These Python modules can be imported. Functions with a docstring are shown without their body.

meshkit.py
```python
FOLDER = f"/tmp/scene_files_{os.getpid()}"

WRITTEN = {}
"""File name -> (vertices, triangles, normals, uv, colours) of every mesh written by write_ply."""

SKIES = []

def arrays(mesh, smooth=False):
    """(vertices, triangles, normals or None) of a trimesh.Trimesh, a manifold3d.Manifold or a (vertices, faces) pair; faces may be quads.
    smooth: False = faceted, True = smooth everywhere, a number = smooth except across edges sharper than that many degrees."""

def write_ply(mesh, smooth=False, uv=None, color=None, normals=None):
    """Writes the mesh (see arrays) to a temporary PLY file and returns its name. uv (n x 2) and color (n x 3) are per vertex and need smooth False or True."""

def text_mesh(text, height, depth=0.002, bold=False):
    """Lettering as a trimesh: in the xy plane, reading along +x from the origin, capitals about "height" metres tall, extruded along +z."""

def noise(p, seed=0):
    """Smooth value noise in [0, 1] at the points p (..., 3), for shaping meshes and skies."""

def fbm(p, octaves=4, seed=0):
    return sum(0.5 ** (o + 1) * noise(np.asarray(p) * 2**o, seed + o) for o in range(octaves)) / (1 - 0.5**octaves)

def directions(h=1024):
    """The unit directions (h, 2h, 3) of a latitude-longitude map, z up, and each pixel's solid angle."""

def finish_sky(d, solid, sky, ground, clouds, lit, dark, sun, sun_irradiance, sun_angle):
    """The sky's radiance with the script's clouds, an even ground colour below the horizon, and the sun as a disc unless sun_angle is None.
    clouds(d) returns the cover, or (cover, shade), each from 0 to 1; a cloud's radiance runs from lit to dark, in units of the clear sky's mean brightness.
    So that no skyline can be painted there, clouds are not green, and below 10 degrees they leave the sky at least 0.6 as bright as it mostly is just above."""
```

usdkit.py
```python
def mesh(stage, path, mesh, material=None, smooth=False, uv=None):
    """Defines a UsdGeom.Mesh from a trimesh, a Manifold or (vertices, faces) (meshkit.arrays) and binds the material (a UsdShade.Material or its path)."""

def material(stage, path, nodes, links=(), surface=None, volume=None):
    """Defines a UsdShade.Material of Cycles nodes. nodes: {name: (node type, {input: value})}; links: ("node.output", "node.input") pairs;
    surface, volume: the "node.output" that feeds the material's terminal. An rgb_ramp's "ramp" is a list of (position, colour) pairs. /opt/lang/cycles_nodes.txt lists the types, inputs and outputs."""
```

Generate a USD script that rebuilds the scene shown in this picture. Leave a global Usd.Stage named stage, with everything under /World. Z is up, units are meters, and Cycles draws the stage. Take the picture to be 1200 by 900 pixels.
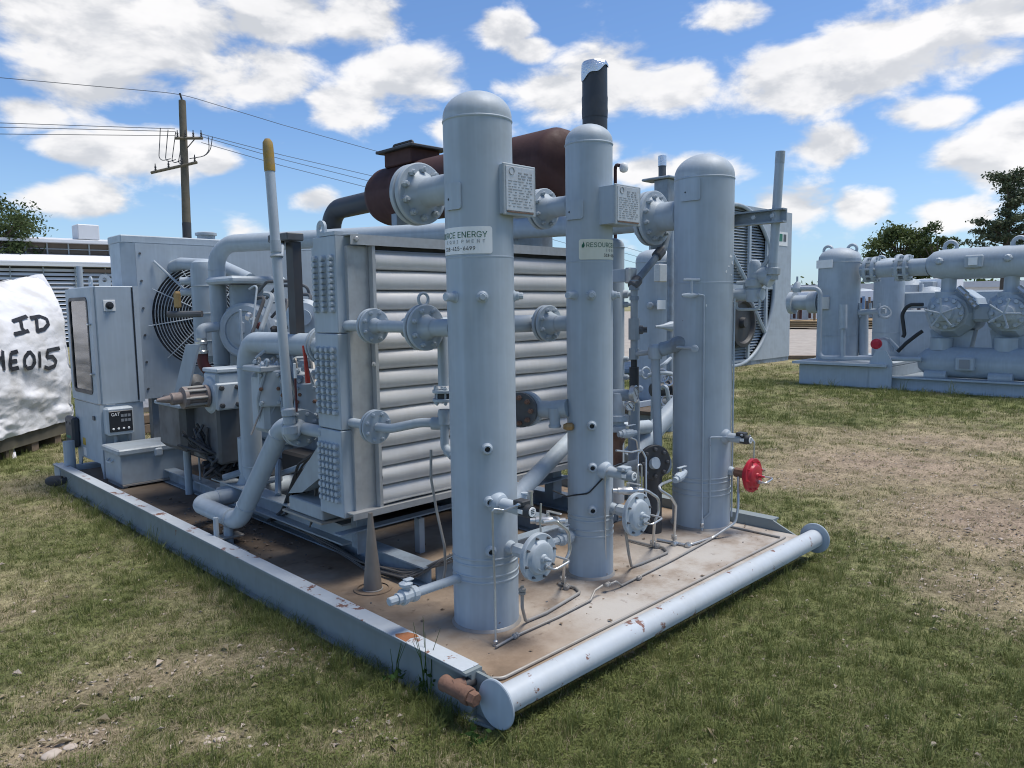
import math, random
import numpy as np
import usdkit, meshkit
from pxr import Usd, UsdGeom, UsdLux, UsdShade, Gf, Sdf, Vt

stage = Usd.Stage.CreateInMemory()
UsdGeom.SetStageUpAxis(stage, UsdGeom.Tokens.z)
UsdGeom.SetStageMetersPerUnit(stage, 1.0)
UsdGeom.Xform.Define(stage, '/World')
UsdGeom.Scope.Define(stage, '/World/Looks')

# ------------------------------------------------------------------ camera
FPX = 882.88                                   # focal length in pixels of a 1200 wide picture
RC = np.array([[0.711033, -0.702991, -0.015209], [0.082, 0.0615, 0.9947], [-0.698, -0.709, 0.102]])
_vl, _vr = np.array([-875., 77., -FPX]), np.array([900., 104., -FPX])
_ex, _ey = _vr / np.linalg.norm(_vr), _vl / np.linalg.norm(_vl)
RC = np.stack([_ex, _ey, np.cross(_ex, _ey)], 1)   # camera = RC @ world
CAM = np.array([-1.8662, -2.0830, 1.65])
EXPOSURE = 0.9
cam = UsdGeom.Camera.Define(stage, '/World/camera')
_m = Gf.Matrix4d(1.0)
for _i in range(3):
    _m.SetRow(_i, Gf.Vec4d(*[float(v) for v in RC[_i]], 0.0))
_m.SetRow(3, Gf.Vec4d(*[float(v) for v in CAM], 1.0))
cam.AddTransformOp().Set(_m)
cam.CreateHorizontalApertureAttr(36.0)
cam.CreateVerticalApertureAttr(27.0)
cam.CreateFocalLengthAttr(36.0 * FPX / 1200)
cam.CreateClippingRangeAttr(Gf.Vec2f(0.05, 3000))
cam.CreateExposureAttr(EXPOSURE)

def ray(px, py): return RC.T @ np.array([px - 600.0, 450.0 - py, -FPX])
def uz(px, py, z): r = ray(px, py); return CAM + r * ((z - CAM[2]) / r[2])
def ux(px, py, x): r = ray(px, py); return CAM + r * ((x - CAM[0]) / r[0])
def uy(px, py, y): r = ray(px, py); return CAM + r * ((y - CAM[1]) / r[1])
def ud(px, py, d): return CAM + ray(px, py) * (d / FPX)
def proj(p):
    v = (np.asarray(p, float) - CAM) @ RC.T
    return np.stack([600 + v[..., 0] / -v[..., 2] * FPX, 450 - v[..., 1] / -v[..., 2] * FPX], -1)
def zat(x, y, py):
    lo, hi = -3.0, 40.0
    for _ in range(60):
        m = (lo + hi) / 2
        if proj((x, y, m))[1] > py: lo = m
        else: hi = m
    return lo
def A(*v): return np.array(v, float)

# ------------------------------------------------------------------ sun and sky
SUN_AZ, SUN_EL = math.radians(125), math.radians(70)     # azimuth = atan2(x, y)
SUN_I, SUN_ANGLE, SKY_STRENGTH = 0.62, 24.0, 0.115
sd = A(math.cos(SUN_EL) * math.sin(SUN_AZ), math.cos(SUN_EL) * math.cos(SUN_AZ), math.sin(SUN_EL))
sun = UsdLux.DistantLight.Define(stage, '/World/sun')
sun.CreateIntensityAttr(SUN_I); sun.CreateAngleAttr(SUN_ANGLE); sun.CreateNormalizeAttr(True)
sun.CreateColorAttr(Gf.Vec3f(1.0, 0.95, 0.88))
_z = sd; _x = np.cross([0, 0, 1], _z); _x /= np.linalg.norm(_x); _y = np.cross(_z, _x)
_m = Gf.Matrix4d(1.0)
for _i, _v in enumerate((_x, _y, _z)): _m.SetRow(_i, Gf.Vec4d(*[float(q) for q in _v], 0.0))
sun.AddTransformOp().Set(_m)

CLOUDS = [  # picture position, size (radians), of the cumulus banks seen
    (60, 25, .16), (190, 35, .17), (300, 90, .15), (110, 90, .13), (330, 20, .12), (420, 25, .10), (470, 95, .13), (400, 120, .10), (550, 150, .09),
    (180, 180, .10), (90, 175, .06), (90, 232, .075), (250, 190, .05), (365, 235, .05), (590, 35, .06), (640, 110, .10), (720, 90, .13), (780, 100, .11), (860, 20, .07),
    (940, 90, .15), (1040, 60, .16), (1120, 70, .13), (1180, 20, .10), (970, 170, .08), (1160, 185, .11), (1190, 150, .08), (930, 240, .09), (1010, 240, .07), (820, 195, .08), (700, 175, .06), (1110, 250, .07), (760, 200, .07),
    (30, 130, .06), (620, 60, .05), (1090, 130, .08)]
def make_sky():
    n = {"tc": ("texture_coordinate", {}), "sep": ("separate_xyz", {}),
         "sky": ("sky_texture", {"sky_type": "single_scattering", "sun_disc": False, "sun_elevation": SUN_EL, "sun_rotation": SUN_AZ, "altitude": 50.0, "air_density": 1.0, "aerosol_density": 0.6, "ozone_density": 1.6}),
         "str": ("mapping", {"mapping_type": "point", "scale": (1, 1, 2.0)}),
         "n1": ("noise_texture", {"scale": 10.0, "detail": 10.0, "roughness": 0.56, "distortion": 0.2}),
         "n2": ("noise_texture", {"scale": 2.6, "detail": 3.0, "roughness": 0.5}),
         "n3": ("noise_texture", {"scale": 8.0, "detail": 7.0, "roughness": 0.6}),
         "off": ("mapping", {"mapping_type": "point", "location": (0, 0, 0.05)})}
    l = [("tc.generated", "str.vector"), ("str.vector", "n1.vector"), ("str.vector", "n2.vector"), ("str.vector", "off.vector"), ("off.vector", "n3.vector"), ("tc.generated", "sep.vector")]
    # general broken cloud all over the sky
    n["gen"] = ("map_range", {"range_type": "smoothstep", "from_min": 0.50, "from_max": 0.72, "to_min": 0.0, "to_max": 0.55})
    l.append(("n2.fac", "gen.value"))
    prev = "gen.result"
    for i, (px, py, s) in enumerate(CLOUDS):
        d = ray(px, py); d /= np.linalg.norm(d)
        n[f"d{i}"] = ("vector_math", {"math_type": "distance", "vector2": (d[0], d[1], d[2] * 2.0)})
        n[f"r{i}"] = ("map_range", {"range_type": "smoothstep", "from_min": s * 1.08, "from_max": 0.0, "to_min": 0.0, "to_max": 1.0})
        n[f"m{i}"] = ("math", {"math_type": "maximum"})
        l += [("str.vector", f"d{i}.vector1"), (f"d{i}.value", f"r{i}.value"), (f"r{i}.result", f"m{i}.value1"), (prev, f"m{i}.value2")]
        prev = f"m{i}.value"
    n["sum"] = ("math", {"math_type": "multiply_add", "value2": 0.44})
    n["cov"] = ("map_range", {"range_type": "smoothstep", "from_min": 0.60, "from_max": 0.82, "to_min": 0.0, "to_max": 0.97})
    n["low"] = ("map_range", {"range_type": "smoothstep", "from_min": 0.0, "from_max": 0.06, "to_min": 0.3, "to_max": 1.0})
    n["cf"] = ("math", {"math_type": "multiply"})
    n["up"] = ("mapping", {"mapping_type": "point", "location": (0, 0, 0.045)}); n["n1b"] = ("noise_texture", {"scale": 10.0, "detail": 5.0, "roughness": 0.5, "distortion": 0.2}); n["df"] = ("math", {"math_type": "subtract"})
    n["sh"] = ("map_range", {"range_type": "smoothstep", "from_min": -0.10, "from_max": 0.14, "to_min": 0.0, "to_max": 1.0}); n["s3"] = ("map_range", {"from_min": 0.35, "from_max": 0.65, "to_min": -0.15, "to_max": 0.25}); n["sm"] = ("math", {"math_type": "multiply_add", "value2": 0.85, "use_clamp": True})
    n["cc"] = ("mix_color", {"a": CLOUD_LIT, "b": CLOUD_DARK, "use_clamp": False})
    n["hz"] = ("map_range", {"range_type": "smoothstep", "from_min": 0.0, "from_max": 0.24, "to_min": 0.35, "to_max": 0.0})
    n["hm"] = ("mix_color", {"b": HAZE_COL, "use_clamp": False})
    n["mx"] = ("mix_color", {"use_clamp": False})
    n["tint"] = ("vector_math", {"math_type": "multiply", "vector2": SKY_TINT})
    n["bg"] = ("background_shader", {"strength": SKY_STRENGTH})
    l += [(prev, "sum.value1"), ("n1.fac", "sum.value3"), ("sum.value", "cov.value"), ("sep.z", "low.value"), ("cov.result", "cf.value1"), ("low.result", "cf.value2"),
          ("str.vector", "up.vector"), ("up.vector", "n1b.vector"), ("n1b.fac", "df.value1"), ("n1.fac", "df.value2"), ("df.value", "sh.value"), ("n3.fac", "s3.value"), ("sh.result", "sm.value1"), ("s3.result", "sm.value3"), ("sm.value", "cc.fac"), ("sep.z", "hz.value"), ("hz.result", "hm.fac"), ("sky.color", "tint.vector1"), ("tint.vector", "hm.a"),
          ("cf.value", "mx.fac"), ("hm.result", "mx.a"), ("cc.result", "mx.b"), ("mx.result", "bg.color")]
    return usdkit.material(stage, '/World/Looks/sky', n, l, surface="bg.background")
CLOUD_LIT, CLOUD_DARK, HAZE_COL, SKY_TINT = (4.7, 4.65, 4.65), (3.0, 3.1, 3.3), (2.7, 3.6, 4.5), (.46, .575, .72)
dome = UsdLux.DomeLight.Define(stage, '/World/sky')
dome.GetPrim().SetCustomDataByKey('kind', 'structure')
UsdShade.MaterialBindingAPI.Apply(dome.GetPrim()).Bind(make_sky())

# ------------------------------------------------------------------ mesh helpers
def nrm(v): v = np.asarray(v, float); return v / np.linalg.norm(v)
def frame(a):
    a = nrm(a); h = A(0, 0, 1) if abs(a[2]) < 0.9 else A(1, 0, 0)
    u = nrm(np.cross(h, a)); return u, np.cross(a, u)
class MB:
    def __init__(s): s.v, s.f, s.n = [], [], 0
    def add(s, v, f):
        s.v.append(np.asarray(v, float)); s.f.append(np.asarray(f, int) + s.n); s.n += len(v); return s
    def quadgrid(s, g, closed_u=False, closed_v=False):
        g = np.asarray(g, float); a, b = g.shape[:2]
        i = np.arange(a if closed_u else a - 1); j = np.arange(b if closed_v else b - 1)
        I, J = np.meshgrid(i, j, indexing='ij'); I2, J2 = (I + 1) % a, (J + 1) % b
        q = np.stack([I * b + J, I2 * b + J, I2 * b + J2, I * b + J2], -1).reshape(-1, 4)
        return s.add(g.reshape(-1, 3), np.vstack([q[:, [0, 1, 2]], q[:, [0, 2, 3]]]))
    def box(s, c, d, R=None, ch=0.0):
        c, h = np.asarray(c, float), np.asarray(d, float) / 2
        if ch <= 0:
            v = np.array([[x, y, z] for x in (-1, 1) for y in (-1, 1) for z in (-1, 1)]) * h
            f = [[0, 1, 3], [0, 3, 2], [4, 6, 7], [4, 7, 5], [0, 4, 5], [0, 5, 1], [2, 3, 7], [2, 7, 6], [0, 2, 6], [0, 6, 4], [1, 5, 7], [1, 7, 3]]
        else:
            ch = min(ch, h.min() * .9)
            pts = []
            for x in (-1, 1):
                for y in (-1, 1):
                    for z in (-1, 1):
                        sg = A(x, y, z)
                        for k in range(3):
                            e = h - ch; e[k] = h[k]; pts.append(sg * e)
            v = np.array(pts)
            import trimesh
            hull = trimesh.convex.convex_hull(v); v, f = hull.vertices, hull.faces
        v = np.asarray(v, float)
        if R is not None: v = v @ np.asarray(R, float).T
        return s.add(v + c, f)
    def bb(s, lo, hi, ch=0.0):
        lo, hi = np.asarray(lo, float), np.asarray(hi, float); return s.box((lo + hi) / 2, np.abs(hi - lo), None, ch)
    def cyl(s, p0, p1, r0, r1=None, n=20, caps=True):
        r1 = r0 if r1 is None else r1; p0, p1 = np.asarray(p0, float), np.asarray(p1, float)
        return s.lathe(p0, p1 - p0, [(r0, 0), (r1, np.linalg.norm(p1 - p0))], n, caps)
    def lathe(s, p0, ax, prof, n=24, caps=True):
        p0 = np.asarray(p0, float); a = nrm(ax); u, w = frame(a); t = np.arange(n) * 2 * np.pi / n
        c = np.cos(t)[:, None] * u + np.sin(t)[:, None] * w
        g = np.stack([p0 + a * h + c * r for r, h in prof], 0)
        s.quadgrid(g[:, ::-1], closed_v=True)
        if caps:
            for k, fl in ((0, False), (-1, True)):
                if prof[k][0] > 1e-6:
                    v = np.vstack([g[k], p0 + a * prof[k][1]])
                    f = [[i, (i + 1) % n, n] if fl else [(i + 1) % n, i, n] for i in range(n)]
                    s.add(v, f)
        return s
    def tube(s, pts, r, n=10, fillet=0.0, fn=5, caps=True):
        pts = [np.asarray(p, float) for p in pts]
        if fillet > 0: pts = roundpath(pts, fillet, fn)
        P = np.array(pts); T = np.gradient(P, axis=0); T /= np.maximum(np.linalg.norm(T, axis=1, keepdims=True), 1e-9)
        rr = np.full(len(P), r) if np.ndim(r) == 0 else np.interp(np.linspace(0, 1, len(P)), np.linspace(0, 1, len(r)), r)
        u, w = frame(T[0]); th = np.arange(n) * 2 * np.pi / n; g = []
        for p, t, q in zip(P, T, rr):
            u = nrm(u - t * (u @ t)); w = np.cross(t, u)
            g.append(p + q * (np.cos(th)[:, None] * u + np.sin(th)[:, None] * w))
        g = np.array(g); s.quadgrid(g[:, ::-1], closed_v=True)
        if caps:
            for k, fl in ((0, False), (-1, True)):
                v = np.vstack([g[k], P[k]]); s.add(v, [[i, (i + 1) % n, n] if fl else [(i + 1) % n, i, n] for i in range(n)])
        return s
    def torus(s, c, ax, R, r, n=28, m=8, a0=0, a1=2 * math.pi):
        u, w = frame(ax); a = nrm(ax); full = a1 - a0 > 6.28
        t = np.linspace(a0, a1, n, endpoint=not full); q = np.arange(m) * 2 * np.pi / m
        d = np.cos(t)[:, None] * u + np.sin(t)[:, None] * w
        g = np.asarray(c) + d[:, None, :] * (R + r * np.cos(q))[None, :, None] + a * (r * np.sin(q))[None, :, None]
        return s.quadgrid(g, closed_u=full, closed_v=True)
    def prism(s, poly, o, u, v, d):
        """polygon (2-D) in the plane o + x u + y v, extruded by the vector d"""
        import trimesh, shapely.geometry as sg
        p = sg.Polygon(poly) if not hasattr(poly, 'exterior') else poly
        m = trimesh.creation.extrude_polygon(p, 1.0, engine='earcut'); w = m.vertices
        return s.add(np.asarray(o) + w[:, :1] * np.asarray(u) + w[:, 1:2] * np.asarray(v) + w[:, 2:] * np.asarray(d), m.faces)
    def arr(s): return np.vstack(s.v), np.vstack(s.f)
def roundpath(pts, R, fn=5):
    out = [pts[0]]
    for a, b, c in zip(pts[:-2], pts[1:-1], pts[2:]):
        d0, d1 = nrm(a - b), nrm(c - b); ang = math.acos(np.clip(d0 @ d1, -1, 1))
        if ang > 3.10: out.append(b); continue
        t = min(R / math.tan(ang / 2), .48 * np.linalg.norm(a - b), .48 * np.linalg.norm(c - b))
        if ang < .05: out.append(b); continue
        r = t * math.tan(ang / 2); cen = b + nrm(d0 + d1) * r / math.sin(ang / 2)
        p, q = b + d0 * t - cen, b + d1 * t - cen; om = math.acos(np.clip(nrm(p) @ nrm(q), -1, 1))
        for k in range(fn + 1):
            f = k / fn; out.append(cen + (p * math.sin((1 - f) * om) + q * math.sin(f * om)) / math.sin(om))
    out.append(pts[-1]); return out

# ------------------------------------------------------------------ prims
LOC, USED = {}, {}
def numbered(path):
    k = USED.get(path, 0); USED[path] = k + 1
    return path if k == 0 else f"{path}_{k:03d}"
def keys(p, **kw):
    for k, v in kw.items():
        if v: p.SetCustomDataByKey(k, v)
def thing(name, label, cat, loc=(0, 0, 0), group=None, kind=None):
    path = numbered('/World/' + name); x = UsdGeom.Xform.Define(stage, path)
    x.AddTranslateOp().Set(Gf.Vec3d(*[float(v) for v in loc])); LOC[path] = np.asarray(loc, float)
    keys(x.GetPrim(), label=label, category=cat, group=group, kind=kind); return path
def part(parent, name, mb, mat, smooth=32, label=None, kind=None):
    path = numbered(parent + '/' + name); v, f = mb.arr() if isinstance(mb, MB) else mb
    top = parent if parent in LOC else parent.rpartition('/')[0]
    usdkit.mesh(stage, path, (v - LOC.get(top, 0), f), mat, smooth)
    keys(stage.GetPrimAtPath(path), label=label, kind=kind); return path
def single(name, mb, mat, label, cat, smooth=32, group=None, kind=None):
    path = numbered('/World/' + name); v, f = mb.arr() if isinstance(mb, MB) else mb
    usdkit.mesh(stage, path, (v, f), mat, smooth); keys(stage.GetPrimAtPath(path), label=label, category=cat, group=group, kind=kind); return path

# ------------------------------------------------------------------ materials
def paint(name, base, rough=0.42, dirt=0.25, dirt_col=None, metal=0.0, streak=0.12, scale=6.0, spec=0.4, rust=0.0, bump=0.08):
    b = A(*base); dc = A(*dirt_col) if dirt_col is not None else b * A(.62, .58, .52)
    n = {"g": ("geometry", {}), "n1": ("noise_texture", {"scale": scale, "detail": 6.0, "roughness": 0.62}),
         "mp": ("mapping", {"mapping_type": "point", "scale": (38, 38, 2.2)}), "n2": ("noise_texture", {"scale": 1.0, "detail": 3.0}),
         "r1": ("map_range", {"from_min": 0.42, "from_max": 0.78, "to_min": 0.0, "to_max": dirt}),
         "r2": ("map_range", {"from_min": 0.48, "from_max": 0.75, "to_min": 0.0, "to_max": streak}),
         "m1": ("mix_color", {"a": tuple(b), "b": tuple(dc)}), "m2": ("mix_color", {"b": tuple(np.minimum(b * 1.35 + .02, .9))}),
         "rr": ("map_range", {"from_min": 0.3, "from_max": 0.7, "to_min": rough - .08, "to_max": rough + .12}),
         "n4": ("noise_texture", {"scale": 90.0, "detail": 3.0}), "bp": ("bump", {"strength": bump, "distance": 0.004}),
         "p": ("principled_bsdf", {"metallic": metal, "specular_ior_level": spec})}
    l = [("g.position", "n1.vector"), ("g.position", "mp.vector"), ("mp.vector", "n2.vector"), ("n1.fac", "r1.value"), ("n2.fac", "r2.value"), ("r1.result", "m1.fac"),
         ("m1.result", "m2.a"), ("r2.result", "m2.fac"), ("n1.fac", "rr.value"), ("rr.result", "p.roughness"), ("g.position", "n4.vector"), ("n4.fac", "bp.height"), ("bp.normal", "p.normal")]
    last = "m2.result"
    if rust > 0:
        n.update({"n5": ("noise_texture", {"scale": 9.0, "detail": 8.0, "roughness": 0.7}), "r5": ("map_range", {"range_type": "smoothstep", "from_min": 0.71 - rust * .35, "from_max": 0.73 - rust * .35, "to_min": 0.0, "to_max": 0.9}), "m5": ("mix_color", {"b": (0.16, 0.06, 0.03)})})
        l += [("g.position", "n5.vector"), ("n5.fac", "r5.value"), (last, "m5.a"), ("r5.result", "m5.fac")]; last = "m5.result"
    l.append((last, "p.base_color"))
    return usdkit.material(stage, '/World/Looks/' + name, n, l, surface="p.BSDF")
M = {}
GREY = (0.335, 0.385, 0.425)
M['grey'] = paint('grey_paint', GREY, .5, .3, streak=.2, spec=.32, rust=.015)
M['grey2'] = paint('grey_paint_pale', (0.355, 0.40, 0.435), .52, .35, streak=.2, spec=.32)
M['greyd'] = paint('grey_paint_grimy', (0.235, 0.285, 0.33), .5, .75, (0.10, 0.085, 0.07), scale=5)
M['channel'] = paint('grey_paint_channel_shaded', (0.19, 0.22, 0.222), .55, .55, (0.17, 0.18, 0.165), rust=.12)  # weathered grey, darkened further to paint in the shade on the outer web
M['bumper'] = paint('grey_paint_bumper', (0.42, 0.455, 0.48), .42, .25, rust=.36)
M['galv'] = paint('galvanised_steel', (0.40, 0.405, 0.40), .42, .5, (0.25, 0.25, 0.24), metal=.45, scale=14)
M['conemetal'] = paint('bare_brown_steel', (0.25, 0.22, 0.19), .5, .5, (0.16, 0.13, 0.10), metal=.4)
M['louvre'] = paint('brushed_aluminium', (0.58, 0.565, 0.535), .45, .45, (0.40, 0.38, 0.35), metal=.3, scale=4)
M['cover'] = paint('grey_paint_worn', (0.30, 0.34, 0.365), .5, .5, (0.2, 0.19, 0.17))
M['steel'] = paint('stainless_steel', (0.50, 0.50, 0.49), .3, .3, metal=.8)
M['ocagey'] = paint('faded_rust', (0.20, 0.165, 0.15), .7, .6, (0.12, 0.08, 0.06), scale=20)
M['dusty'] = paint('dusty_tube', (0.30, 0.29, 0.27), .5, .5, (0.24, 0.18, 0.12), metal=.3)
M['black'] = paint('black_plastic', (0.02, 0.022, 0.025), .45, .2)
M['dark'] = paint('dark_iron', (0.035, 0.038, 0.042), .55, .6, (0.07, 0.055, 0.045))
M['grime'] = paint('oily_iron', (0.085, 0.09, 0.095), .5, .8, (0.05, 0.04, 0.035))
M['rust'] = paint('rusty_steel', (0.055, 0.021, 0.018), .75, .7, (0.035, 0.018, 0.017), scale=9, bump=.3)
M['rustl'] = paint('rusty_fitting', (0.17, 0.095, 0.065), .75, .7, (0.09, 0.045, 0.03), scale=14, bump=.5)
M['orust'] = paint('orange_rust', (0.30, 0.12, 0.05), .8, .6, (0.16, 0.06, 0.03), scale=30)
M['blackpipe'] = paint('black_exhaust', (0.035, 0.04, 0.048), .5, .5, (0.09, 0.085, 0.085), scale=7, bump=.25)
M['foil'] = paint('foil_wrap', (0.7, 0.7, 0.7), .25, .3, metal=.9, scale=60, bump=1.0)
M['red'] = paint('red_paint', (0.42, 0.02, 0.035), .35, .25)
M['redhose'] = paint('red_hose', (0.09, 0.025, 0.025), .5, .4)
M['redstrap'] = paint('red_strap', (0.45, 0.05, 0.03), .6, .3)
M['yellow'] = paint('yellow_tape', (0.50, 0.33, 0.05), .6, .6, (0.2, 0.13, 0.04), scale=20)
M['ocap'] = paint('worn_yellow_tape', (0.30, 0.19, 0.04), .75, .95, (0.2, 0.18, 0.14), scale=26)
M['white'] = paint('white_print', (0.72, 0.72, 0.70), .5, .3, (.5, .48, .42))
M['plate'] = paint('name_plate', (0.46, 0.46, 0.45), .35, .5, (0.33, 0.32, 0.30), metal=.4, scale=25)
M['cream'] = paint('cream_sticker', (0.62, 0.62, 0.52), .45, .3)
M['green'] = paint('green_print', (0.015, 0.10, 0.055), .5, .1)
M['ink'] = paint('black_ink', (0.012, 0.012, 0.014), .55, .1)
M['inkgrey'] = paint('grey_ink', (0.22, 0.23, 0.24), .5, .1)
M['cable'] = paint('grey_cable', (0.11, 0.105, 0.10), .5, .6, (0.15, 0.12, 0.09))
M['wood'] = paint('weathered_wood', (0.20, 0.145, 0.10), .8, .7, (0.09, 0.07, 0.055), scale=10, bump=.4)
M['pole'] = paint('pole_wood', (0.125, 0.11, 0.08), .85, .6, (0.07, 0.065, 0.05), scale=4)
M['bark'] = paint('tree_bark', (0.10, 0.08, 0.06), .9, .6, scale=8, bump=.6)
M['wire'] = paint('line_wire', (0.06, 0.065, 0.075), .6, .1)
M['bldwhite'] = paint('white_cladding', (0.70, 0.71, 0.72), .6, .25, (.5, .5, .5), scale=.8)
M['bldroof'] = paint('pale_roof', (0.55, 0.56, 0.57), .5, .3, (.42, .42, .42), scale=.6)
M['brownpane'] = paint('brown_panel', (0.11, 0.085, 0.065), .5, .5, scale=1.0)
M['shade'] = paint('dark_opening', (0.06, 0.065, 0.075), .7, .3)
M['mark'] = paint('green_logo', (0.02, 0.16, 0.10), .5, .1)
M['copper'] = paint('brass_fitting', (0.30, 0.20, 0.09), .4, .4, metal=.6)
M['pallet'] = paint('new_pallet_wood', (0.42, 0.29, 0.15), .8, .4, scale=3)
M['blueeq'] = paint('far_blue_paint', (0.12, 0.2, 0.32), .5, .3)
M['stone'] = paint('pale_stone', (0.42, 0.36, 0.30), .85, .6, (0.26, 0.20, 0.16), scale=30)

def deck_mat():
    n = {"g": ("geometry", {}), "n1": ("noise_texture", {"scale": 1.6, "detail": 8.0, "roughness": 0.65}), "n2": ("noise_texture", {"scale": 14.0, "detail": 6.0, "roughness": 0.7}), "sx": ("separate_xyz", {}),
         "ra": ("rgb_ramp", {"ramp": [(0.28, (0.11, 0.08, 0.056)), (0.42, (0.20, 0.145, 0.10)), (0.55, (0.28, 0.215, 0.155)), (0.68, (0.34, 0.295, 0.24))]}),
         "fx": ("map_range", {"range_type": "smoothstep", "from_min": 0.25, "from_max": 1.15, "to_min": 0.0, "to_max": 0.85}),
         "fy": ("map_range", {"range_type": "smoothstep", "from_min": 1.15, "from_max": 0.25, "to_min": 0.0, "to_max": 1.0}), "ff": ("math", {"math_type": "multiply"}),
         "n3": ("map_range", {"range_type": "smoothstep", "from_min": 0.36, "from_max": 0.56, "to_min": 0.25, "to_max": 1.0}), "f2": ("math", {"math_type": "multiply"}),
         "mw": ("mix_color", {"b": (0.40, 0.385, 0.36)}),
         "oil": ("map_range", {"range_type": "smoothstep", "from_min": 1.0, "from_max": 3.2, "to_min": 0.0, "to_max": 0.68}), "mo": ("mix_color", {"b": (0.035, 0.028, 0.024)}),
         "sp": ("map_range", {"from_min": 0.62, "from_max": 0.72, "to_min": 0.0, "to_max": 0.7}), "ms": ("mix_color", {"b": (0.09, 0.06, 0.045)}),
         "bp": ("bump", {"strength": 0.4, "distance": 0.01}), "p": ("principled_bsdf", {"roughness": 0.8, "specular_ior_level": 0.2})}
    l = [("g.position", "n1.vector"), ("g.position", "n2.vector"), ("g.position", "sx.vector"), ("n1.fac", "ra.fac"), ("sx.x", "fx.value"), ("sx.y", "fy.value"), ("fx.result", "ff.value1"), ("fy.result", "ff.value2"),
         ("n1.fac", "n3.value"), ("n3.result", "f2.value1"), ("ff.value", "f2.value2"), ("f2.value", "mw.fac"), ("ra.color", "mw.a"), ("sx.y", "oil.value"), ("oil.result", "mo.fac"), ("mw.result", "mo.a"),
         ("n2.fac", "sp.value"), ("sp.result", "ms.fac"), ("mo.result", "ms.a"), ("ms.result", "p.base_color"), ("n2.fac", "bp.height"), ("bp.normal", "p.normal")]
    return usdkit.material(stage, '/World/Looks/deck_dust', n, l, surface="p.BSDF")
M['deck'] = deck_mat()
def tarp_mat():
    n = {"g": ("geometry", {}), "n": ("noise_texture", {"scale": 3.0, "detail": 6.0}), "r": ("rgb_ramp", {"ramp": [(0.35, (0.50, 0.49, 0.47)), (0.55, (0.64, 0.64, 0.645))]}),
         "n2": ("noise_texture", {"scale": 26.0, "detail": 5.0, "distortion": .6}), "b": ("bump", {"strength": .22, "distance": .02}), "p": ("principled_bsdf", {"roughness": .6, "specular_ior_level": .25})}
    return usdkit.material(stage, '/World/Looks/white_tarp', n, [("g.position", "n.vector"), ("n.fac", "r.fac"), ("r.color", "p.base_color"), ("g.position", "n2.vector"), ("n2.fac", "b.height"), ("b.normal", "p.normal")], surface="p.BSDF")
M['tarp'] = tarp_mat()
def glass_mat():
    n = {"t": ("transparent_bsdf", {"color": (.75, .8, .82)}), "g": ("glossy_bsdf", {"color": (1, 1, 1), "roughness": .03}), "fr": ("fresnel", {"IOR": 1.9}), "m": ("mix_closure", {})}
    return usdkit.material(stage, '/World/Looks/pane_glass', n, [("fr.fac", "m.fac"), ("t.BSDF", "m.closure1"), ("g.BSDF", "m.closure2")], surface="m.closure")
M['glass'] = glass_mat()
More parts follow.
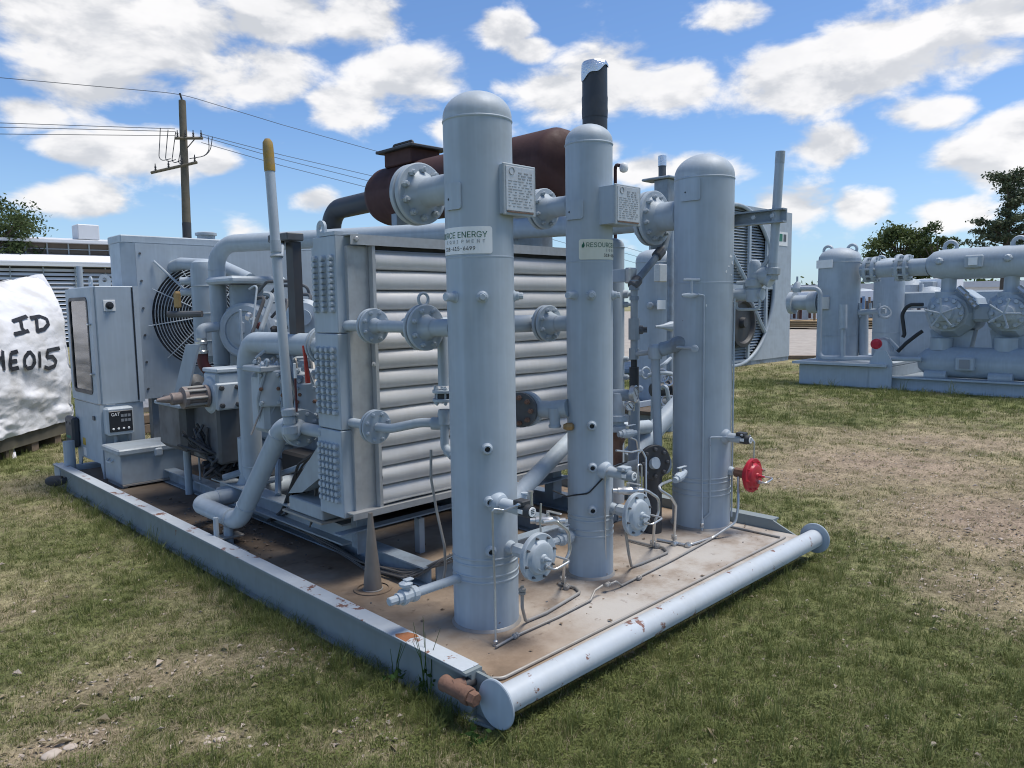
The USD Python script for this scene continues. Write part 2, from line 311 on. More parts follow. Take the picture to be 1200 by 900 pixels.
def leaf_mat(name, c1, c2, tr=.3, c3=None):
    n = {"o": ("object_info", {}), "g": ("geometry", {}), "n": ("noise_texture", {"scale": 1.3, "detail": 2.0}), "w": ("white_noise_texture", {"dimensions": "1D"}), "a": ("math", {"math_type": "multiply_add", "value2": .35}), "ad": ("math", {"math_type": "multiply_add", "value2": .4}), "m": ("mix_color", {"a": c1, "b": c2}),
         "d": ("principled_bsdf", {"roughness": .6, "specular_ior_level": .25}), "t": ("translucent_bsdf", {}), "x": ("mix_closure", {"fac": tr})}
    l = [("g.position", "n.vector"), ("g.random_per_island", "a.value1"), ("n.fac", "ad.value1"), ("o.random", "ad.value3"), ("ad.value", "a.value3"), ("a.value", "m.fac"), ("m.result", "d.base_color"), ("m.result", "t.color"), ("d.BSDF", "x.closure1"), ("t.BSDF", "x.closure2")]
    n["ad"] = ("math", {"math_type": "multiply_add", "value2": .45}); n["o2"] = ("math", {"math_type": "multiply", "value2": .3})
    l = [q for q in l if q != ("o.random", "ad.value3")] + [("o.random", "o2.value1"), ("o2.value", "ad.value3")]
    if c3:
        n.update({'w1': ('map_range', {'from_min': .72, 'from_max': .9, 'to_min': 0.0, 'to_max': 1.0}), 'm3': ('mix_color', {'b': c3})})
        l = [q for q in l if q[0] != 'm.result'] + [('g.random_per_island', 'w1.value'), ('w1.result', 'm3.fac'), ('m.result', 'm3.a'), ('m3.result', 'd.base_color'), ('m3.result', 't.color')]
    return usdkit.material(stage, '/World/Looks/' + name, n, l, surface="x.closure")
M['oak'] = leaf_mat('oak_leaves', (0.045, 0.068, 0.022), (0.12, 0.155, 0.05))
M['pine'] = leaf_mat('pine_needles', (0.05, 0.072, 0.04), (0.105, 0.13, 0.065), .15)
M['grass_green'] = leaf_mat('grass_green', (0.085, 0.112, 0.03), (0.235, 0.25, 0.085), .3, (.38, .33, .19))
M['grass_olive'] = leaf_mat('grass_olive', (0.13, 0.135, 0.045), (0.28, 0.265, 0.125), .3, (.42, .36, .23))
M['grass_straw'] = leaf_mat('grass_straw', (0.24, 0.195, 0.12), (0.48, 0.41, 0.28), .2)
M['weed'] = leaf_mat('weed_leaves', (0.03, 0.07, 0.015), (0.08, 0.13, 0.03))
# ------------------------------------------------------------------ ground
def blob(P, px, py, sx, sy, z=0.0):
    """a soft patch on the ground round a place of the picture, sx by sy metres along and across the view"""
    c = uz(px, py, z)[:2]; d = nrm(c - CAM[:2]); q = P[..., :2] - c
    return np.exp(-((q @ d) / sy) ** 2 - ((q @ A(-d[1], d[0])) / sx) ** 2)
def fields(P):
    """lushness, dryness / bareness and gravel share of the ground at P"""
    P3 = np.concatenate([P[..., :2], np.zeros_like(P[..., :1])], -1)
    n1, n2, n3 = meshkit.fbm(P3 * .9 + 7.3, 4, 3), meshkit.fbm(P3 * 2.6 + 1.7, 3, 11), meshkit.fbm(P3 * .22 + 3.1, 3, 5)
    lush = .36 + 1.25 * (n1 - .5) + 1.0 * (n2 - .5) + .8 * (n3 - .5)
    for px, py, sx, sy, w in ((880, 800, 1.0, .8, .24), (700, 860, .5, .35, .2), (1080, 870, .5, .3, .25), (960, 880, .3, .3, .2), (820, 760, .4, .5, .15), (150, 690, .5, .7, .35), (60, 730, .35, .3, .2), (300, 820, .5, .3, .12), (60, 640, .8, .8, .15), (1000, 455, 5, 1.6, .55), (1150, 480, 3, 1.2, .3), (380, 700, .3, .8, .15), (1000, 700, .9, 1.0, .15)):
        lush = lush + w * blob(P, px, py, sx, sy)
    bare = np.zeros_like(lush)
    for px, py, sx, sy, w in ((1040, 545, 1.3, 1.1, .75), (1180, 610, .9, 1.1, .85), (930, 560, .9, .6, .6), (1130, 520, 1.6, .8, .6), (700, 745, .25, .2, .5), (180, 790, .5, .2, .5), (80, 870, .22, .12, .85), (330, 770, .5, .22, .3), (420, 860, .35, .2, .25), (250, 868, .16, .08, .5), (1150, 690, .5, .6, .5), (700, 700, .6, .25, .35)):
        bare = np.maximum(bare, w * blob(P, px, py, sx, sy))
    bare = np.clip(bare * (.55 + .9 * n2), 0, 1)
    return np.clip(lush - .75 * bare, 0, 1), bare
def make_ground():
    def line(c, near, step, far):
        a = list(np.arange(c - near, c + near, step)); d, s = 0.0, step
        while d < far:
            s *= 1.22; d += s; a = [a[0] - s] + a + [a[-1] + s]
        return np.array(a)
    X, Y = np.meshgrid(line(3.0, 9.0, .075, 900), line(2.0, 8.0, .075, 900), indexing='ij')
    P = np.stack([X, Y, np.zeros_like(X)], -1)
    amp = np.clip(1 - np.hypot(X - 3, Y - 2) / 30, 0, 1)
    on_skid = (X > -.15) & (X < 3.05) & (Y > -.25) & (Y < 6.2)
    P[..., 2] = np.where(on_skid, -.02, amp * (.05 * (meshkit.fbm(P * 1.4, 3, 2) - .5) + .03 * (meshkit.fbm(P * 7, 3, 4) - .5)))
    lush, bare = fields(P)
    n = meshkit.fbm(P * 5.1, 4, 9)[..., None]
    dirt = A(.29, .225, .165) * (0.7 + .6 * n); straw = A(.30, .26, .155) * (0.65 + .7 * n); green = A(.145, .155, .065) * (.6 + .8 * n)
    col = straw + (green - straw) * np.clip(lush * 1.7, 0, 1)[..., None]; col = col + (dirt - col) * np.clip(bare * 1.3, 0, 1)[..., None]
    mb = MB().quadgrid(P); v, f = mb.arr()
    nodes = {"a": ("attribute", {"attribute": "soil"}), "g": ("geometry", {}), "n": ("noise_texture", {"scale": 45.0, "detail": 6.0, "roughness": .7}), "r": ("map_range", {"from_min": .3, "from_max": .7, "to_min": .45, "to_max": 1.5}),
             "n2": ("noise_texture", {"scale": 3.0, "detail": 8.0, "roughness": .75}), "r2": ("map_range", {"from_min": .3, "from_max": .7, "to_min": .65, "to_max": 1.3}), "m0": ("math", {"math_type": "multiply"}),
             "m": ("vector_math", {"math_type": "scale"}), "b": ("bump", {"strength": .8, "distance": .02}), "p": ("principled_bsdf", {"roughness": .95, "specular_ior_level": .1})}
    mat = usdkit.material(stage, '/World/Looks/soil', nodes, [("g.position", "n.vector"), ("g.position", "n2.vector"), ("n.fac", "r.value"), ("n2.fac", "r2.value"), ("r.result", "m0.value1"), ("r2.result", "m0.value2"), ("a.vector", "m.vector1"), ("m0.value", "m.scale"), ("m.vector", "p.base_color"), ("n.fac", "b.height"), ("b.normal", "p.normal")], surface="p.BSDF")
    m = usdkit.mesh(stage, '/World/ground', (v, f), mat, True); keys(m.GetPrim(), kind='structure', label='patchy grass and bare earth of the storage yard', category='ground')
    UsdGeom.PrimvarsAPI(m).CreatePrimvar('soil', Sdf.ValueTypeNames.Color3fArray, 'vertex').Set(Vt.Vec3fArray.FromNumpy(col.reshape(-1, 3).astype(np.float32)))
make_ground()
def gravel_mat(name, a, b):
    n = {"g": ("geometry", {}), "n": ("noise_texture", {"scale": 2.0, "detail": 10.0, "roughness": .75}), "r": ("rgb_ramp", {"ramp": [(.35, a), (.65, b)]}), "p": ("principled_bsdf", {"roughness": .95})}
    return usdkit.material(stage, '/World/Looks/' + name, n, [("g.position", "n.vector"), ("n.fac", "r.fac"), ("r.color", "p.base_color")], surface="p.BSDF")
_e = [uz(790, 428, 0), uz(905, 421, 0), uz(960, 421, 0), uz(1060, 419, 0), uz(1300, 415, 0)]
_pts = [tuple(p[:2]) for p in _e]
_far = [(160, -20), (160, 160), (30, 160)]
single('gravel_yard', MB().prism(_pts + _far, (0, 0, .01), (1, 0, 0), (0, 1, 0), (0, 0, .02)), gravel_mat('gravel', (.25, .22, .19), (.38, .34, .29)), 'pale gravel yard beyond the grass', 'gravel yard', False, kind='structure')
_k = MB()
for a, b in zip(_e[:-1], _e[1:]):
    d = nrm(b - a); _k.prism([(0, -.12), (np.linalg.norm(b - a), -.12), (np.linalg.norm(b - a), .12), (0, .12)], a + A(0, 0, .02), d, A(-d[1], d[0], 0), (0, 0, .09))
single('earth_kerb', _k, M['wood'], 'low brown earth kerb along the near edge of the gravel yard', 'kerb', False, kind='structure')

# ------------------------------------------------------------------ the skid
ZD = 0.13
def skid():
    t = thing('equipment_skid', 'long blue grey steel skid base with a round pipe bumper across its near end', 'skid base', (1.45, 3.0, 0))
    prof = [(0, .2), (.088, .2), (.088, 0.0), (0, 0.0), (0, .008), (.030, .012), (.030, .187), (0, .189)]
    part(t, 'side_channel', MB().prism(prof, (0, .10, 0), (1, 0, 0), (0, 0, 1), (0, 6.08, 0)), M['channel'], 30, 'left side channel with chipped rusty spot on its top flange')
    part(t, 'top_flange', MB().bb((.0, .12, .2005), (.0885, 6.18, .2045), .001), M['bumper'], False)  # thin paler sheet over the channel, sky light on top put into its colour
    # bevelled gusset plate closing the near end of the channel
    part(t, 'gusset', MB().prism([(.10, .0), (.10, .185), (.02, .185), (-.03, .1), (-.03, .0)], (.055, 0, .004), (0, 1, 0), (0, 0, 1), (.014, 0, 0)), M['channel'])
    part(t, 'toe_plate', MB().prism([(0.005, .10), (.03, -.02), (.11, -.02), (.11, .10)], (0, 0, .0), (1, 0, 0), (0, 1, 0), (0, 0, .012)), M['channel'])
    part(t, 'rust_patch', MB().prism([(.004, .50), (.04, .515), (.075, .50), (.084, .53), (.07, .575), (.045, .585), (.02, .60), (.006, .58)], (0, 0, .2047), (1, 0, 0), (0, 1, 0), (0, 0, .0008)), M['orust'], False, 'orange rust patch')
    prof2 = [(2.93 - a, z) for a, z in prof]
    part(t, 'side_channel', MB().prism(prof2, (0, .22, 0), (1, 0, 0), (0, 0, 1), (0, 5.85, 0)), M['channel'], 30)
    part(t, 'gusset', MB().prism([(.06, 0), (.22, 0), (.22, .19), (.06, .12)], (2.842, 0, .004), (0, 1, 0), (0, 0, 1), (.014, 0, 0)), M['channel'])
    for i, (a, b) in enumerate(((.03, 1.996), (2.0, 3.996), (4.0, 6.05))):
        part(t, 'deck_plate', MB().bb((.094, a, ZD - .012), (2.836, b, ZD)), M['deck'])
    part(t, 'front_beam', MB().bb((.10, .03, .0), (2.83, .06, ZD - .014)), M['rustl'])
    part(t, 'rear_beam', MB().bb((.10, 6.02, .0), (2.83, 6.09, ZD - .014)), M['greyd'])
    for y in (-.045, 6.14):
        part(t, 'bumper_pipe', MB().cyl((.03, y, .118), (2.90, y, .118), .058, n=32), M['bumper'])
        for x in (.028, 2.895):
            part(t, 'end_disc', MB().lathe((x - .006, y, .118), (1, 0, 0), [(.094, 0), (.098, .003), (.098, .010), (.094, .013)], 40), M['grey'])
    for x in (.62, 1.75, 2.3):
        mb = MB(); w = .05
        mb.bb((x - w, 1.10, ZD + .001), (x + w, 5.98, ZD + .010)); mb.bb((x - .004, 1.10, ZD + .010), (x + .004, 5.98, ZD + .105)); mb.bb((x - w, 1.10, ZD + .105), (x + w, 5.98, ZD + .115))
        part(t, 'runner_beam', mb, M['greyd'], False)
    b = uz(545, 655, .2); mb = MB().bb((.66, 1.10, ZD + .002), (2.28, 1.11, ZD + .10)); mb.bb((.66, 1.08, ZD + .101), (2.28, 1.16, ZD + .109))
    part(t, 'cross_beam', mb, M['greyd'], False)
    mb = MB().bb((.47, 1.75, ZD + .118), (.60, 3.6, ZD + .128)); mb.bb((.535, 1.75, ZD + .128), (.545, 3.6, ZD + .236)); mb.bb((.47, 1.75, ZD + .236), (.60, 3.6, ZD + .246))
    part(t, 'stepped_beam', mb, M['cover'], False)
    p = uz(507, 652, ZD); mb = MB().bb((p[0] - .02, p[1] + .1, ZD), (p[0] + .02, p[1] + .104, ZD + .22)); mb.bb((p[0] - .02, p[1] + .104, ZD), (p[0] - .015, p[1] + .15, ZD + .22)); mb.bb((p[0] + .015, p[1] + .104, ZD), (p[0] + .02, p[1] + .15, ZD + .22))
    part(t, 'channel_stub', mb, M['grey2'], False)
    # flat rod round the drip edge of the deck
    part(t, 'drip_rod', MB().tube([(.118, 5.9, ZD + .008), (.118, .10, ZD + .008), (.16, .055, ZD + .008), (2.72, .075, ZD + .008)], .0075, 8, .05), M['dusty'])
    p = uz(895, 637, ZD); part(t, 'drip_rod', MB().tube([(2.70, .10, ZD + .008), (2.70, .5, ZD + .008)], .0075, 8), M['dusty'])
    for px, py in ((441, 697),):
        c = uz(437, 690, ZD); part(t, 'deck_ring', MB().lathe(c + A(0, 0, .0), (0, 0, 1), [(.105, .0005), (.104, .006), (.085, .0065)], 40, False), M['deck'])
skid()
# rusty union fitting out of the near end of the channel, and its twin at the far end
def union(o, name, label):
    t = thing(name, label, 'pipe fitting', o)
    o = A(*o); part(t, 'nipple', MB().cyl(o + A(.09, .0, .0), o + A(-.035, 0, -.0), .022, n=18), M['dark'])
    part(t, 'tee_body', MB().lathe(o + A(-.055, .085, -.004), (0.05, -1, -.05), [(.030, 0), (.034, .006), (.034, .02), (.031, .03), (.031, .125), (.036, .13), (.036, .155), (.031, .16)], 20), M['rustl'])
    part(t, 'branch', MB().cyl(o + A(-.055, .02, -.004), o + A(-.01, .0, 0), .030, n=18), M['rustl'])
    part(t, 'hex_plug', MB().lathe(o + A(-.047, -.078, -.012), (0.05, -1, -.05), [(.030, 0), (.030, .025), (.026, .03)], 6), M['rustl'], False)
c = ux(555, 790, .07); union(tuple(ux(543, 803, .0) + A(.02, .0, 0)), 'pipe_union', 'rusty brown pipe tee and plug at the near corner of the skid')
def farfit():
    o = ux(78, 562, .03); t = thing('pipe_union', 'small dark pipe plug at the far left end of the skid channel', 'pipe fitting', o)
    part(t, 'nipple', MB().cyl(o + A(.06, 0, 0), o + A(-.06, 0, -.01), .030, n=16), M['dark'])
    part(t, 'plug', MB().lathe(o + A(-.03, .03, -.01), (-.75, .6, 0), [(.042, 0), (.05, .03), (.05, .10), (.03, .14)], 14), M['dark'])
farfit()
def pipe_leg():   # short grey upright pipe at the far corner, beside the cabinet
    c = uz(83, 553, .13); single('corner_post', MB().cyl(c, c + A(0, 0, .3), .05, n=20), M['grey2'], 'short grey round post at the far left corner of the skid', 'post')
pipe_leg()

# ------------------------------------------------------------------ scrubber vessels
V = [(.527, .549, .158, 2.627), (1.382, .596, .128, 2.623), (2.669, .664, .196, 2.640)]
def dirv(v, deg):
    d = nrm(CAM[:2] - A(v[0], v[1])); a = math.atan2(d[1], d[0]) + math.radians(deg); return A(math.cos(a), math.sin(a), 0)
def onv(v, deg, z, off=0.0): return A(v[0], v[1], z) + dirv(v, deg) * (v[2] + off)
def zf(v, py, deg=0):
    p = onv(v, deg, 0); return zat(p[0], p[1], py)
def patch(v, d0, d1, z0, z1, off, th=.0025, corner=.012, n=14):
    """a curved plate on the shell with rounded corners"""
    rr = v[2] + off; import shapely.geometry as sg, trimesh
    w = math.radians(d1 - d0) * rr; p = sg.box(0, z0, w, z1).buffer(-corner).buffer(corner, quad_segs=4)
    xs = np.linspace(0, w, n + 1); m = MB()
    from shapely import ops
    for a, b in zip(xs[:-1], xs[1:]):
        q = p.intersection(sg.box(a, z0 - 1, b, z1 + 1))
        if q.is_empty or q.geom_type != 'Polygon': continue
        m.prism(q, (0, 0, 0), (1, 0, 0), (0, 1, 0), (0, 0, th))
    return bend(m.arr(), v, d0, rr)
def bend(vf, v, d0, rr):
    q, f = vf; c0 = dirv(v, 0); base = math.atan2(c0[1], c0[0]); a = base + math.radians(d0) + q[:, 0] / rr; r = rr + q[:, 2]
    return np.stack([v[0] + np.cos(a) * r, v[1] + np.sin(a) * r, q[:, 1]], -1), f
def refine_text(text, h, bold=False):
    import trimesh
    m = meshkit.text_mesh(text, h, .0006, bold); 
    vv, ff = trimesh.remesh.subdivide_to_size(m.vertices, m.faces, h * .5, max_iter=6); return vv, ff
def coupling(t, v, deg, z, kind='plug', r=.021, L=.03, axis=None):
    d = dirv(v, deg) if axis is None else nrm(axis); p = onv(v, deg, z, -.01)
    c = part(t, 'coupling', MB().lathe(p, d, [(r * 1.35, 0), (r * 1.3, .012), (r * 1.02, .018), (r, L), (r * .9, L + .003), (r * .62, L + .003), (r * .6, L - .012)], 18, False), M['grey'])
    if kind == 'plug':
        part(c, 'plug', MB().lathe(p + d * L, d, [(r * .75, -.012), (r * .75, .018), (r * .62, .022)], 8), M['grey2'], False)
    elif kind == 'hex':
        part(c, 'plug', MB().lathe(p + d * L, d, [(r * .95, -.004), (r * .95, .032), (r * .8, .036)], 16), M['grey2'])
    else:
        part(c, 'bore', MB().lathe(p + d * (L - .012), d, [(r * .62, 0), (r * .5, .003)], 14), M['black'])
def vessel(v, label, band_py, seam_py):
    x, y, r, zt = v; t = thing('scrubber_vessel', label, 'pressure vessel', (x, y, ZD))
    zs = zt - r * .86; d = A(0, 0, 1)
    part(t, 'shell', MB().lathe((x, y, ZD), d, [(r, 0), (r, zs - ZD)], 64, False), M['grey'])
    dome = [(r, 0), (r, r * .12)] + [(r * math.cos(a), r * .12 + r * .74 * math.sin(a)) for a in np.linspace(.12, math.pi / 2 - .001, 14)]
    part(t, 'domed_head', MB().lathe((x, y, zs), d, dome, 64, False), M['grey2'], True)
    rings = [(zs, .004)] + [(zf(v, p), .0035) for p in band_py] + [(zf(v, seam_py), .0012)]
    for z, h in rings:
        part(t, 'weld_bead', MB().lathe((x, y, z), d, [(r - .001, -.006), (r + h * .7, -.004), (r + h, 0), (r + h * .7, .004), (r - .001, .006)], 56, False), M['grey'], True)
    part(t, 'base_weld', MB().lathe((x, y, ZD), d, [(r + .012, .0005), (r + .003, .012), (r - .001, .014)], 48, False), M['dusty'], True)
    return t
T = [vessel(V[0], 'tall grey scrubber vessel nearest the camera, with the leftmost name plate', (657, 664, 677, 684), 300),
     vessel(V[1], 'slim grey scrubber vessel, middle of the front row', (607, 612, 623, 630), 306),
     vessel(V[2], 'wide grey scrubber vessel at the right, beside the red valve', (562, 567, 576, 582), 331)]
v = V[0]
coupling(T[0], v, -48, zf(v, 348, -48), 'hex'); coupling(T[0], v, 3, zf(v, 348), 'plug'); coupling(T[0], v, 84, zf(v, 347, 84), 'plug')
for py, dg in ((526, 6), (588, 8), (646, 9)): coupling(T[0], v, dg, zf(v, py, dg), 'bore')
v = V[1]
coupling(T[1], v, -40, zf(v, 346, -40), 'hex'); coupling(T[1], v, 4, zf(v, 346), 'plug'); coupling(T[1], v, 80, zf(v, 346, 80), 'plug')
for py, dg in ((499, 4), (548, 5), (598, 5)): coupling(T[1], v, dg, zf(v, py, dg), 'bore')
for k_, (dg, py, w_, h_) in enumerate(((62, 300, .03, .012), (70, 308, .02, .02), (55, 312, .014, .008), (48, 318, .01, .012), (66, 322, .016, .006), (6, 358, .006, .016))):
    z_ = zf(V[2], py, dg); rq = np.random.default_rng(k_); an = np.sort(rq.uniform(0, 6.28, 9)); po = [(w_ * math.cos(a) * rq.uniform(.4, 1), z_ + h_ * math.sin(a) * rq.uniform(.4, 1)) for a in an]
    part(T[2], 'paint_scuff', bend(MB().prism(po, (0, 0, 0), (1, 0, 0), (0, 1, 0), (0, 0, .0006)).arr(), V[2], dg, V[2][2] + .0004), M['white'], False)
# curved pads, stickers
for i, (px0, px1, py0, py1) in ((0, (525, 542, 212, 244)), (1, (665, 684, 233, 256)), (2, (799, 821, 208, 234))):
    v = V[i]; cx = proj((v[0], v[1], zf(v, (py0 + py1) / 2)))[0]; R = abs(proj(onv(v, 90, 2.2))[0] - cx)
    a0, a1 = (math.degrees(math.asin(np.clip((p - cx) / R, -.96, .96))) for p in (px0, px1))
    z1, z0 = zf(v, py0), zf(v, py1)
    q = part(T[i], 'pad_plate', patch(v, a0, a1, z0, z1, .002, .008, .014), M['grey'])
    m = onv(v, a0 * .7 + a1 * .3, z0 * .6 + z1 * .4, .0105); part(q, 'weep_hole', MB().lathe(m, dirv(v, a0 * .7 + a1 * .3), [(.006, 0), (.005, .001)], 12), M['black'])
def sticker(i, deg0, deg1, z0, z1, text_deg, h, mat, lab):
    v = V[i]; s = part(T[i], 'sticker', patch(v, deg0, deg1, z0, z1, .001, .0012, .012, 26), M[mat], 40, lab)
    H = z1 - z0
    def put(txt, deg, z, hh, m, bold=False, sp=0.0):
        if sp:
            x = 0; vs, fs, k = [], [], 0
            for ch in txt:
                if ch != ' ':
                    a, b = refine_text(ch, hh, bold); a = a + A(x, 0, 0); vs.append(a); fs.append(b + k); k += len(a)
                x += sp
            vv, ff = np.vstack(vs), np.vstack(fs)
        else: vv, ff = refine_text(txt, hh, bold)
        vv = vv.copy(); vv[:, 1] += z; part(s, 'lettering', bend((vv, ff), v, deg, v[2] + .0026), M[m], False)
    put('RESOURCE ENERGY', text_deg, z0 + H * .60, h, 'green')
    put('EQUIPMENT', text_deg + math.degrees(h * 4.6 / v[2]), z0 + H * .40, h * .55, 'inkgrey', False, h * .95)
    put('318-415-6499', text_deg + math.degrees(h * 4.0 / v[2]), z0 + H * .13, h * .66, 'ink')
    x = math.degrees(h * .9 / v[2]); m = MB().prism([(0, 0), (h * .35, -.1 * h), (h * .7, .25 * h), (h * .62, .7 * h), (h * .42, 1.25 * h), (h * .3, .8 * h), (h * .05, .55 * h)], (0, 0, 0), (1, 0, 0), (0, 1, 0), (0, 0, .0006))
    a, f = m.arr(); a = a.copy(); a[:, 1] += z0 + H * .6; part(s, 'emblem', bend((a, f), v, text_deg - x, v[2] + .0026), M['green'], False)
v = V[0]; sticker(0, -126, 21, zf(v, 297), zf(v, 265), -110, .0262, 'white', 'white company sticker with green lettering')
v = V[1]; sticker(1, -25, 100, zf(v, 304), zf(v, 280), -8, .0245, 'cream', 'cream company sticker with green lettering')
# name plates on brackets
def name_plate(i, px0, px1, py0, py1, Y, depth, name):
    a, b = uy(px0, (py0 + py1) / 2, Y), uy(px1, (py0 + py1) / 2, Y); z1, z0 = uy((px0 + px1) / 2, py0, Y)[2], uy((px0 + px1) / 2, py1, Y)[2]
    v = V[i]; w = b[0] - a[0]
    k = part(T[i], 'plate_bracket', MB().bb((a[0] + .006, Y + .012, z0 + .006), (b[0] - .006, Y + depth, z1 - .006)), M['grey'], False)
    f = part(T[i], 'plate_frame', MB().box(((a[0] + b[0]) / 2, Y + .006, (z0 + z1) / 2), (w, .012, z1 - z0), None, .004), M['cover'], 30)
    pl = part(f, 'name_plate', MB().box(((a[0] + b[0]) / 2, Y - .001, (z0 + z1) / 2 + .004), (w * .86, .004, (z1 - z0) * .86), None, .0015), M['plate'], 30)
    rnd = random.Random(i + 5); m = MB(); zz = z1 - (z1 - z0) * .13; x0, x1 = a[0] + w * .14, b[0] - w * .14
    for r_ in range(13):
        zz -= (z1 - z0) * .054; x = x0 + (w * .3 if r_ < 3 else 0)
        while x < x1 - .006:
            L = rnd.uniform(.006, .03); e = min(x + L, x1); m.bb((x, Y - .0042, zz), (e, Y - .003, zz + (.006 if r_ < 3 else .0035))); x = e + rnd.uniform(.004, .02)
    part(f, 'print_line', m, M['inkgrey'], False, kind='stuff')
    part(f, 'emblem_ring', MB().torus((a[0] + w * .24, Y - .004, z1 - (z1 - z0) * .15), (0, 1, 0), .016, .0016, 24, 6), M['inkgrey'])
    part(f, 'rust_line', MB().bb((a[0] + w * .1, Y - .0035, z0 + .012), (b[0] - w * .1, Y - .001, z0 + .017)), M['rustl'], False)
name_plate(0, 590, 628, 193, 253, .36, .12, 'a'); name_plate(1, 721, 751, 217, 264, .37, .14, 'b')

# flanges and nozzles
def flange(t, c, ax, R, th=.022, nb=8, gap=.012, bolt=.011, hub=None, hub_len=.06, pair=True, mat='grey', back=True):
    """a bolted pair of discs round c, the hub tapering away along ax"""
    a = nrm(ax); c = A(*c); u, w = frame(a)
    f1 = part(t, 'flange', MB().lathe(c + a * gap / 2, a, [(R * .96, 0), (R, .003), (R, th - .003), (R * .965, th)], 44), M[mat])
    if hub: part(t, 'weld_neck', MB().lathe(c + a * (gap / 2 + th - .002), a, [(hub * 1.55, 0), (hub * 1.3, hub_len * .35), (hub * 1.02, hub_len), (hub, hub_len + .004)], 28, False), M[mat])
    if pair:
        part(t, 'flange', MB().lathe(c - a * gap / 2, -a, [(R * .96, 0), (R, .003), (R, th - .003), (R * .965, th)], 44), M[mat])
        part(t, 'gasket', MB().cyl(c - a * gap / 2, c + a * gap / 2, R * .72, n=28, caps=False), M['dark'])
    for k in range(nb):
        g = 2 * math.pi * (k + .5) / nb; p = c + (u * math.cos(g) + w * math.sin(g)) * R * .78
        m = MB().cyl(p - a * (gap / 2 + th + bolt * 1.9 if pair else 0), p + a * (gap / 2 + th + bolt * 2.2), bolt * .55, n=8)
        m.lathe(p + a * (gap / 2 + th), a, [(bolt, 0), (bolt, bolt * 1.2), (bolt * .8, bolt * 1.45)], 6)
        if pair: m.lathe(p - a * (gap / 2 + th), -a, [(bolt, 0), (bolt, bolt * 1.2), (bolt * .8, bolt * 1.45)], 6)
        part(f1, 'bolt', m, M['grey2'], False)
def nozzle(i, y1, z, rp, Rf, label, x=None, nb=8, yfl=None, pipe_to=None):
    v = V[i]; x = v[0] if x is None else x; t = thing('flanged_nozzle', label, 'pipe flange', (x, y1, z))
    part(t, 'neck', MB().cyl((x, v[1] + v[2] * .6, z), (x, y1 - .06, z), rp, n=32, caps=False), M['grey'])
    part(t, 'weld_bead', MB().torus((x, v[1] + math.sqrt(max(v[2] ** 2 - rp ** 2, .001)) + .012, z), (0, 1, 0), rp, .006, 32, 6), M['grey'])
    flange(t, (x, y1, z), (0, -1, 0), Rf, .03 if Rf > .13 else .022, nb, .014, .0165 if Rf > .13 else .012, rp, .05)
    return t
p = ux(490, 228, V[0][0]); tn1 = nozzle(0, p[1], p[2], .072, .152, 'largest bolted flange on the upper left side of the near vessel', nb=10)
p = ux(636, 245, V[1][0]); tn2 = nozzle(1, p[1], p[2], .055, .115, 'bolted flange high up between the near and middle vessels', nb=8)
p = ux(764, 256, V[2][0]); tn3 = nozzle(2, p[1], p[2], .10, .19, 'big bolted flange high up on the left side of the right vessel', nb=12)
print('n1', ux(490, 228, V[0][0]), 'n2', ux(636, 245, V[1][0]), 'n3', p)
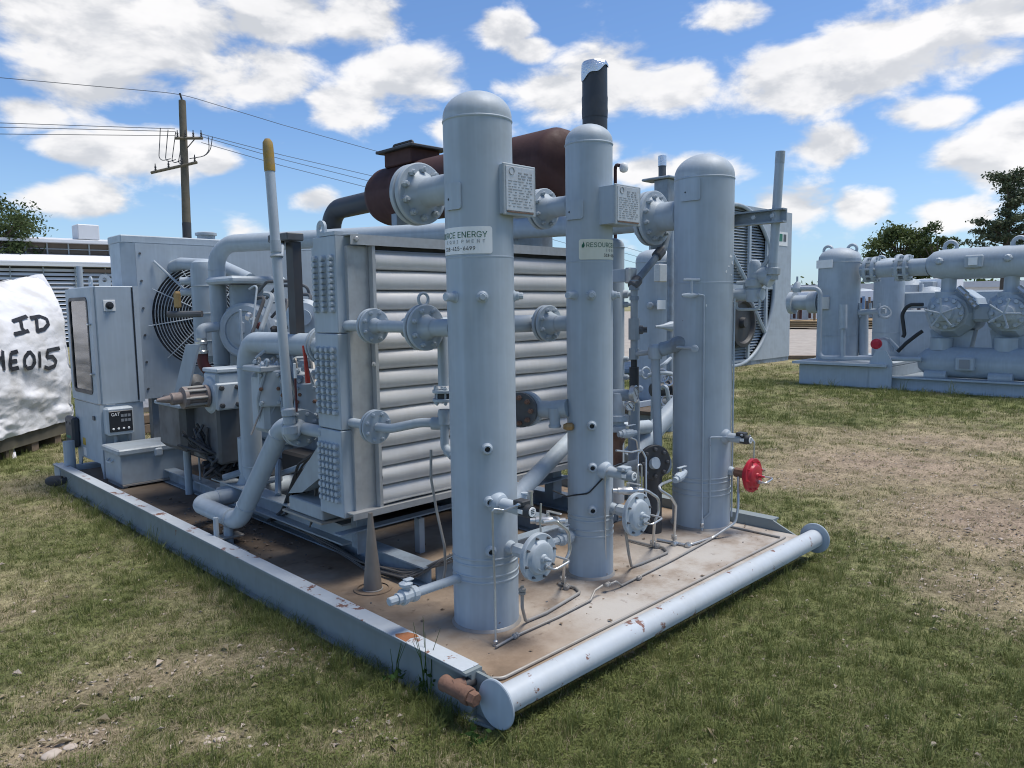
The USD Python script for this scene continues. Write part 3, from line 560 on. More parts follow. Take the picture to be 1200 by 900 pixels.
# ------------------------------------------------------------------ gas cooler
def dep(p): return float(-(RC @ (np.asarray(p, float) - CAM))[2])
def sz(px, p): return px * dep(p) / FPX
YH, YF, XE = 1.50, 1.455, 2.28
XH = uy(392, 275, YH)[0]
def cooler():
    t = thing('gas_cooler', 'large box cooler with silver horizontal louvres and a plugged header box', 'cooler', (1.3, 1.7, ZD))
    zt, za, zb, z0 = (uy(a, b, YH)[2] for a, b in ((392, 275), (398, 391), (402, 505), (405, 608)))
    xr = uy(409, 300, YH)[0] + .03; yb = ux(371, 400, XH)[1]
    for (lo, hi, cols, rows, d) in ((za, zt, 3, 10, .0), (zb, za, 4, 10, .006), (z0, zb, 5, 9, .012)):
        h = part(t, 'header_box', MB().bb((XH - d, YH - d * .6, lo + .003), (xr + .12, yb + d, hi - .001), .004), M['grey'], 30)
        y0, y1 = YH + .035, yb - .03; zz0, zz1 = lo + .10, hi - .09
        if cols == 3: zz1 = hi - .12; zz0 = lo + .13
        for r_ in range(rows):
            for c_ in range(cols):
                yy = y0 + (y1 - y0) * (c_ + .5 * 0) / (cols - 1) + (0 if r_ % 2 else 0); z = zz0 + (zz1 - zz0) * r_ / (rows - 1)
                m = MB().lathe((XH - d, yy, z), (-1, 0, 0), [(.019, 0), (.019, .004), (.016, .005), (.0155, .022), (.012, .025)], 8)
                part(h, 'tube_plug', m, M['grey2'], False)
    # edge plate and lug at the back of the header
    part(t, 'edge_plate', MB().bb((XH + .02, yb + .012, za), (XH + .03, yb + .05, zt - .05)), M['grey'], False)
    c = ux(377, 262, XH + .03); r0 = .042
    import shapely.geometry as sg
    pl = sg.box(-r0, -.10, r0, 0).union(sg.Point(0, 0).buffer(r0)).difference(sg.Point(0, .0).buffer(.019))
    part(t, 'lifting_lug', MB().prism(pl, (XH + .02, c[1], zt + .05), (0, 1, 0), (0, 0, 1), (.016, 0, 0)), M['grey'], 30)
    part(t, 'top_plate', MB().bb((XH, YH + .0, zt), (XH + .15, YH + .16, zt + .02)), M['grey'], False)
    # galvanised frame
    xc0, xc1 = uy(409, 300, YF)[0], uy(443, 440, YF)[0]; ztop, zbot = uy(436, 276, YF)[2], uy(440, 602, YF)[2]
    zl1, zl0 = uy(450, 293, YF)[2], uy(450, 592, YF)[2]
    part(t, 'corner_column', MB().bb((xc0, YF + .02, zbot + .01), (xc0 + .045, YF + .06, ztop - .06)), M['galv'], False)
    part(t, 'corner_column', MB().bb((xc0 + .048, YF + .028, zbot + .01), (xc1 - .022, YF + .06, ztop - .06)), M['galv'], False)
    part(t, 'corner_column', MB().bb((xc1 - .02, YF - .012, zbot + .01), (xc1, YF + .05, ztop - .03)), M['galv'], False)
    part(t, 'end_column', MB().bb((XE, YF - .012, zbot + .01), (XE + .06, YF + .06, ztop - .03)), M['galv'], False)
    m = MB().prism([(0, 0), (.004, 0), (.004, .05), (.10, .05), (.10, .056), (0, .056)], (xc0, YF - .02, ztop - .056), (0, 1, 0), (0, 0, 1), (XE + .06 - xc0, 0, 0))
    part(t, 'top_rail', m, M['galv'], False)
    m = MB().prism([(0, 0), (.005, 0), (.005, .03), (.09, .03), (.09, .036), (0, .036)], (xc0 - .05, YF - .03, zbot - .002), (0, 1, 0), (0, 0, 1), (XE + .11 - xc0, 0, 0))
    part(t, 'bottom_rail', m, M['galv'], False)
    b = uy(417, 280, YF - .02); part(t, 'bolt', MB().lathe(b, (0, -1, 0), [(.014, 0), (.014, .01), (.01, .013)], 6), M['galv'], False)
    b = uy(438, 427, YF - .012); part(t, 'bolt', MB().lathe(b, (0, -1, 0), [(.014, 0), (.013, .004), (.006, .005), (.006, .01)], 16), M['galv'])
    n = 13; h = (zl1 - zl0) / n
    for i in range(n):
        z = zl0 + i * h; rnd = random.Random(i); tl = rnd.uniform(-.004, .004)
        prof = [(.045, h * 1.02), (.02 + tl, h * .99), (.004 + tl, h * .90), (-.010 + tl, h * .72), (-.017 + tl, h * .5), (-.016, h * .28), (-.008, h * .1), (.0, h * .03), (.012, h * .0), (.02, h * .02)]
        g = np.array([[(x, YF + y + .006, z + q) for y, q in prof] for x in np.linspace(xc1 + .001, XE - .001, 16)]); g[..., 1:] += (meshkit.noise(g * A(4, 30, 9) + i * 3.7)[..., None] - .5) * .007
        part(t, 'louvre_blade', MB().quadgrid(g), M['louvre'], 50)
    part(t, 'tube_bundle', MB().bb((xr + .125, YF + .08, z0 + .06), (XE + .05, yb + .02, zt - .04)), M['grime'], False)
    part(t, 'side_sheet', MB().bb((XE + .052, YF + .062, zbot), (XE + .06, yb + .06, zt - .02)), M['grey'], False)
    part(t, 'fan_plenum', MB().prism([(0, 0), (.25, .25), (.25, 1.1), (0, 1.38)], (xr + .2, yb + .03, z0 + .08), (0, 1, 0), (0, 0, 1), (XE - xr - .3, 0, 0)), M['greyd'], False)
    for x in (xc1 - .06, XE - .1):
        m = MB().bb((x, YF + .12, ZD + .12), (x + .008, YF + .24, zbot)); m.bb((x - .04, YF + .115, ZD + .11), (x + .05, YF + .123, zbot - .003)); part(t, 'support_leg', m, M['greyd'], False)
    m = MB().bb((xc1 - .25, YF + .05, zbot - .10), (XE, YF + .12, zbot - .092)); m.bb((xc1 - .2, YF + .35, zbot - .10), (XE, YF + .4, zbot - .02)); part(t, 'base_rail', m, M['greyd'], False)
    # gusset wedge behind the header foot
    kp = [ux(a_, b_, XH + .01) for a_, b_ in ((373, 522), (375, 560), (354, 577), (338, 578))]; part(t, 'knee_brace', MB().prism([(p[1], p[2]) for p in kp], (XH + .01, 0, 0), (0, 1, 0), (0, 0, 1), (.15, 0, 0)), M['cover'], False)
    k0, k1, k2 = ux(340, 579, XH), ux(379, 590, XH), ux(340, 596, XH); part(t, 'step_block', MB().bb((XH - .01, k1[1], k2[2]), (XH + .25, k0[1], kp[3][2] - .004), .006), M['cover'], 30)
    part(t, 'step_ledge', MB().bb((XH - .03, k1[1] - .02, k2[2] - .016), (XH + .25, k0[1] + .05, k2[2] - .003)), M['dusty'], False)
    return t, zbot, yb, xr
COOL, ZBOT, YB, XR = cooler()
def cone():
    c = uz(437, 690, ZD); t = thing('cone_post', 'bare steel cone standing on the deck under the cooler corner', 'support post', c)
    ztip = zat(c[0], c[1], 601)
    part(t, 'cone', MB().lathe(c, (0, 0, 1), [(.050, .004), (.046, .06), (.012, ztip - ZD)], 32), M['conemetal'], True)
    part(t, 'base_ring', MB().lathe(c, (0, 0, 1), [(.056, .001), (.055, .004), (.046, .006)], 32, False), M['dusty'])
cone()

# flanged pipes from the header to the near vessel
def hdr_pipe(name, label):
    return thing(name, label, 'flanged pipe', (XH, 1.2, 1.3))
XP = .40
t = hdr_pipe('header_pipe', 'upper double flanged pipe between the cooler header and near vessel, lifting eye on top')
p0, p1, p2 = uy(403, 382, YH), ux(437, 382, XP), ux(497, 384, XP + .02); p0[0] = XP; p0[2] = p1[2]
part(t, 'pipe', MB().tube([p0 + A(0, .02, 0), p1 + A(0, .03, 0)], .030, 22), M['grey'])
flange(t, p1, (0, -1, 0), sz(20.5, p1), .016, 8, .010, .010, .028, .05)
part(t, 'reducer', MB().lathe(p1 + A(0, -.05, 0), p2 - p1, [(.027, 0), (.031, .06), (.030, np.linalg.norm(p2 - p1) - .085)], 22, False), M['grey'])
flange(t, p2, (0, -1, 0), sz(27, p2), .018, 8, .012, .0125, .042, .06)
part(t, 'neck', MB().tube([p2 + A(.0, -.07, 0), A(V[0][0] - .09, V[0][1] + .1, p2[2])], .042, 24), M['grey'])
part(t, 'lifting_eye', MB().torus(p2 + A(0, 0, sz(27, p2) + .025), (0, 1, 0), .030, .0075, 24, 8), M['grey2'])
t2 = hdr_pipe('header_pipe', 'lower flanged pipe with a curved neck leaving the cooler header behind the near vessel')
q0, q1 = uy(407, 496, YH), ux(440, 500, XP); q0[0] = XP; q0[2] = q1[2]
part(t2, 'pipe', MB().tube([q0 + A(0, .02, 0), q1 + A(0, .03, 0)], .026, 22), M['grey'])
flange(t2, q1, (0, -1, 0), sz(20, q1), .014, 8, .010, .010)
q2 = q1 + A(0, -.13, -.005); q3 = A(.62, q2[1] - .02, q2[2] + .02); q4 = ux(521, 497, .55)
part(t2, 'curved_neck', MB().tube([q1 + A(0, -.02, 0), q1 + A(0.01, -.12, 0), q4 + A(-.06, .12, .003), q4 + A(.08, -.02, .0)], .024, 20, .12, 8), M['grey'])
part(t2, 'tee', MB().lathe(q4 + A(-.03, .07, 0), A(.1, -.12, 0), [(.031, 0), (.033, .01), (.033, .09), (.031, .1)], 20), M['grey'])
# riser with a flange pair beside the near vessel
t3 = thing('riser_pipe', 'short upright pipe with a flange pair half hidden by the near vessel', 'pipe riser', q4)
a = ux(519, 396, .55); f_ = ux(517, 463, .55)
part(t3, 'pipe', MB().cyl(A(q4[0], q4[1], f_[2] + .05), A(q4[0], q4[1], a[2] + .03), .027, n=20), M['grey'])
flange(t3, (q4[0], q4[1], f_[2]), (0, 0, 1), .058, .016, 6, .028, .009)
part(t3, 'lower_neck', MB().lathe((q4[0], q4[1], q4[2]), (0, 0, 1), [(.03, 0), (.03, .03), (.036, .05), (.03, .075)], 18), M['grey'])
part(t3, 'drain_branch', MB().tube([A(q4[0], q4[1], q4[2]), ux(521, 523, .55), ux(526, 534, .55) + A(0, -.03, 0)], .022, 14, .03), M['grey'])
part(t3, 'drain_cap', MB().lathe(ux(524, 528, .55), A(.2, -.9, -.35), [(.027, 0), (.027, .035), (.022, .038)], 16), M['grey2'])
single('hanging_tube', MB().tube([ux(505, 527, .52), ux(505, 560, .5), ux(512, 600, .5), ux(521, 640, .5), ux(522, 665, .52), ux(519, 682, .52)], .007, 8, .08), M['dusty'], 'thin grey tube hanging down left of the near vessel, looping to the cross beam', 'tubing')

def tubes_xy():
    pass
# drain pipe with valve left of the near vessel
def drain(name, vi, pa, label, Y):
    v = V[vi]; a = uy(pa[0], pa[1], Y); t = thing(name, label, 'drain valve', a)
    part(t, 'pipe', MB().cyl((a[0] + .10, Y, a[2]), (v[0] - v[2] * .8, Y, a[2]), .021, n=18), M['grey'])
    part(t, 'valve_body', MB().lathe((a[0] + .12, Y, a[2]), (-1, 0, 0), [(.030, 0), (.036, .008), (.036, .03), (.03, .035), (.031, .06), (.036, .066), (.036, .085), (.026, .09), (.026, .11)], 12), M['grey2'], 25)
    part(t, 'hex_plug', MB().lathe((a[0] + .01, Y, a[2]), (-1, 0, 0), [(.020, 0), (.020, .04), (.017, .044)], 8), M['grey2'], False)
    part(t, 'bonnet', MB().lathe((a[0] + .06, Y, a[2] + .03), (0, 0, 1), [(.017, 0), (.017, .015), (.03, .018), (.032, .03), (.022, .034), (.012, .04)], 8), M['grey2'], False)
    part(t, 'handle', MB().box((a[0] + .075, Y, a[2] + .073), (.045, .03, .008), None, .003), M['grey2'])
drain('drain_pipe', 0, (463, 703), 'grey drain pipe with a small plug valve sticking out left of the near vessel', V[0][1] + .02)

# ------------------------------------------------------------------ dump valves and level controllers
def dump(px, py, hpx, vi, Y, stub, mat, label, smat='grey2'):
    c = uy(px, py, Y); R = sz(hpx / 2, c); t = thing('dump_valve', label, 'diaphragm valve', c); v = V[vi]
    ys = v[1] - math.sqrt(max(v[2] ** 2 - min(abs(c[0] - .02 - v[0]), v[2] * .97) ** 2, 0)); xs = min(c[0], v[0] + v[2] * .93)
    s0 = A(xs, ys + .02, c[2] + .005)
    part(t, 'outlet_boss', MB().lathe(s0, c - s0, [(.034, 0), (.032, .03), (.024, .045)], 18), M['grey'])
    part(t, 'hex_body', MB().lathe(s0 + (c - s0) * .30, c - s0, [(.030, 0), (.034, .006), (.034, .07), (.03, .078), (.03, np.linalg.norm(c - s0) * .7 - .012)], 8), M[smat], False)
    part(t, 'back_shell', MB().lathe(c + A(0, .010, 0), (0, 1, 0), [(R, 0), (R, .008), (R * .75, .012), (R * .65, .035), (R * .35, .05)], 40), M[mat])
    f = part(t, 'cover', MB().lathe(c + A(0, .008, 0), (0, -1, 0), [(R * .985, -.004), (R, 0), (R, .010), (R * .97, .013), (R * .72, .013), (R * .68, .018), (R * .64, .030), (R * .55, .036), (R * .28, .038), (R * .2, .036), (0.0005, .036)], 48), M[mat], 28)
    for k in range(8):
        g = 2 * math.pi * (k + .3) / 8; p = c + A(math.cos(g) * R * .86, .0, math.sin(g) * R * .86)
        part(f, 'bolt', MB().lathe(p, (0, -1, 0), [(.0065, .004), (.0065, .012), (.004, .014), (.004, .02)], 6), M['grime' if mat != 'red' else 'red'], False)
    part(f, 'raised_mark', MB().torus(c + A(0, -.029, .0), (0, 1, 0), R * .48, .003, 20, 6, math.radians(200), math.radians(320)), M[mat])
    b = c + A(0, -.028, -.0)
    part(t, 'adjusting_screw', MB().lathe(b, (0, -1, 0), [(.022, 0), (.018, .010), (.010, .012), (.010, .03), (.006, .032), (.006, .05)], 12), M['grey2'] if mat != 'red' else M['red'])
    fit = b + A(.012, 0, -.042); part(t, 'port_fitting', MB().lathe(fit, (0, -1, 0), [(.013, 0), (.013, .012), (.009, .014), (.009, .03)], 10), M['steel'])
    part(t, 'port_tube', MB().tube([fit + A(0, -.02, 0), fit + A(.004, -.055, 0), fit + A(.115, -.05, .012), fit + A(.095, .05, .02)], .0055, 10, .02), M['steel'])
    return c, R
D1 = dump(632, 653, 57, 0, .20, 0, 'grey2', 'pale grey round diaphragm valve low on the near vessel')
D2 = dump(747.5, 603, 51, 1, .30, 0, 'grey2', 'pale grey round diaphragm valve low on the middle vessel')
D3 = dump(883, 557, 40, 2, .30, 0, 'red', 'bright red round diaphragm valve low on the right vessel', 'rustl')
def controller(px, py, vi, Y, label, kind):
    c = uy(px, py, Y); v = V[vi]; t = thing('level_controller', label, 'level controller', c)
    xs = min(c[0] - .01, v[0] + v[2] * .9); ys = v[1] - math.sqrt(v[2] ** 2 - (xs - v[0]) ** 2); s0 = A(xs, ys + .03, c[2] + .008)
    a = nrm(c - s0); L = np.linalg.norm(c - s0)
    part(t, 'boss', MB().lathe(s0, a, [(.052, 0), (.05, .035), (.042, .05), (.032, .055)], 24), M['grey'])
    body = M['grime'] if kind else M['dark']
    part(t, 'collar', MB().lathe(s0 + a * .05, a, [(.03, 0), (.03, L - .07)], 18), M['grey2'])
    part(t, 'case', MB().lathe(c + A(0, .03, 0), (0, -1, 0), [(.026, 0), (.03, .005), (.03, .05), (.027, .06), (.027, .075)], 22), M['dark'] if kind != 1 else M['greyd'])
    part(t, 'top_block', MB().box(c + A(-.005, .015, .035), (.055, .06, .024), None, .004), M['dark'] if kind != 1 else M['grey2'])
    part(t, 'dial', MB().lathe(c + A(0, -.044, 0), (0, -1, 0), [(.022, 0), (.022, .004), (.02, .005)], 24), M['white'])
    m = MB()
    for z in (-.007, .001, .009): m.bb(c + A(-.011, -.0505, z), c + A(.011, -.0495, z + .003))
    part(t, 'dial_print', m, M['ink'], False)
    part(t, 'side_plate', MB().box(c + A(-.031, .0, .0), (.004, .03, .02), None, .001), M['white'])
    part(t, 'gland', MB().lathe(c + A(-.02, .0, .028), (-1, -.2, .3), [(.008, 0), (.008, .03), (.006, .034)], 8), M['steel'], False)
    if kind == 0:
        part(t, 'sight_tube', MB().lathe(c + A(.06, .06, .0), (0, 0, 1), [(.014, -.02), (.014, .05), (.016, .052), (.016, .06)], 12), M['grey2'])
        part(t, 'sight_tube', MB().lathe(c + A(.10, .06, .0), (0, 0, 1), [(.012, -.02), (.012, .05), (.014, .052), (.014, .06)], 12), M['steel'])
    return c
L1 = controller(615, 598, 0, .24, 'black level controller with a white dial on the near vessel', 0)
L2 = controller(735, 557, 1, .33, 'grey level controller with a pale dial on the middle vessel', 1)
L3 = controller(872, 515, 2, .34, 'small dark level controller above the red valve on the right vessel', 2)

# ------------------------------------------------------------------ instrument tubing
def tubing(label, pts, r=.0065, fillet=.03, mat='steel', fits=()):
    t = thing('instrument_tubing', label, 'tubing', pts[0])
    part(t, 'tube', MB().tube(pts, r, 10, fillet, 5), M[mat])
    for p, ax in fits: part(t, 'fitting', MB().lathe(A(*p) - nrm(ax) * .018, ax, [(r * 1.3, 0), (r * 2.2, .006), (r * 2.2, .016), (r * 1.5, .018), (r * 2.2, .02), (r * 2.2, .032), (r * 1.3, .036)], 8), M['dusty' if mat == 'dusty' else 'steel'], False)
z = ZD + .012
YT = .35
tubing('thin vertical tube down the front of the near vessel', [L1 + A(-.03, -.0, .034), uy(590, 598, .31), uy(577, 596, .33), uy(578, 640, .34), uy(580, 690, .34), uz(581, 757, ZD)], .005, .012, 'steel', [(uz(581, 757, ZD) + A(0, 0, .01), (0, 0, 1))])
a = uz(581, 758, z); b = uz(660, 704, z)
tubing('deck tube running along the feet of the near and middle vessels', [a, uz(604, 745, z), uz(655, 722, z), uz(692, 703, z), uz(697, 692, z + .03), uz(706, 686, z + .04)], .006, .02, 'dusty', [(uz(604, 745, z), (1, .1, 0))])
tubing('deck tube from the middle vessel foot to the right vessel', [uz(716, 684, z + .03), uz(722, 681, z + .04), uz(728, 686, z), uz(790, 655, z), uz(834, 631, z), uz(905, 595, z) * 0 + uz(840, 628, z)], .006, .02, 'dusty', [(uz(749, 677, z), (1, .1, 0)), (uz(712, 685, z + .03), (1, .1, 0))])
tubing('arched tube looping over the near dump valve to the deck', [uy(634, 628, .26), uy(633, 612, .26), uy(634, 590, .26)], .005, .02, 'steel')
tubing('fat arched tube beside the near dump valve', [uy(636, 612, .27), uy(650, 610, .27), uy(666, 622, .27), uy(668, 646, .27), uy(661, 660, .27), uz(660, 683, z)], .0085, .05, 'steel', [(uz(660, 683, z) + A(0, 0, .02), (0, 0, 1))])
tubing('bent deck tube below the near dump valve', [uy(612, 686, .30), uy(612, 712, .30), uz(616, 728, z), uz(640, 718, z), uz(680, 694, z), uz(674, 688, z), uz(655, 684, z)], .008, .04, 'dusty', [(uy(612, 693, .30), (0, 0, 1)), (uz(664, 688, z), (1, .3, 0))])
tubing('thin vertical tube down the right side of the middle vessel', [L2 + A(-.02, 0, .03), uy(722, 548, .40), uy(709, 553, .45), uy(709, 600, .465), uz(710, 677, ZD)], .005, .012, 'steel', [(uz(710, 677, ZD) + A(0, 0, .015), (0, 0, 1))])
tubing('fat arched tube beside the middle dump valve', [uy(748, 572, .40), uy(760, 576, .38), uy(772, 584, .36), uy(772, 600, .36), uy(767, 612, .36), uz(765, 640, z)], .0085, .05, 'steel', [(uz(765, 640, z) + A(0, 0, .02), (0, 0, 1))])
tubing('bent deck tube below the middle dump valve', [uy(733, 622, .36), uy(737, 650, .36), uz(740, 664, z), uz(752, 660, z), uz(783, 647, z), uz(776, 641, z), uz(758, 638, z), uz(735, 632, z)], .008, .04, 'dusty', [(uz(770, 640, z), (1, .3, 0))])
tubing('long tube sweeping round the right vessel foot up to the red valve', [uz(770, 632, z), uz(806, 639, z), uz(835, 630, z), uy(862, 612, .33), uy(865, 595, .33), D3[0] + A(-.035, .09, -.02)], .009, .06, 'steel', [(uz(790, 637, z), (1, -.1, 0)), (uz(806, 639, z), (1, .1, 0))])
tubing('tube dropping from the ball valve left of the right vessel', [uy(786, 563, .45), uy(776, 567, .42), uy(770, 572, .40), uy(786, 582, .36), uy(792, 592, .36), uz(790, 634, z)], .0085, .04, 'steel', [(uz(790, 634, z) + A(0, 0, .025), (0, 0, 1))])
tubing('short crossing tube between the front vessels and cooler', [uy(722, 528, .7), uy(740, 530, .7), uy(752, 527, .7), uy(757, 537, .68), uy(757, 585, .62)], .007, .03, 'steel')
tubing('upright tube pair bridging over the middle dump valve', [uy(747, 578, .5), uy(747, 545, .5), uy(752, 544, .5), uy(752, 580, .5)], .005, .015, 'steel')
tubing('upright tube left of the tall riser pipe', [uy(739, 513, .75), uy(746, 516, .75), uy(748, 530, .75), uy(747, 572, .7)], .006, .03, 'steel')
v = V[2]; pv = lambda px, py, dg: onv(v, dg, zf(v, py, dg), .012)
tubing('long vertical tube down the front of the right vessel', [onv(v, -8, zf(v, 345, -8), .03), pv(820, 346, 2), pv(822, 470, 2), pv(823, 590, 2), onv(v, 2, ZD + .02, .06)], .0055, .015, 'grey', [(onv(v, 2, ZD + .05, .05), (0, 0, 1))])
tubing('stepped tube beside the long one on the right vessel', [L3 + A(-.02, 0, .012), pv(848, 512, 40), pv(832, 512, 15), pv(833, 560, 16), pv(833, 600, 16), pv(822, 608, 4), onv(v, 3, ZD + .04, .06)], .005, .012, 'grey')
tubing('vertical tube along the right edge of the right vessel', [onv(v, 78, zf(v, 350, 78), .012), onv(v, 78, zf(v, 605, 78), .012)], .006, .02, 'grey2')
tubing('little tube up to the controller above the red valve', [D3[0] + A(0, -.0, .11), D3[0] + A(.005, 0, .22), L3 + A(.07, 0, .02)], .005, .02, 'steel')
single('black_cable', MB().tube([uy(648, 575, .9), uy(665, 582, .6), onv(V[1], -45, zf(V[1], 580, -45), .008), onv(V[1], -5, zf(V[1], 578, -5), .008), onv(V[1], 30, zf(V[1], 560, 30), .01), onv(V[1], 60, zf(V[1], 547, 60), .02), uy(735, 541, .36)], .0045, 8, .05), M['black'], 'thin black cable looped across the front of the middle vessel', 'cable')
# ball valves
def ball_valve(c, ax, label, L=.13, r=.02, mat='grey2', lever=True):
    t = thing('ball_valve', label, 'valve', c); a = nrm(ax); c = A(*c)
    part(t, 'body', MB().lathe(c - a * L / 2, a, [(r * .8, 0), (r * .8, L * .15), (r * 1.15, L * .17), (r * 1.15, L * .3), (r * 1.35, L * .36), (r * 1.35, L * .6), (r * 1.1, L * .66), (r * 1.1, L * .8), (r * .75, L * .84), (r * .75, L)], 12), M[mat], 25)
    part(t, 'stem', MB().cyl(c, c + A(0, 0, r * 2.2), r * .45, n=10), M['steel'])
    if lever: part(t, 'lever', MB().box(c + A(0, 0, r * 2.2) + a * .03, (.02, .09, .006) if abs(a[1]) > abs(a[0]) else (.09, .02, .006), None, .002), M[mat])
    return t
ball_valve(uy(642, 610, .33), (.55, -.6, .0), 'silver ball valve behind the near dump valve', .17, .018, 'steel')
ball_valve(uy(736, 575, .42), (.55, -.6, .0), 'silver ball valve behind the middle dump valve', .17, .018, 'steel')
ball_valve(uy(797, 558, .47), (.9, .2, 0.1), 'grey ball valve on the lower left of the right vessel', .18, .022, 'grey2')
ball_valve(uy(735, 508, .9), (.9, -.3, 0), 'grey ball valve in the cluster right of the middle vessel', .14, .024, 'grey2')
t = thing('needle_valve', 'small needle valve with a T handle on the upper left of the right vessel', 'valve', onv(V[2], -25, zf(V[2], 375, -25)))
c = onv(V[2], -18, zf(V[2], 346, -18), .045); part(t, 'body', MB().lathe(c + A(-.07, .03, 0), A(.14, -.05, 0), [(.008, 0), (.012, .02), (.016, .05), (.016, .09), (.01, .12), (.008, .15)], 10), M['grey2'])
part(t, 'stem', MB().cyl(c, c + A(0, 0, .10), .008, n=10), M['grey2']); part(t, 'tee_handle', MB().cyl(c + A(-.05, .03, .10), c + A(.05, -.03, .10), .008, n=10), M['grey2'])
# ------------------------------------------------------------------ big process pipes
def weld(t, p, ax, r): part(t, 'weld_bead', MB().torus(p, ax, r, .004, 28, 6), M['grey'])
XB, XC = .62, .205
t = thing('process_pipe', 'grey process pipe rising from the deck then turning over to the cooler header', 'process pipe', ux(287, 570, XB))
b0, b1, b2 = ux(287, 572, XB), ux(300, 401, XB), ux(333, 401, XB); b2[0] = b1[0] = XB; rB = sz(12.2, b1)
bx = A(b0[0], b0[1], b0[2])
b1 = A(XB, (b0[1] + b1[1]) / 2, b1[2]); b0 = A(XB, b1[1], b0[2])
part(t, 'pipe', MB().tube([A(XB + .9, b0[1], b0[2]), b0, b1, A(XB, 2.2, b1[2])], rB, 28, rB * 2.4, 9), M['grey'])
for zz in (b1[2] - rB * 2.5, b0[2] + rB * 2.6): weld(t, A(XB, b1[1], zz), (0, 0, 1), rB)
flange(t, (XB, 2.13, b1[2]), (0, 1, 0), rB * 1.6, .02, 8, .014, .012)
part(t, 'header_stub', MB().cyl((XB - .05, 2.1, b1[2]), (XB - .05, YB - .02, b1[2]), rB * .8, n=24), M['grey'])
t = thing('process_pipe', 'lower grey process pipe zigzagging flat across the deck and slanting up to a flange', 'process pipe', uz(275, 612, ZD))
c0 = ux(280, 611, XC); rC = sz(10.8, c0); c1 = ux(229, 588, XC); c2 = ux(280, 575, XC); c3 = ux(332, 498, XH - .01); c4 = ux(352, 507, XH + .02)
c4[2] = c3[2] - .005
cn = A(.60, c1[1], c0[2])
part(t, 'pipe', MB().tube([cn + A(0, 0, .42), cn, A(XC, c1[1], c0[2]), c0, A(c3[0], c3[1], c3[2]), c4 + A(0, .0, 0)], rC, 28, rC * 2.3, 9), M['grey'])
weld(t, A(XC, c0[1] + rC * 1.6, c0[2]), (0, 1, 0), rC); dd = nrm(c3 - c0); weld(t, c0 + dd * rC * 2.2, dd, rC); weld(t, c3 - dd * rC * 1.3, dd, rC); weld(t, A(.55, c1[1], c0[2]), (1, 0, 0), rC); weld(t, A(.36, c1[1], c0[2]), (1, 0, 0), rC)
flange(t, c4, (0, 1, 0), rC * 1.9, .02, 8, .012, .012)
part(t, 'header_stub', MB().cyl(c4 + A(0, -.02, 0), A(c4[0], YB - .02, c4[2]), rC * .62, n=24), M['grey'])
f = uz(272, 615, ZD); part(t, 'foot_plate', MB().box((XC - .02, c0[1] + .12, ZD + .05), (.17, .10, .012), None, .003), M['dusty']); part(t, 'foot_stub', MB().cyl((XC - .02, c0[1] + .12, ZD), (XC - .02, c0[1] + .12, c0[2] - rC + .01), .03, n=16), M['grey'])
part(t, 'anchor_post', MB().cyl((XC - .10, c0[1] + .12, ZD + .056), (XC - .10, c0[1] + .12, ZD + .19), .017, n=14), M['grey2'])
part(t, 'clamp', MB().torus((XC, c0[1] + .10, c0[2]), (0, 1, 0), rC + .004, .006, 28, 6), M['cover'])
# long suction pipe over the top
t = thing('overhead_pipe', 'long grey overhead pipe from the compressor to the right vessel', 'process pipe', ux(260, 440, .95))
a0, a1 = ux(260, 426, .95), ux(266, 284, .95); rA = sz(9.8, a1); a1 = A(.95, a0[1], a1[2]); yE = ux(764, 256, V[2][0])[1]; zE = ux(764, 256, V[2][0])[2]
e1 = A(V[2][0], yE + .5, zE); 
part(t, 'pipe', MB().tube([a0, a1, e1, A(V[2][0], yE + .02, zE)], [rA, rA, rA * 1.15, rA * 1.25], 28, .2, 9), M['grey'])
weld(t, a1 - A(0, 0, .22), (0, 0, 1), rA)
part(t, 'reducer', MB().lathe(a0 + A(0, 0, -.12), (0, 0, 1), [(rA * .8, 0), (rA * .72, .05), (rA * 1.0, .13), (rA, .16)], 24), M['grey'])
part(t, 'base_flange', MB().lathe(a0 + A(0, 0, -.15), (0, 0, 1), [(rA * 1.9, 0), (rA * 1.95, .005), (rA * 1.95, .03), (rA * 1.8, .033)], 28), M['grey'])
mid = ux(727, 268, V[2][0] - .4)
# mast
t = thing('vent_mast', 'slanting grey vent mast with a worn yellow top standing left of the cooler', 'vent pipe', ux(338, 488, .36))
m0, m1 = ux(338, 480, .27), ux(314.5, 178, .27); rM = sz(5.6, m0); dm = nrm(m1 - m0); Lm = np.linalg.norm(m1 - m0)
part(t, 'mast_pipe', MB().tube([m0, m0 + dm * Lm * .62, m1], rM, 18), M['grey2'])
part(t, 'joint_band', MB().cyl(m0 + dm * Lm * .615, m0 + dm * Lm * .66, rM * 1.12, n=18), M['cover'])
part(t, 'yellow_cap', MB().lathe(m0 + dm * Lm * .925, dm, [(rM * 1.08, 0), (rM * 1.12, .01), (rM * 1.08, .13), (rM * 1.0, .165), (rM * .55, .185)], 18), M['ocap'], label='worn yellow tape cap')
part(t, 'valve_union', MB().lathe(m0 - dm * .10, dm, [(.03, -.06), (.045, -.04), (.045, .0), (.03, .01), (.036, .02), (.036, .055), (.03, .06), (.042, .065), (.042, .10), (.03, .11)], 14), M['grey2'], 25)
part(t, 'elbow_body', MB().tube([m0 - dm * .09, m0 - dm * .17, c4 + A(0, -.02, .03)], .036, 16, .05), M['grey2'])
part(t, 'lever', MB().box(m0 + A(.02, -.06, .09), (.012, .012, .20), None, .003), M['redhose'])
part(t, 'lever_grip', MB().box(m0 + A(.02, -.06, .23), (.014, .014, .09), None, .003), M['white'])
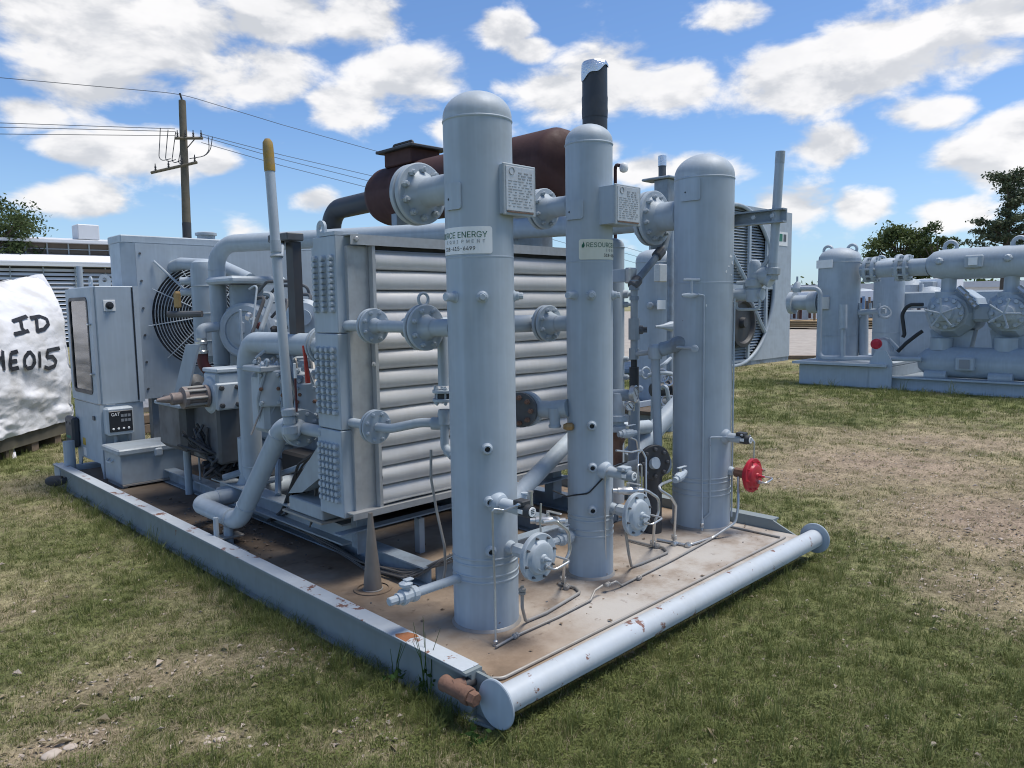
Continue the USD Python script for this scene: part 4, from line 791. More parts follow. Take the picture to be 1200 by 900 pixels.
pb = m0 + dm * Lm * .60; part(t, 'clamp', MB().torus(pb, dm, rM * 1.15, .006, 20, 6), M['cover'])
t = thing('mast_bracket', 'dark steel channel post clamped to the mast behind the cooler header', 'bracket post', ux(349, 405, .6))
h0, h1 = ux(349, 408, .62), ux(349, 283, .62)
h1 = A(h0[0], h0[1], h1[2])
part(t, 'post', MB().prism([(-.045, -.03), (.045, -.03), (.045, .03), (.035, .03), (.035, -.02), (-.035, -.02), (-.035, .03), (-.045, .03)], h0, (0, 1, 0), (1, 0, 0), h1 - h0), M['dark'], False)
part(t, 'cap', MB().box(h1 + A(-.02, .06, .03), (.12, .26, .05), None, .006), M['grime'])
part(t, 'strut', MB().tube([h1 + A(-.02, .1, .0), pb + A(0.03, -.0, .0)], .012, 8), M['cover'])
single('red_strap', MB().tube([ux(356, 405, .55), ux(358, 420, .55), ux(361, 449, .55)], [.012, .012, .016], 6), M['redstrap'], 'red warning strap hanging beside the cooler header', 'strap')
# ------------------------------------------------------------------ muffler, stack
t = thing('exhaust_muffler', 'big rusty brown exhaust muffler lying above the cooler', 'muffler', (2.6, 3.1, 2.75))
XM = 2.6; mf, mn = ux(455, 229, XM), ux(660, 195, XM); zM = (mf[2] + mn[2]) / 2; rm = .275; Lq = mf[1] - mn[1]
part(t, 'drum', MB().lathe((XM, mn[1], zM), (0, 1, 0), [(.06, -.12), (rm * .62, -.09), (rm * .9, -.04), (rm, .03), (rm, Lq - .03), (rm * .9, Lq + .05), (rm * .6, Lq + .10), (.1, Lq + .13)], 44), M['rust'], 40)
hx = ux(483, 192, XM); part(t, 'hatch_box', MB().box((XM, hx[1], zM + rm + .03), (.34, .42, .14), None, .01), M['rust'])
part(t, 'hatch_lid', MB().box((XM, hx[1], zM + rm + .105), (.44, .56, .025), None, .005), M['dark']); part(t, 'lid_handle', MB().tube([A(XM - .1, hx[1] - .15, zM + rm + .115), A(XM - .1, hx[1] - .15, zM + rm + .17), A(XM - .1, hx[1] + .15, zM + rm + .17), A(XM - .1, hx[1] + .15, zM + rm + .115)], .012, 8, .03), M['dark'])
g = MB().tube([A(XM, mf[1] - .02, zM), A(XM, ux(388, 246, XM)[1], zM - .02), A(XM, ux(384, 262, XM)[1], 1.2)], .105, 24, .22, 8); part(t, 'inlet_elbow', g, M['blackpipe'])
part(t, 'support_stand', MB().bb((XM - .2, mf[1] - .4, 2.05), (XM + .2, mf[1] - .32, zM - rm * .75)), M['greyd'], False); part(t, 'support_stand', MB().bb((XM - .2, mn[1] + .3, 2.05), (XM + .2, mn[1] + .38, zM - rm * .75)), M['greyd'], False)
part(t, 'support_post', MB().bb((XM - .2, mf[1] - .4, ZD + .115), (XM - .12, mf[1] - .32, 2.05)), M['greyd'], False); part(t, 'support_post', MB().bb((XM - .2, mn[1] + .3, ZD + .115), (XM - .12, mn[1] + .38, 2.05)), M['greyd'], False)
sp = ux(697, 110, XM); zs = zat(XM, sp[1], 76)
t = thing('exhaust_stack', 'black exhaust stack with foil wrapped rim sticking up behind the middle vessel', 'exhaust stack', (XM, sp[1], zM))
part(t, 'elbow', MB().tube([A(XM, mn[1] - .05, zM), A(XM, sp[1], zM), A(XM, sp[1], zM + .3)], .092, 24, .15, 8), M['blackpipe'])
sb = MB(); 
part(t, 'pipe', MB().lathe((XM, sp[1], zM + .28), (0, 0, 1), [(.094, 0), (.096, .05), (.094, .08), (.096, .14), (.093, .16), (.092, zs - zM - .28)], 32, False), M['blackpipe'], 30)
g = []
for k in range(41):
    a = 2 * math.pi * k / 40; low = zs - .065 - .05 * math.cos(a - 2.36) - .012 * math.sin(5 * a); g.append([A(XM + math.cos(a) * .1, sp[1] + math.sin(a) * .1, low), A(XM + math.cos(a) * .101, sp[1] + math.sin(a) * .101, (low + zs) / 2), A(XM + math.cos(a) * .098, sp[1] + math.sin(a) * .098, zs + .006 * math.sin(7 * a)), A(XM + math.cos(a) * .088, sp[1] + math.sin(a) * .088, zs + .016), A(XM + math.cos(a) * .02, sp[1] + math.sin(a) * .02, zs + .012)])
part(t, 'foil_rim', MB().quadgrid(np.array(g)), M['foil'], 20, 'crinkled foil rim')

# ------------------------------------------------------------------ control cabinet, gauge panel, battery box
def cabinet():
    X0, Y0, X1, Y1 = .225, 5.40, .62, 6.22; zs, zt = uy(118, 475, Y0)[2], uy(107, 335, Y0)[2]
    t = thing('control_cabinet', 'tall grey control cabinet with a glazed door at the far left of the skid', 'control cabinet', (X0, Y0, ZD))
    part(t, 'case', MB().bb((X0 + .03, Y0, zs), (X1, Y1, zt), .008), M['grey'], 30)
    # door on the left face, with window
    import shapely.geometry as sg
    W, H = Y1 - Y0, zt - zs; o = (X0, Y0, zs)
    dr = sg.box(.012, .012, W - .012, H - .012); w0, w1, h0, h1 = W * .17, W * .86, H * .09, H * .90
    win = sg.box(w0, h0, w1, h1).buffer(-.05).buffer(.05, quad_segs=6)
    d = part(t, 'door', MB().prism(dr.difference(win), (X0, Y0, zs), (0, 1, 0), (0, 0, 1), (.028, 0, 0)), M['grey'], False)
    part(d, 'window_seal', MB().prism(win.buffer(.012).difference(win.buffer(-.02)), (X0 - .006, Y0, zs), (0, 1, 0), (0, 0, 1), (.012, 0, 0)), M['black'], False)
    part(d, 'window_pane', MB().prism(win.buffer(-.01), (X0 + .004, Y0, zs), (0, 1, 0), (0, 0, 1), (.004, 0, 0)), M['glass'], False)
    part(d, 'inner_card', MB().bb((X0 + .016, Y0 + W * .42, zs + H * .74), (X0 + .018, Y0 + W * .72, zs + H * .87)), M['white'], False)
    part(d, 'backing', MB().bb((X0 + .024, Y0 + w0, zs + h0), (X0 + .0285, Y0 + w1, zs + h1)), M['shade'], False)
    for q in (.68, .26): part(d, 'latch', MB().box((X0 - .012, Y0 + W * .1, zs + H * q), (.03, .05, .016), None, .004), M['steel'])
    # right hand face fittings
    c = uy(128, 358, Y0); f = part(t, 'switch_plate', MB().box((c[0], Y0 - .003, c[2]), (.10, .006, .10), None, .002), M['white']); part(f, 'knob', MB().lathe((c[0], Y0 - .006, c[2]), (0, -1, 0), [(.034, 0), (.034, .01), (.018, .014), (.018, .03)], 20), M['black'])
    part(t, 'edge_seam', MB().bb((X1 - .055, Y0 - .003, zs + .02), (X1 - .043, Y0 + .001, zt - .01)), M['black'], False)
    part(t, 'edge_strip', MB().bb((X1 - .04, Y0 - .006, zs), (X1 + .005, Y0 + .02, zt)), M['grey2'], False)
    for yy in (Y0 + .12, Y1 - .25):
        part(t, 'lifting_lug', MB().prism(sg.box(-.05, 0, .05, .06).union(sg.Point(0, .06).buffer(.05)).difference(sg.Point(0, .06).buffer(.022)), (X0 + .16, yy, zt), (1, 0, 0) if yy < 5.7 else (0, 1, 0), (0, 0, 1), (0, .012, 0) if yy < 5.7 else (.012, 0, 0)), M['grey'], False)
    t2 = thing('cabinet_stand', 'grey sheet steel stand with cut out feet under the control cabinet', 'cabinet stand', (X0, Y0, ZD))
    xo, yo = X0 + .012, Y0 + .01
    foot = sg.Polygon([(0, 0), (.03, 0), (.10, .13), (W - .16, .13), (W - .08, 0), (W - .02, 0), (W - .02, zs - ZD - .004), (0, zs - ZD - .004)])
    part(t2, 'side_sheet', MB().prism(foot, (xo, yo, ZD), (0, 1, 0), (0, 0, 1), (.01, 0, 0)), M['grey'], False)
    part(t2, 'front_sheet', MB().bb((xo + .012, yo, ZD + .05), (X1 - .01, yo + .008, zs - .004)), M['grey'], False)
    part(t2, 'corner_post', MB().bb((xo - .004, yo - .006, ZD), (xo + .03, yo + .03, zs - .006)), M['grey'], False)
    part(t2, 'back_sheet', MB().bb((X1 - .02, yo + .01, ZD), (X1 - .01, Y1 - .03, zs - .004)), M['greyd'], False)
    t3 = thing('junction_box', 'slate grey rounded junction box with green lettering on the cabinet stand', 'junction box', ux(89, 505, xo))
    j = ux(90, 505, xo); part(t3, 'cover', MB().box((xo - .035, j[1], j[2]), (.07, .25, .30), None, .02), M['blackpipe'], 30)
    part(t3, 'label_strip', MB().bb((xo - .0715, j[1] - .06, j[2] - .06), (xo - .0705, j[1] + .08, j[2] - .035)), M['mark'], False)
    part(t3, 'screw', MB().cyl((xo - .074, j[1] + .05, j[2] + .09), (xo - .07, j[1] + .05, j[2] + .09), .012, n=10), M['ink']); part(t3, 'screw', MB().cyl((xo - .074, j[1] - .06, j[2] + .09), (xo - .07, j[1] - .06, j[2] + .09), .012, n=10), M['ink'])
    for (px, py, h, m) in ((99, 517, .07, 'yellow'), (100, 529, .08, 'white')):
        q = ux(px, py, xo); part(t2, 'sticker', MB().bb((xo - .002, q[1] - .045, q[2] - h / 2), (xo - .0005, q[1] + .045, q[2] + h / 2)), M[m], False)
    q = ux(111, 490, xo); part(t2, 'wing_latch', MB().box((xo - .008, q[1], q[2]), (.016, .05, .04), None, .004), M['grime'])
    # gauge panel box
    a, b = uy(121, 482, Y0 - .12), uy(160, 505, Y0 - .12); t4 = thing('gauge_panel', 'grey gauge box with a black dial panel below the control cabinet', 'gauge panel', ((a[0] + b[0]) / 2, Y0, b[2]))
    X_a, X_b, za, zb = a[0] + .03, b[0] - .01, b[2] - .02, a[2] + .02
    part(t4, 'housing', MB().bb((X_a, Y0 - .11, za), (X_b, Y0 + .008, zb), .015), M['grey2'], 30)
    part(t4, 'panel', MB().box(((X_a + X_b) / 2, Y0 - .113, (za + zb) / 2), ((X_b - X_a) * .86, .01, (zb - za) * .76), None, .004), M['black'])
    v_, f_ = refine_text('CAT', .026, True); part(t4, 'lettering', (np.stack([X_a + (X_b - X_a) * .14 + v_[:, 0], Y0 - .1185 - v_[:, 2], zb - (zb - za) * .29 + v_[:, 1]], -1), f_), M['white'], False)
    for k in range(4): part(t4, 'lamp', MB().lathe((X_a + (X_b - X_a) * (.2 + .19 * k), Y0 - .118, za + (zb - za) * .24), (0, -1, 0), [(.010, 0), (.010, .004), (.006, .007)], 10), M['white'])
    for k in range(3):
        for r_ in range(2): part(t4, 'display', MB().bb((X_a + (X_b - X_a) * (.50 + .13 * k), Y0 - .1195, za + (zb - za) * (.48 + .17 * r_)), (X_a + (X_b - X_a) * (.60 + .13 * k), Y0 - .118, za + (zb - za) * (.58 + .17 * r_))), M['inkgrey'], False)
    for k in range(2): part(t4, 'conduit', MB().cyl((X_a + .08 + .12 * k, Y0 - .05, za), (X_a + .08 + .12 * k, Y0 - .05, za - .09), .018, n=10), M['greyd'])
cabinet()
def battery():
    X0, Y0, Y1 = .215, 4.87, 5.30; X1 = uz(221, 560, ZD)[0] + .02; z1 = uy(143, 527, Y0)[2]
    t = thing('battery_box', 'low grey battery chest with a hinged lid beside the control cabinet', 'battery box', (X0, Y0, ZD))
    part(t, 'body', MB().bb((X0, Y0, ZD + .03), (X1, Y1, z1 - .05), .006), M['cover'], 30)
    part(t, 'lid', MB().bb((X0 - .02, Y0 - .022, z1 - .055), (X1 + .02, Y1 + .01, z1), .012), M['cover'], 30)
    part(t, 'base_strip', MB().bb((X0 + .002, Y0 - .02, ZD + .018), (X1, Y0 - .001, ZD + .032)), M['dusty'], False)
    for x in (X0 + .01, X1 - .05): part(t, 'foot', MB().bb((x, Y0 + .01, ZD), (x + .04, Y1 - .02, ZD + .029)), M['greyd'], False)
    c = uy(185, 529, Y0); part(t, 'hasp', MB().box((c[0], Y0 - .018, c[2]), (.07, .03, .075), None, .012), M['grey2'])
    c = ux(131, 538, X0); part(t, 'side_handle', MB().tube([A(X0, c[1] - .05, c[2]), A(X0 - .03, c[1] - .05, c[2] - .02), A(X0 - .03, c[1] + .05, c[2] - .02), A(X0, c[1] + .05, c[2])], .008, 8, .015), M['grey2'])
battery()

# ------------------------------------------------------------------ radiator with fan guard
def radiator():
    Y = 5.85; zt, zb = uy(165, 285, Y)[2], uy(176, 467, Y)[2]; x0 = uy(164, 380, Y)[0]; x1 = 2.75
    t = thing('engine_radiator', 'large grey radiator box with a wire fan guard behind the engine', 'radiator', (1.7, Y, ZD))
    import shapely.geometry as sg
    fc = A(x0 + .66, Y, (zt + zb) / 2 + .05); R = .54
    shr = sg.box(x0, zb, x1, zt).difference(sg.Point(fc[0], fc[2]).buffer(R, quad_segs=16))
    part(t, 'shroud', MB().prism(shr, (0, Y, 0), (1, 0, 0), (0, 0, 1), (0, .03, 0)), M['grey'], False)
    part(t, 'core', MB().bb((x0, Y + .12, zb), (x1, Y + .42, zt)), M['shade'], False)
    part(t, 'side_channel', MB().prism([(0, 0), (-.12, .06), (-.12, .36), (-.11, .36), (-.11, .065), (0, .012)], (x0 - .002, Y, zb), (1, 0, 0), (0, 1, 0), (0, 0, zt - zb - .0)), M['grey'], False)
    part(t, 'top_tank', MB().bb((x0 - .12, Y + .035, zt), (x1, Y + .42, zt + .08), .01), M['grey'], 30)
    g = MB()
    for k in range(17): g.torus(fc + A(0, -.05 - .06 * (1 - k / 16.), 0), (0, 1, 0), R * .98 * (k + 3) / 19., .0042, 56, 5)
    part(t, 'fan_guard', g, M['grey2'], True)
    for k in range(10):
        a = 2 * math.pi * (k + .25) / 10; d = A(math.cos(a), 0, math.sin(a)); part(t, 'guard_spoke', MB().cyl(fc + d * .12 + A(0, -.115, 0), fc + d * (R + .06) + A(0, -.035, 0), .006, n=6), M['grey2'])
    for k in range(6):
        a = 2 * math.pi * k / 6; d = A(math.cos(a), 0, math.sin(a)); e = A(-math.sin(a), .5, math.cos(a)) * .11
        part(t, 'fan_blade', MB().quadgrid(np.array([[fc + d * .1 + A(0, .06, 0) - e * .6, fc + d * .1 + A(0, .06, 0) + e * .6], [fc + d * R * .9 + A(0, .06, 0) - e, fc + d * R * .9 + A(0, .06, 0) + e]])), M['dark'], False)
    part(t, 'fan_hub', MB().lathe(fc + A(0, .1, 0), (0, -1, 0), [(.12, 0), (.12, .1), (.08, .12), (.05, .2)], 20), M['dark'])
    for zz in np.linspace(zb + .1, zt - .1, 6): part(t, 'bolt', MB().lathe((x0 + .04, Y - .0, zz), (0, -1, 0), [(.012, 0), (.012, .01)], 6), M['grime'], False)
    c = uy(242, 287, Y + .15); part(t, 'filler_cap', MB().lathe((c[0], Y + .15, zt + .08), (0, 0, 1), [(.09, 0), (.09, .04), (.11, .045), (.11, .07), (.08, .08)], 24), M['grey2'])
    part(t, 'strut', MB().cyl(uy(180, 306, Y - .02), uy(236, 357, Y - .3), .012, n=8), M['grey2'])
    for x in (x0 + .1, x1 - .2): part(t, 'leg', MB().bb((x, Y + .1, ZD), (x + .1, Y + .2, zb)), M['greyd'], False)
    return Y, zt, zb
RY, RZT, RZB = radiator()
single('coolant_pipe', MB().tube([A(uy(203, 300, RY)[0], RY + .02, RZT - .22), A(uy(203, 300, RY)[0], RY - .2, RZT - .20), A(1.25, 5.0, RZT - .25), A(1.3, 4.5, RZT - .4)], .06, 18, .12, 6), M['grey'], 'fat grey coolant pipe arching from the radiator top to the engine', 'coolant pipe')

# ------------------------------------------------------------------ engine and compressor between the pipes
def engine():
    t = thing('gas_engine', 'grey painted gas engine with round housing between radiator and cooler', 'engine', (1.7, 4.2, ZD))
    part(t, 'block', MB().bb((1.35, 3.7, .45), (2.05, 5.3, 1.25), .03), M['grey'], 30)
    part(t, 'rocker_cover', MB().bb((1.36, 3.75, 1.251), (1.66, 5.2, 1.42), .03), M['grey'], 30)
    part(t, 'oil_pan', MB().bb((1.4, 3.8, .26), (2.0, 5.2, .449), .03), M['greyd'], 30)
    c = ud(287, 388, 6.3); part(t, 'round_housing', MB().lathe(c + A(.12, .12, 0), (-.8, -.6, 0), [(.22, 0), (.235, .02), (.235, .12), (.215, .14), (.17, .145), (.165, .13), (.13, .13), (.125, .15), (.0005, .155)], 48), M['grey2'], 28)
    k = ud(268, 395, 6.2)
    part(t, 'housing_rib', MB().box(c + A(-.05, -.04, -.02), (.02, .02, .40), None, .004), M['grey'])
    a, b = ud(262, 323, 6.4), ud(312, 335, 6.4); ce = ud(288, 329, 6.5)
    part(t, 'air_cleaner_lid', MB().box(ce, (.5, .5, .06), None, .02), M['grey2'])
    part(t, 'air_cleaner_neck', MB().lathe(ce - A(0, 0, .34), (0, 0, 1), [(.14, 0), (.17, .02), (.17, .1), (.14, .12), (.14, .3)], 28), M['greyd'])
    part(t, 'intake_box', MB().box(ce - A(-.05, -.05, .40), (.42, .5, .12), None, .02), M['grey'])
    for q in range(6): part(t, 'cover_bolt', MB().lathe((1.35, 3.9 + q * .26, 1.1), (-1, 0, 0), [(.02, 0), (.02, .015), (.012, .02)], 6), M['grey2'], False)
    part(t, 'manifold', MB().tube([A(1.25, 3.8, 1.45), A(1.25, 5.2, 1.45)], .07, 16), M['grey'])
    for q in range(4): part(t, 'manifold_runner', MB().tube([A(1.25, 3.95 + q * .36, 1.45), A(1.45, 3.95 + q * .36, 1.36)], .05, 12), M['grey'])
    for px, py in ((312, 350), (300, 345), (318, 372)):
        p = ud(px, py, 6.1); part(t, 'fuel_line', MB().tube([p, p + A(.05, -.1, .1), p + A(.2, -.3, .1), p + A(.3, -.3, -.3)], .012, 8, .05), M['grime'])
    p = ud(236, 396, 6.3); part(t, 'hose_coupling', MB().lathe(p - A(0, 0, .13), (0, 0, 1), [(.05, 0), (.05, .02), (.042, .03), (.042, .07), (.05, .08), (.05, .10), (.04, .11), (.04, .14)], 20), M['steel'])
    part(t, 'hose_elbow', MB().tube([p + A(0, 0, 0), p + A(0, 0, .08), p + A(.14, .0, .09)], .042, 16, .06, 6), M['grey2'])
    part(t, 'red_hose', MB().tube([p - A(0, 0, .12), p - A(.0, 0, .25), p + A(.18, -.05, -.38), p + A(.4, 0, -.42)], .045, 14, .12, 6), M['redhose'])
    p = ud(222, 452, 6.2); part(t, 'starter_motor', MB().lathe(p, (.1, -1, 0), [(.05, -.05), (.10, -.02), (.10, .10), (.075, .12), (.04, .14)], 24), M['grime'])
    p = ud(211, 445, 6.0); part(t, 'bracket', MB().prism([(-.05, -.32), (.05, -.32), (.05, -.1), (.16, .28), (.06, .28), (-.05, -.1)], p, (.75, -.65, 0), (0, 0, 1), (.03, .03, 0)), M['grey'], False)
    p = ud(208, 354, 6.2); part(t, 'brass_valve', MB().lathe(p - A(0, 0, .05), (0, 0, 1), [(.02, 0), (.03, .01), (.03, .12), (.02, .14)], 8), M['copper'], False); part(t, 'valve_tee', MB().tube([p + A(-.06, .06, -.1), p + A(.14, -.14, -.1)], .028, 10), M['grime'])
engine()
def compressor():
    t = thing('gas_compressor', 'grimy grey reciprocating compressor with bolted valve covers behind the process pipes', 'compressor', (1.2, 3.0, ZD))
    part(t, 'crankcase', MB().bb((1.15, 2.45, .25), (1.75, 3.6, 1.05), .03), M['greyd'], 30)
    part(t, 'crankcase_cover', MB().bb((1.135, 2.6, .55), (1.15, 3.0, .95), .005), M['grey2'], 30)
    for y in (2.64, 2.96):
        for z in (.6, .75, .9): part(t, 'cover_bolt', MB().lathe((1.135, y, z), (-1, 0, 0), [(.018, 0), (.018, .014), (.01, .018)], 6), M['grime'], False)
    p = ud(262, 462, 5.75); q = p + A(.35, 0, 0)
    part(t, 'cylinder', MB().lathe(p + A(-.12, 0, 0), (1, 0, 0), [(.12, 0), (.145, .02), (.145, .34), (.12, .36), (.12, .55)], 32), M['grey'])
    part(t, 'cylinder_top', MB().box(p + A(.05, 0, .13), (.3, .24, .1), None, .02), M['grey'])
    part(t, 'suction_flange', MB().box(p + A(.05, 0, .19), (.3, .26, .03), None, .006), M['grey2'])
    b = p + A(-.03, -.15, -.0)
    vc = part(t, 'valve_cover', MB().box(b, (.19, .04, .20), None, .01), M['grey2'])
    for x in (-.06, .06):
        for z in (-.065, .065): part(vc, 'bolt', MB().lathe(b + A(x, -.02, z), (0, -1, 0), [(.019, 0), (.019, .02), (.012, .024)], 6), M['dark'], False)
    e = p + A(-.13, 0, 0)
    part(t, 'head_cage', MB().lathe(e, (-1, 0, 0), [(.085, 0), (.085, .02), (.06, .022), (.06, .15), (.08, .152), (.08, .18), (.045, .19), (.045, .26), (.03, .27), (.012, .36)], 24), M['ocagey'])
    for k in range(8):
        a = math.pi * 2 * k / 8; d = A(0, math.cos(a), math.sin(a)) * .072; part(t, 'cage_rod', MB().cyl(e + d, e + d + A(-.18, 0, 0), .011, n=8), M['dusty'])
    part(t, 'spare_head', MB().box(ud(348, 458, 5.15), (.26, .26, .30), None, .03), M['greyd'])
    for px, py in ((348, 435), (368, 437), (352, 486), (365, 489)): part(t, 'head_bolt', MB().lathe(ud(px, py, 4.7), (-.5, -.85, 0), [(.02, 0), (.02, .03), (.012, .035)], 6), M['grey2'], False)
    s = ud(320, 470, 5.1); part(t, 'bearing_block', MB().box(s, (.22, .22, .4), None, .03), M['grey2']); part(t, 'bearing_block_lid', MB().box(s + A(-.03, -.03, .23), (.26, .26, .04), None, .008), M['cover'])
    for px, py in ((300, 420), (325, 418), (335, 430), (310, 440)):
        g = ud(px, py, 5.2); part(t, 'lube_line', MB().tube([g, g + A(.05, -.05, .06), g + A(.18, -.1, .06), g + A(.2, -.1, -.2)], .011, 8, .03), M['grey2'])
    part(t, 'skirt', MB().bb((1.0, 2.2, ZD + .12), (2.1, 5.4, .30)), M['grime'], False)
    p = ud(262, 500, 5.9); part(t, 'lower_frame', MB().box(p, (.3, .5, .5), None, .02), M['grime'])
    part(t, 'sump', MB().bb((.95, 2.2, .31), (1.14, 3.4, .55), .02), M['dark'])
compressor()
def detail():
    """loose ends between the big pipes: valves, lines, a guard and bolted covers"""
    r2 = random.Random(9)
    t = thing('belt_guard', 'dark mesh sided drive guard low between compressor and radiator', 'drive guard', ud(240, 500, 6.0))
    part(t, 'guard', MB().box(ud(235, 492, 6.2), (.5, .5, .42), None, .04), M['grime']); part(t, 'guard_lip', MB().box(ud(235, 470, 6.15), (.54, .54, .03), None, .006), M['greyd'])
    t = thing('lube_manifold', 'cluster of small lubrication lines and fittings on the compressor frame', 'tubing', ud(320, 430, 5.0))
    for k in range(9):
        p = ud(300 + 8 * k, 425 + r2.uniform(-8, 8), 5.0 + r2.uniform(-.1, .25)); q = ud(300 + 8 * k + r2.uniform(-8, 8), 490 + r2.uniform(-15, 25), 5.0 + r2.uniform(-.1, .3))
        part(t, 'line', MB().tube([p, p + A(r2.uniform(-.05, .05), -.05, .05), (p + q) / 2 + A(r2.uniform(-.08, .08), -.05, 0), q], .007 + .004 * (k % 3), 7, .03), M['grey2' if k % 2 else 'dusty'])
        part(t, 'fitting', MB().lathe(p, (r2.uniform(-1, 1), -1, r2.uniform(-.5, 1)), [(.014, -.015), (.02, -.01), (.02, .015), (.012, .03)], 6), M['grey2'], False)
    t = thing('bolted_cover', 'square grey bolted cover plates on the compressor side', 'cover plate', ud(340, 450, 5.05))
    for px, py in ((318, 455), (343, 462), (360, 470)):
        c = ud(px, py, 4.95); part(t, 'plate', MB().box(c, (.16, .05, .24), np.array([[.8, .6, 0], [-.6, .8, 0], [0, 0, 1]]), .01), M['grey2' if px != 343 else 'greyd'])
        for sx in (-.055, .055):
            for szz in (-.09, 0, .09): part(t, 'bolt', MB().lathe(c + A(.8 * sx - .02, -.6 * sx - .02, szz), (-.6, -.8, 0), [(.013, 0), (.013, .018), (.008, .02)], 6), M['rustl' if szz == 0 else 'grey2'], False)
    t = thing('fuel_line', 'jumble of thin pipes and small valves around the engine air inlet', 'tubing', ud(310, 360, 5.9))
    for k in range(8):
        p = ud(292 + 9 * k, 345 + r2.uniform(-8, 14), 5.9); q = ud(296 + 9 * k + r2.uniform(-14, 14), 395 + r2.uniform(-12, 18), 5.8); part(t, 'line', MB().tube([p, p + A(.03, -.08, r2.uniform(-.02, .08)), q + A(0, -.06, .1), q], .008 + .006 * (k % 3), 7, .05), M[('grey2', 'grime', 'cover')[k % 3]])
        part(t, 'valve', MB().lathe(p + (q - p) * r2.uniform(.2, .8), A(r2.uniform(-1, 1), -.6, r2.uniform(-1, 1)), [(.015, -.03), (.03, -.015), (.03, .02), (.015, .035)], 8), M[('steel', 'grey2', 'redhose', 'dark')[k % 4]], False)
    t = thing('turbo_housing', 'grey ribbed casing with small bolts right of the engine round housing', 'casing', ud(355, 372, 5.7)); c = ud(357, 372, 5.7)
    part(t, 'casing', MB().lathe(c, (-.6, -.8, 0), [(.10, -.12), (.14, -.08), (.14, .02), (.11, .05), (.06, .06), (.06, .10)], 24), M['grey']); part(t, 'label_plate', MB().box(c + A(-.05, -.07, -.0), (.06, .01, .05)), M['white'], False)
    for k in range(8): g = 2 * math.pi * k / 8; u, w = frame((-.6, -.8, 0)); part(t, 'bolt', MB().lathe(c + (u * math.cos(g) + w * math.sin(g)) * .12 + A(-.012, -.016, 0), (-.6, -.8, 0), [(.013, 0), (.013, .015)], 6), M['grey2'], False)
    t = thing('small_pipe_pair', 'pair of thin grey pipes rising beside the tall process pipe', 'pipe', ud(275, 500, 5.6))
    part(t, 'pipe', MB().tube([ud(254, 520, 5.8), ud(254, 486, 5.8), ud(262, 482, 5.8)], .03, 10, .05), M['greyd']); part(t, 'union', MB().lathe(ud(254, 498, 5.8), (0, 0, 1), [(.04, -.03), (.045, 0), (.04, .04)], 8), M['grey2'], False)
    for k, (x0, y0, x1, y1) in enumerate(((255, 575, 330, 560), (262, 560, 300, 548))): part(t, 'rail', MB().cyl(ud(x0, y0, 5.6), ud(x1, y1, 5.6), .025, n=8), M['greyd'])
    t = thing('engine_front_tank', 'tall grey tank with two stub pipes at the engine front before the fan guard', 'tank', ud(246, 400, 7.0)); c = ud(246, 424, 7.0); z1 = zat(c[0], c[1], 304)
    part(t, 'shell', MB().lathe(c, (0, 0, 1), [(.08, 0), (.125, .06), (.125, z1 - c[2] - .10), (.11, z1 - c[2] - .03), (.06, z1 - c[2])], 28), M['grey'])
    for py in (329, 342): q = A(c[0], c[1], zat(c[0], c[1], py)); part(t, 'stub_pipe', MB().cyl(q, q + A(-.16, .16, 0), .035, n=12), M['grey2'])
    for k in range(3): part(t, 'band', MB().torus((c[0], c[1], c[2] + .2 + .25 * k), (0, 0, 1), .126, .005, 28, 6), M['grey2'])
    t = thing('cylinder_body', 'grey horizontal compressor body between the tall process pipe and header', 'compressor cylinder', ud(330, 460, 5.3)); c = ud(315, 462, 5.35)
    part(t, 'barrel', MB().lathe(c, RC[0] * A(1, 1, 0), [(.12, 0), (.17, .02), (.17, .04), (.14, .06), (.14, .22), (.16, .24), (.16, .30)], 28), M['grey'])
    part(t, 'top_box', MB().box(ud(332, 443, 5.3), (.3, .24, .06), None, .012), M['grey2']); part(t, 'side_lid', MB().box(ud(352, 462, 5.2), (.14, .14, .26), None, .02), M['grey2'])
    for k in range(6): g = 2 * math.pi * k / 6; u, w = frame(RC[0]); part(t, 'bolt', MB().cyl(c + (u * math.cos(g) + w * math.sin(g)) * .145, c + (u * math.cos(g) + w * math.sin(g)) * .145 - nrm(RC[0]) * .03, .013, n=6), M['rustl' if k % 2 else 'grey2'], False)
    for (x0, y0, x1, y1) in ((330, 555, 372, 540), (322, 520, 368, 512), (326, 540, 326, 580)): part(t, 'rail', MB().cyl(ud(x0, y0, 5.4), ud(x1, y1, 5.2), .022, n=8), M['greyd'])
detail()
def valvepost():
    c = uz(222, 579, ZD); t = thing('valve_post', 'slim grey standpipe topped by a dirty regulator beside the battery box', 'standpipe', c)
    z = zat(c[0], c[1], 520); part(t, 'pipe', MB().cyl(c, A(c[0], c[1], z), .03, n=16), M['grey'])
    r = A(c[0], c[1], zat(c[0], c[1], 505)) + A(-.02, .0, 0)
    part(t, 'regulator_body', MB().lathe(r - A(0, 0, .1), (0, 0, 1), [(.03, 0), (.05, .02), (.05, .12), (.035, .14), (.035, .18), (.045, .19), (.045, .22), (.02, .23)], 14), M['grey2'])
    part(t, 'diaphragm', MB().lathe(r + A(-.02, 0, -.02), (-1, -.3, 0), [(.03, 0), (.085, .02), (.085, .045), (.04, .06)], 20), M['rustl'])
    part(t, 'side_port', MB().lathe(r + A(.02, 0, -.06), (.3, -1, 0), [(.04, 0), (.04, .08), (.025, .09)], 8), M['grime'])
    part(t, 'sense_tube', MB().tube([r + A(0, 0, .12), r + A(.07, -.05, .15), r + A(.09, -.06, 0), A(c[0] + .08, c[1] - .05, ZD + .02)], .008, 8, .04), M['grey2'])
valvepost()
